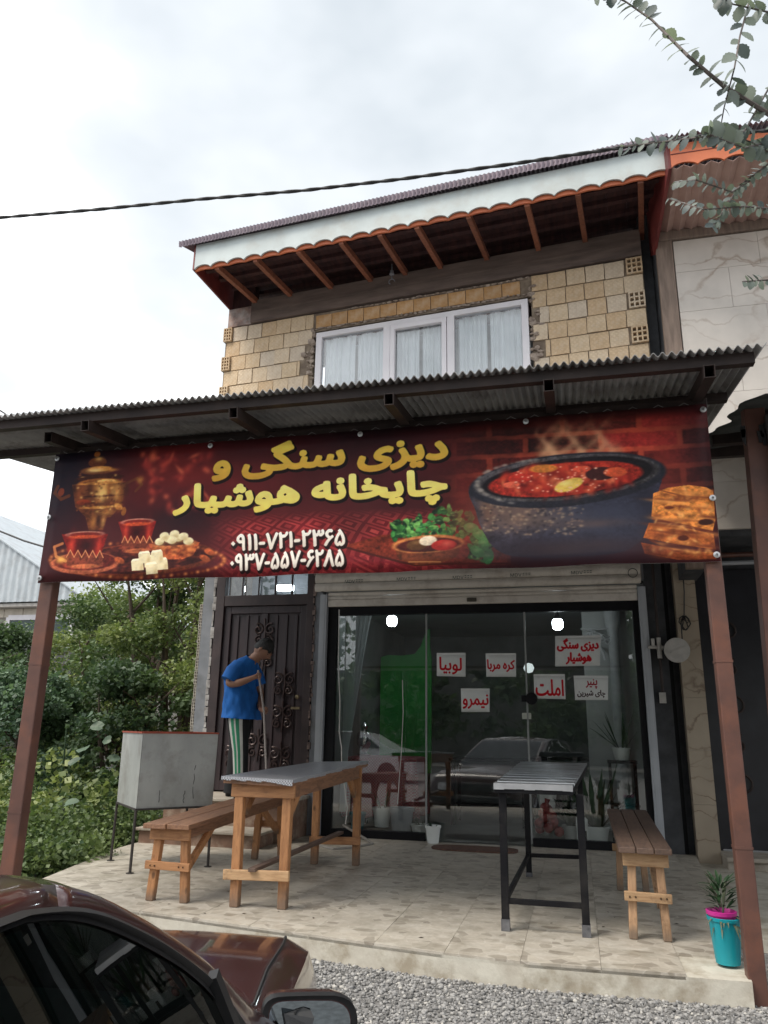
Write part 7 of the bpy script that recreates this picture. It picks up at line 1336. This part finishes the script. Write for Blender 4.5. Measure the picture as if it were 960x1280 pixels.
mb = MB(); corr(mb, (1.04, 6.28, 6.88), (1, 0, 0), (0, 1, .3), 5.2, 3.0, .045, .011); mb.build('roof', PURPLESHEET, nb, smooth=True)
for k in range(6):
    mb = MB(); mb.bb((1.0, 7.88, .25 if k == 0 else .45 + k * .475), (1.195, 8.02, .45 + k * .475 + .473)); mb.build('pier_stone', STONELOW, nb)
mb = MB(); mb.bb((1.195, 7.95, .55), (2.4, 8.0, 3.1)); mb.build('gate', simple('near_black_gate', (.018, .018, .024), (.010, .010, .014), 6, .4), nb)
for k in range(5): mb = MB(); scroll(mb, 1.45, 1.1 + .35 * k, .10, 1 if k % 2 else -1, 1.5, 7.94); mb.build('gate_scroll', DARKSTEEL, nb, smooth=True)
for k in range(3):
    mb = MB(); mb.bb((1.2 + k * .45, 7.82, 3.42), (1.2 + k * .45 + .447, 7.88, 4.2)); mb.build('lintel_stone', STONELOW, nb)
for z, d in ((3.36, .05), (3.22, .035), (3.14, .03)):
    mb = MB(); mb.tube([(1.1, 7.8, z), (3.2, 7.8, z + .01)], d * .7, 8); mb.build('pipe', [DARKSTEEL, BROWNSTEEL, GREYRAIL][int(z * 100) % 3], nb, smooth=True)
mb = MB(); mb.bb((1.2, 7.6, .30), (2.4, 7.95, .50)); mb.bb((1.19, 7.55, .50), (2.42, 7.96, .535)); mb.build('sill_block', STEPST, nb, bevel=.006)
mb = MB(); mb.prism([(.86, 5.2, .2), (6.0, 5.2, .2), (6.0, 8.0, .2), (1.0, 8.0, .2)], (0, 0, .23)); tag(mb.build('side_path', CONCRETE), kind='structure')
aw = thing('side_awning', (2.2, 6, .3), 'dark torn sheet awning on a brown timber post at the right edge', 'awning')
mb = MB(); n_ = 40; L_ = []
def aw_l(y): return 1.0 + .125 * (y - 4.0) * .2 + .03 * math.sin(y * 5.3) + .02 * math.sin(y * 13)
ysA = [4.0 + 3.6 * k / n_ for k in range(n_ + 1)]; b = 0
for y in ysA:
    z = 3.30 + (y - 4.0) * .245
    for q in range(25):
        f = q / 24; x = lerp(aw_l(y), 4.6, f); mb.v.append((x, y, z - (.05 * (1 - f) ** 8) + .008 * math.cos(q * 2.2)))
for k in range(n_):
    for q in range(24): mb.f.append((25 * k + q, 25 * k + q + 1, 25 * k + 26 + q, 25 * k + 25 + q)); mb.m.append(0)
s_ = mb.build('sheet', simple('dark_green_grey_sheet', (.045, .052, .05), (.022, .026, .026), 7, .8, dirt=((.08, .075, .07), .5, 9)), aw, smooth=True); md = s_.modifiers.new('thick', 'SOLIDIFY'); md.thickness = .006
mb = MB(); mb.beam((1.005, 4.5, .2), (1.09, 4.5, 3.40), .11, .10, up=(0, 1, 0)); mb.build('timber_post', BROWNSTEEL, aw, bevel=.006)
mb = MB(); mb.bb((1.13, 4.40, 2.72), (4.6, 4.43, 3.30)); mb.build('added_shade_board', simple('dark_shade_board', (.05, .045, .042), (.03, .027, .026), 6, .8), aw)  # board added to shade the stone behind the awning, mostly out of view
for y in (4.6, 5.6, 6.6): mb = MB(); mb.beam((1.06, y, 3.22 + (y - 4) * .245), (4.5, y, 3.22 + (y - 4) * .245), .06, .09); mb.build('joist', DARKSTEEL, aw)
mb = MB()
for k in range(14):
    x = 1.0 + random.uniform(-.01, .25); z = 3.16 + random.uniform(-.03, .05); mb.prism([(x, 4.44, z + .06), (x + .03, 4.44, z + .06), (x + .022, 4.44, z - random.uniform(0, .05)), (x + .006, 4.44, z - .01)], (0, .003, 0))
mb.build('ragged_strip', simple('ragged_dark_felt', (.03, .03, .032), (.018, .018, .02), 14, .9), aw, kind='stuff')

# ================================================================== CABLES IN THE AIR
pts = [onY(a, b, 5.2) for a, b in ((-1700, 430), (-900, 348), (-400, 303), (-160, 284), (0, 272), (120, 262), (250, 249), (380, 238), (500, 224), (640, 205), (760, 187), (860, 172), (960, 163), (1150, 138))]; S_ = []
for i in range(len(pts) - 1):
    for k in range(14): S_.append(pts[i].lerp(pts[i + 1], k / 14))
mb = MB()
for ph in (0, 3.14): mb.tube([p + Vector((0, .006 * math.cos(i * 1.1 + ph), .006 * math.sin(i * 1.1 + ph))) for i, p in enumerate(S_)], .0105, 6)
tag(mb.build('overhead_cable', CABLE, smooth=True), 'thick twisted black cable strung across the sky above the roof', 'cable')
mb = MB(); mb.tube([onY(a, b, 12) for a, b in ((-900, 180), (-400, 470), (-60, 640), (0, 664), (30, 676), (70, 688), (160, 705))], .018, 5); tag(mb.build('overhead_cable', CABLE, smooth=True), 'thin cable crossing the sky beside the pale metal roof', 'cable')
mb = MB(); mb.tube([onY(a, b, 9) for a, b in ((-900, 60), (-400, 320), (-80, 480), (0, 513), (14, 522), (60, 545))], .012, 5); tag(mb.build('overhead_cable', CABLE, smooth=True), 'short thin cable showing above the left end of the canopy', 'cable')

# ================================================================== HOUSE BEYOND THE BUSHES
H = lambda x, y, Y=18: onY(x, y, Y)
hs = thing('far_house', (-15, 19, 1.0), 'far house with a pale blue metal roof and cream block walls beyond the bushes', 'house')
x1 = H(104, 760).x; zE = H(50, 752).z; zt_ = zE - .16
mb = MB(); mb.bb((-21, 18.35, .2), (x1 - .25, 26, zE + .1)); hw = mb.build('wall', simple('cream_block_joint', (.26, .23, .19), (.2, .18, .15), 5), hs)
CB = simple('cream_block', (.60, .54, .46), (.50, .45, .38), 6, .85, vary=.12)
for j in range(16):
    for i in range(16):
        xa = x1 - .26 - (i + 1) * .62 + (.31 if j % 2 else 0); za = zE - .25 - j * .26; xb = min(xa + .6, x1 - .255)
        if xb - xa < .1 or (za < H(40, 765).z and za > H(40, 835).z - .2 and xa < H(80, 780).x and xb > H(-30, 780).x): continue
        mb = MB(); mb.bb((xa, 18.31, za - .12), (xb, 18.36, za + .12)); mb.build('block', CB, hw)
mb = MB(); a, b = H(2, 770), H(74, 835); mb.bb((a.x, 18.30, b.z), (b.x, 18.34, a.z)); wf = mb.build('window', simple('dark_window_glass', (.05, .08, .07), (.035, .055, .05), 2, .12, bs=0), hs)
mb = MB()
for x in (a.x, lerp(a.x, b.x, .52), b.x): mb.bb((x - .06, 18.26, b.z), (x + .06, 18.32, a.z))
mb.bb((a.x, 18.261, a.z - .08), (b.x, 18.321, a.z + .06)); mb.bb((a.x, 18.262, lerp(a.z, b.z, .68) - .04), (b.x, 18.322, lerp(a.z, b.z, .68) + .04)); mb.build('frame', WHITEPVC, wf)
PB = simple('pale_blue_metal_roof', (.50, .54, .57), (.43, .47, .50), 5, .5, metal=.1, stretch=(3, .5, .5), dirt=((.34, .35, .36), .6, 3))
mb = MB(); corr(mb, (-24.0, 17.95, zE), (1, 0, 0), (0, 0, 1), x1 + .15 + 24.0, 4.0, .22, .02); rf = mb.build('gable_sheet', PB, hs, smooth=True); L = wloc(hs); SLP = Vector((1.7, 0, 2.9)).normalized(); AX = 2 * (-18.6) - (x1 + .15)
bm = bmesh.new(); bm.from_mesh(rf.data)
for co, no in ((Vector((x1 + .15, 17.9, zE)), SLP), (Vector((AX, 17.9, zE)), Vector((-SLP.x, 0, SLP.z)))): bmesh.ops.bisect_plane(bm, geom=bm.verts[:] + bm.edges[:] + bm.faces[:], plane_co=co - L, plane_no=no, clear_outer=True)
bm.to_mesh(rf.data); bm.free()
zA = zE + (x1 + .15 + 18.6) * 1.7 / 2.9
for xa in (x1 + .2, AX - .05): mb = MB(); mb.prism([(xa, 17.88, zE - .05), (xa, 26, zE - .05), (-18.6, 26, zA + .01), (-18.6, 17.88, zA + .01)], (0, 0, .04)); mb.build('roof', PB, hs)
mb = MB(); mb.bb((-21.3, 18.0, zE - .12), (x1 + .1, 18.4, zE - .03)); mb.build('eave_board', simple('pale_eave', (.45, .42, .39)), hs)
mb = MB(); a, b = H(-20, 780, 15), H(40, 836, 15); mb.prism([a, b, b + Vector((0, 2.5, .0)), a + Vector((0, 2.5, 0))], (0, 0, -.12)); mb.prism([a + Vector((0, .1, -.12)), b + Vector((0, .1, -.12)), (b.x, 15.1, .3), (a.x, 15.1, .3)], (0, .1, 0))
tag(mb.build('lean_to', simple('dark_shed', (.05, .048, .045), (.03, .03, .03), 5)), 'dark low shed roof sloping below the far house window', 'shed')

# ================================================================== VEGETATION
def leafmass(name, clumps, size, mat, parent=None, kind=None, up=.35):
    """clumps: (centre, radii, count, tone) -> one mesh of folded leaf blades"""
    Cs, Ts = [], []
    for c, r, n, tone in clumps:
        d = rng.normal(size=(n, 3)); d /= np.linalg.norm(d, axis=1)[:, None]; d *= (rng.random((n, 1)) ** .45); Cs.append(np.array(c) + d * np.array(r)); Ts.append(np.clip(tone + rng.normal(0, .17, n), 0, 1))
    Cn = np.concatenate(Cs); T_ = np.concatenate(Ts); n = len(Cn); d = rng.normal(size=(n, 3)); d[:, 2] *= .6; d[:, 2] -= .15; d /= np.linalg.norm(d, axis=1)[:, None]
    nn = rng.normal(size=(n, 3)); nn[:, 2] += up * 2; s = np.cross(d, nn); s /= np.linalg.norm(s, axis=1)[:, None] + 1e-9; f = np.cross(s, d)
    L_ = size * rng.uniform(.55, 1.5, (n, 1)); W_ = L_ * rng.uniform(.28, .5, (n, 1))
    V = np.stack([Cn, Cn + d * L_ * .45 + s * W_ + f * L_ * .1, Cn + d * L_, Cn + d * L_ * .45 - s * W_ + f * L_ * .1], 1).reshape(-1, 3); i = np.arange(n) * 4
    F = np.concatenate([np.stack([i, i + 1, i + 2], 1), np.stack([i, i + 2, i + 3], 1)]); return npmesh(name, V, F, mat, parent, kind, np.repeat(T_, 4))
LF = [leafmat('mid_green_leaf', (.22, .29, .11), (.05, .095, .042)), leafmat('yellow_green_leaf', (.33, .38, .14), (.08, .13, .05)), leafmat('deep_green_leaf', (.15, .22, .10), (.034, .068, .036)), leafmat('bluish_leaf', (.19, .28, .17), (.045, .09, .058))]
BARK = simple('grey_brown_bark', (.12, .09, .065), (.06, .045, .035), 9, .9, bs=.6, stretch=(3, 3, .6))
def tree(name, label, cat, base, h, r, nl, mat, size=.1, group=None, low=.15, nclump=38, stems=3):
    base = Vector(base); t = thing(name, base, label, cat, group); mb = MB(); cl = []
    for k in range(stems):
        a = 6.28 * k / stems + random.uniform(-.4, .4); q = base + Vector((.4 * r * math.cos(a), .4 * r * math.sin(a), h * random.uniform(.7, .95))); pts = [base + Vector((.05 * math.cos(a), .05 * math.sin(a), -.1)), base.lerp(q, .35) + Vector((random.uniform(-.1, .1), random.uniform(-.1, .1), 0)), base.lerp(q, .7) + Vector((random.uniform(-.1, .1), 0, 0)), q]
        mb.tube(pts, [.028 * h ** .7, .022 * h ** .7, .014 * h ** .7, .006], 7)
        for b in range(4):
            s0 = base.lerp(q, random.uniform(.35, .9)); a2 = random.uniform(0, 6.28); mb.tube([s0, s0 + Vector((r * .45 * math.cos(a2), r * .45 * math.sin(a2), .18 * h)), s0 + Vector((r * .8 * math.cos(a2), r * .8 * math.sin(a2), .22 * h))], [.012 * h ** .6, .008, .003], 5)
    mb.build('trunk', BARK, t, smooth=True)
    for k in range(nclump):
        z = random.uniform(low, 1) ; w = math.sin(math.pi * min(1, (.22 + z * .74))) ** .7; a = random.uniform(0, 6.28); rr = r * w * random.random() ** .4; s = random.uniform(.16, .34) * r
        cl.append((tuple(base + Vector((rr * math.cos(a), rr * math.sin(a), h * z))), (s * 1.25, s * 1.25, s * .8), int(nl / nclump * random.uniform(.5, 1.5)), random.uniform(.15, .85)))
    leafmass('crown', cl, size, mat, t); return t
tree('tall_shrub', 'tall yellow green shrub crowding against the left corner of the shop', 'shrub', (-5.35, 10.0, .4), 4.3, 1.15, 21750, LF[1], .05)
tree('tall_shrub', 'tall mid green shrub under the middle of the banner\'s left end', 'shrub', (-6.7, 11.2, .4), 4.6, 1.35, 23200, LF[0], .055)
tree('tall_shrub', 'pale leafy shrub between the far house corner and the tall green shrub', 'shrub', (-8.2, 12.2, .4), 3.5, 1.2, 18850, LF[1], .055)
tree('tall_shrub', 'dark shrub behind the brown left post, below the far window', 'shrub', (-8.0, 9.4, .4), 2.35, 1.15, 18850, LF[2], .05)
tree('tall_shrub', 'dark bushy shrub at the far left edge, under the sloping shed roof', 'shrub', (-9.6, 10.4, .4), 2.35, 1.3, 18850, LF[2], .055)
tree('tall_shrub', 'dark shrub with broad leaves just above the grey tin box', 'shrub', (-5.5, 8.9, .4), 1.9, 1.0, 17400, LF[2], .055)
tree('tall_shrub', 'bluish green shrub right behind the left post', 'shrub', (-6.6, 8.3, .35), 1.75, .95, 17400, LF[3], .048)
tree('tree', 'tall broad tree rising behind the shrubs left of the shop', 'tree', (-7.2, 15.0, .3), 6.2, 2.4, 18000, LF[0], .11, low=.3)
pl = thing('vine_pole', (-9.3, 13.5, .3), 'dark pole wrapped in creeper beside the far house corner', 'pole'); pb = onY(97, 900, 13.5); pt = onY(97, 757, 13.5)
mb = MB(); mb.tube([(pb.x, 13.5, .2), (pb.x, 13.5, pt.z)], .06, 8); mb.build('pole', DARKSTEEL, pl); leafmass('creeper', [((pb.x + random.uniform(-.08, .08), 13.45, lerp(1.0, pt.z, k / 14)), (.2, .2, .25), 150, random.uniform(0, .5)) for k in range(15)], .09, LF[2], pl)
# undergrowth spilling to the edge of the porch
cl = []
for _ in range(150):
    x, y = random.uniform(-8.6, -4.15), random.uniform(5.2, 9.2)
    if x > -4.35 and y < 7: x -= .3
    hgt = .25 + .75 * min(1, max(0, (-3.95 - x) / 1.6)) * random.uniform(.35, 1.0)
    cl.append(((x, y, gz(x, y) + hgt * .5), (.34, .34, hgt * .62), 420, random.uniform(.1, .9)))
for _ in range(60):
    y = random.uniform(4.2, 6.4); x = -4.12 + (5.3 - y) * -.2 - abs(random.gauss(0, .5)); cl.append(((x, y, gz(x, y) + .15), (.2, .2, .19), 260, random.uniform(.2, .9)))
for _ in range(40):
    x = random.uniform(-5.4, -4.15); y = random.uniform(5.3, 7.2); cl.append(((x, y, gz(x, y) + .2), (.2, .25, .25), 160, random.uniform(.2, .9)))
leafmass('undergrowth', cl, .04, LF[0], None, 'stuff')
cl = [((random.uniform(-7.5, -4.4), random.uniform(5.8, 8.5), random.uniform(.7, 1.25)), (.22, .22, .16), 60, random.uniform(.3, 1)) for _ in range(40)]
leafmass('weeds', cl, .07, LF[1], None, 'stuff')
# big burdock leaves on the bank
bl_ = thing('broad_leaf_plant', (-5.4, 7.6, .4), 'broad leaved plant with big dull leaves left of the grey tin box', 'plant'); BLM = simple('broad_dull_leaf', (.075, .125, .065), (.045, .08, .042), 7, .5, vary=.2)
mb = MB(); mb.tube([(-5.4, 7.6, .3), (-5.35, 7.5, 1.0), (-5.3, 7.4, 1.5)], [.02, .014, .006], 6); mb.build('stem', BLM, bl_)
for px, py, s in ((122, 908, .08), (104, 936, .09), (134, 925, .06), (92, 952, .07), (112, 893, .05), (66, 1078, .07), (88, 1003, .07), (72, 958, .08), (142, 948, .07)):
    c = onY(px, py, 7.2 if py < 960 else 6.0); mb = MB(); a0 = random.uniform(0, 6.28); nrm = Matrix.Rotation(random.uniform(.3, 1.3), 3, 'X') @ Matrix.Rotation(random.uniform(-.8, .8), 3, 'Y') @ Matrix.Rotation(a0, 3, 'Z'); P = []
    for k in range(12):
        a = 6.2832 * k / 12; r_ = s * (1 - .35 * math.exp(-((a - 3.14) / .35) ** 2)) * random.uniform(.88, 1.08) * (1.15 if abs(a) < .3 or a > 6 else 1); P.append(c + nrm @ Vector((r_ * math.cos(a), r_ * .8 * math.sin(a), -.12 * r_ * math.cos(2 * a))))
    mb.v = [tuple(c)] + [tuple(p) for p in P]; mb.f = [(0, 1 + k, 1 + (k + 1) % 12) for k in range(12)]; mb.m = [0] * 12; mb.build('leaf', BLM, bl_)
# --- branches of the near tree at the top right
nt_ = thing('elm_tree', (2.5, 2.5, .1), 'near elm tree whose small grey green leaves hang into the top right corner', 'tree')
BR = [[(1030, 190), (960, 142), (905, 108), (860, 70), (815, 25), (782, 2), (735, -18)], [(1030, 95), (960, 112), (930, 165), (870, 172), (822, 178), (775, 184)], [(960, -30), (937, 0), (925, 45), (918, 85), (905, 135), (898, 175)], [(1040, 215), (985, 205), (940, 178), (905, 165)], [(1040, 260), (975, 262), (930, 258), (880, 262), (835, 248)], [(1040, 205), (955, 215), (915, 240), (870, 225), (842, 228)], [(1040, 345), (960, 350), (928, 352)], [(1000, 20), (960, 15), (915, 5), (895, -10)], [(1040, 180), (960, 178), (930, 185), (880, 165)], [(960, 205), (925, 232), (905, 262), (890, 285)]]
DEP = [2.55, 2.6, 2.5, 2.65, 2.7, 2.75, 2.7, 2.5, 2.6, 2.72]
TB = simple('grey_twig', (.17, .14, .13), (.10, .085, .08), 14, .85); mb = MB(); trunk = [(2.5, 2.5, -.1), (2.45, 2.52, 1.2), (2.4, 2.55, 2.4), (2.2, 2.6, 3.4), (2.0, 2.6, 4.4)]
mb.tube(trunk, [.12, .10, .085, .06, .03], 10); hub = Vector((2.25, 2.58, 3.3)); lines = []
for L_, Y in zip(BR, DEP):
    pts = [onY(a, b, Y + .1 * math.sin(i * 1.7)) for i, (a, b) in enumerate(L_)]; th = .011 if L_ is BR[0] else .005
    mb.tube([hub] + pts, [.03] + [lerp(th, .002, i / (len(pts) - 1)) for i in range(len(pts))], 6); lines.append(pts)
mb.build('trunk', TB, nt_, smooth=True)
ELM = [leafmat('elm_leaf', (.27, .31, .27), (.09, .115, .12), .3, tone=False)]
def elm_leaf(curl):
    m = MB(); n = 10; V = []
    for k in range(n + 1):
        t = k / n; w = .40 * math.sin(math.pi * min(1, .06 + .94 * t)) ** .7 * (1 + (.10 if k % 2 else -.06)) * (1 if k < n else 0); V += [(t, -w, .10 * w - curl * t * t), (t, 0, -curl * t * t), (t, w, .10 * w - curl * t * t)]
    m.v = V
    for k in range(n):
        for j in (0, 1): m.f.append((3 * k + j, 3 * k + j + 1, 3 * k + 4 + j, 3 * k + 3 + j)); m.m.append(0)
    return m.mesh('elm_leaf', ELM, smooth=True)
LMs = [elm_leaf(c) for c in (.05, .2, .38)]; cnt = 0
for li, pts in enumerate(lines):
    dens = [60, 52, 24, 22, 54, 44, 18, 22, 28, 28][li]; seg = [(a, b) for a, b in zip(pts, pts[1:])]
    for k in range(dens):
        f = (k + random.random() * .6) / dens * len(seg); i = min(int(f), len(seg) - 1); a, b = seg[i]; p = a.lerp(b, f - i); d = (b - a).normalized(); sd_ = d.cross(Vector((0, .9, .3))).normalized() * (1 if k % 2 else -1)
        ax = (d * .45 + sd_ * random.uniform(.7, 1) + Vector((0, random.uniform(-.5, .5), random.uniform(-.55, .1)))).normalized(); up_ = (Vector((0, -.8, .7)) + Vector((random.uniform(-.7, .7), random.uniform(-.5, .5), random.uniform(-.4, .4)))).normalized(); y_ = up_.cross(ax).normalized(); z_ = ax.cross(y_)
        s = random.uniform(.036, .064) * (.62 if li in (4, 5, 6, 9) else 1) * (.8 if li == 1 else 1); M4 = Matrix((ax * s, y_ * s, z_ * s)).transposed().to_4x4(); put('leaf', random.choice(LMs), Matrix.Translation(p) @ M4, nt_); cnt += 1

# ================================================================== ACROSS THE STREET (reflected in the glass; the trees are added to darken it)
for k, (x, y, h) in enumerate(((-13, -19, 8), (-7, -17, 7), (-1.5, -18, 8.5), (4, -17, 7.5), (9.5, -19, 8.5))):
    tree('added_tree', ['round', 'leaning', 'tallest', 'ragged', 'broad'][k] + ' unseen tree across the road, added to darken the shop glass reflection', 'tree', (x, y, -.05), h, 3.1, 3600, LF[2], .34, nclump=46, low=.12)
WX = -1.9
wc = thing('parked_car', (-7.1, -8.5, -.05), 'white hatchback across the street, reflected in the left of the glass', 'car'); WPAINT = simple('white_car_paint', (.78, .79, .80), (.74, .75, .76), 3, .25, coat=.6, bs=0)
mb = MB(); rings = []
for x, z in ((-7.2, .55), (-7.1, .95), (-6.6, 1.0), (-6.0, 1.40), (-5.0, 1.45), (-4.4, 1.36), (-3.75, .98), (-3.05, .82), (-2.95, .5)):
    w = .82 if z < 1.1 else .62; rings.append([(x + WX, -8.5 - .8, .22), (x + WX, -8.5 - .83, min(z, .85)), (x + WX, -8.5 - w, z), (x + WX, -8.5 + w, z), (x + WX, -8.5 + .83, min(z, .85)), (x + WX, -8.5 + .8, .22)])
mb.loft(rings); mb.build('body', WPAINT, wc, smooth=True)
mb = MB(); mb.prism([(-8.4, -7.66, .96), (-5.9, -7.66, .96), (-6.4, -7.86, 1.30), (-7.8, -7.86, 1.33)], (0, .012, 0)); mb.build('window', CGLASS, wc)
for x in (-8.3, -5.7):
    for y in (-9.25, -7.72):
        mb = MB(); mb.lathe((x, y, .26), [(0, -.06), (.28, -.06), (.3, 0), (.28, .06), (0, .07)], 18, rot=Matrix.Rotation(R(90), 3, 'X')); mb.build('wheel', PLASTIC, wc, smooth=True)
mb = MB(); mb.bb((-40, -24, -.05), (40, -23.6, 4.5)); tag(mb.build('boundary_wall', simple('grey_boundary_wall', (.2, .2, .19), (.14, .14, .13), 2)), 'long grey boundary wall behind the added trees', 'wall')
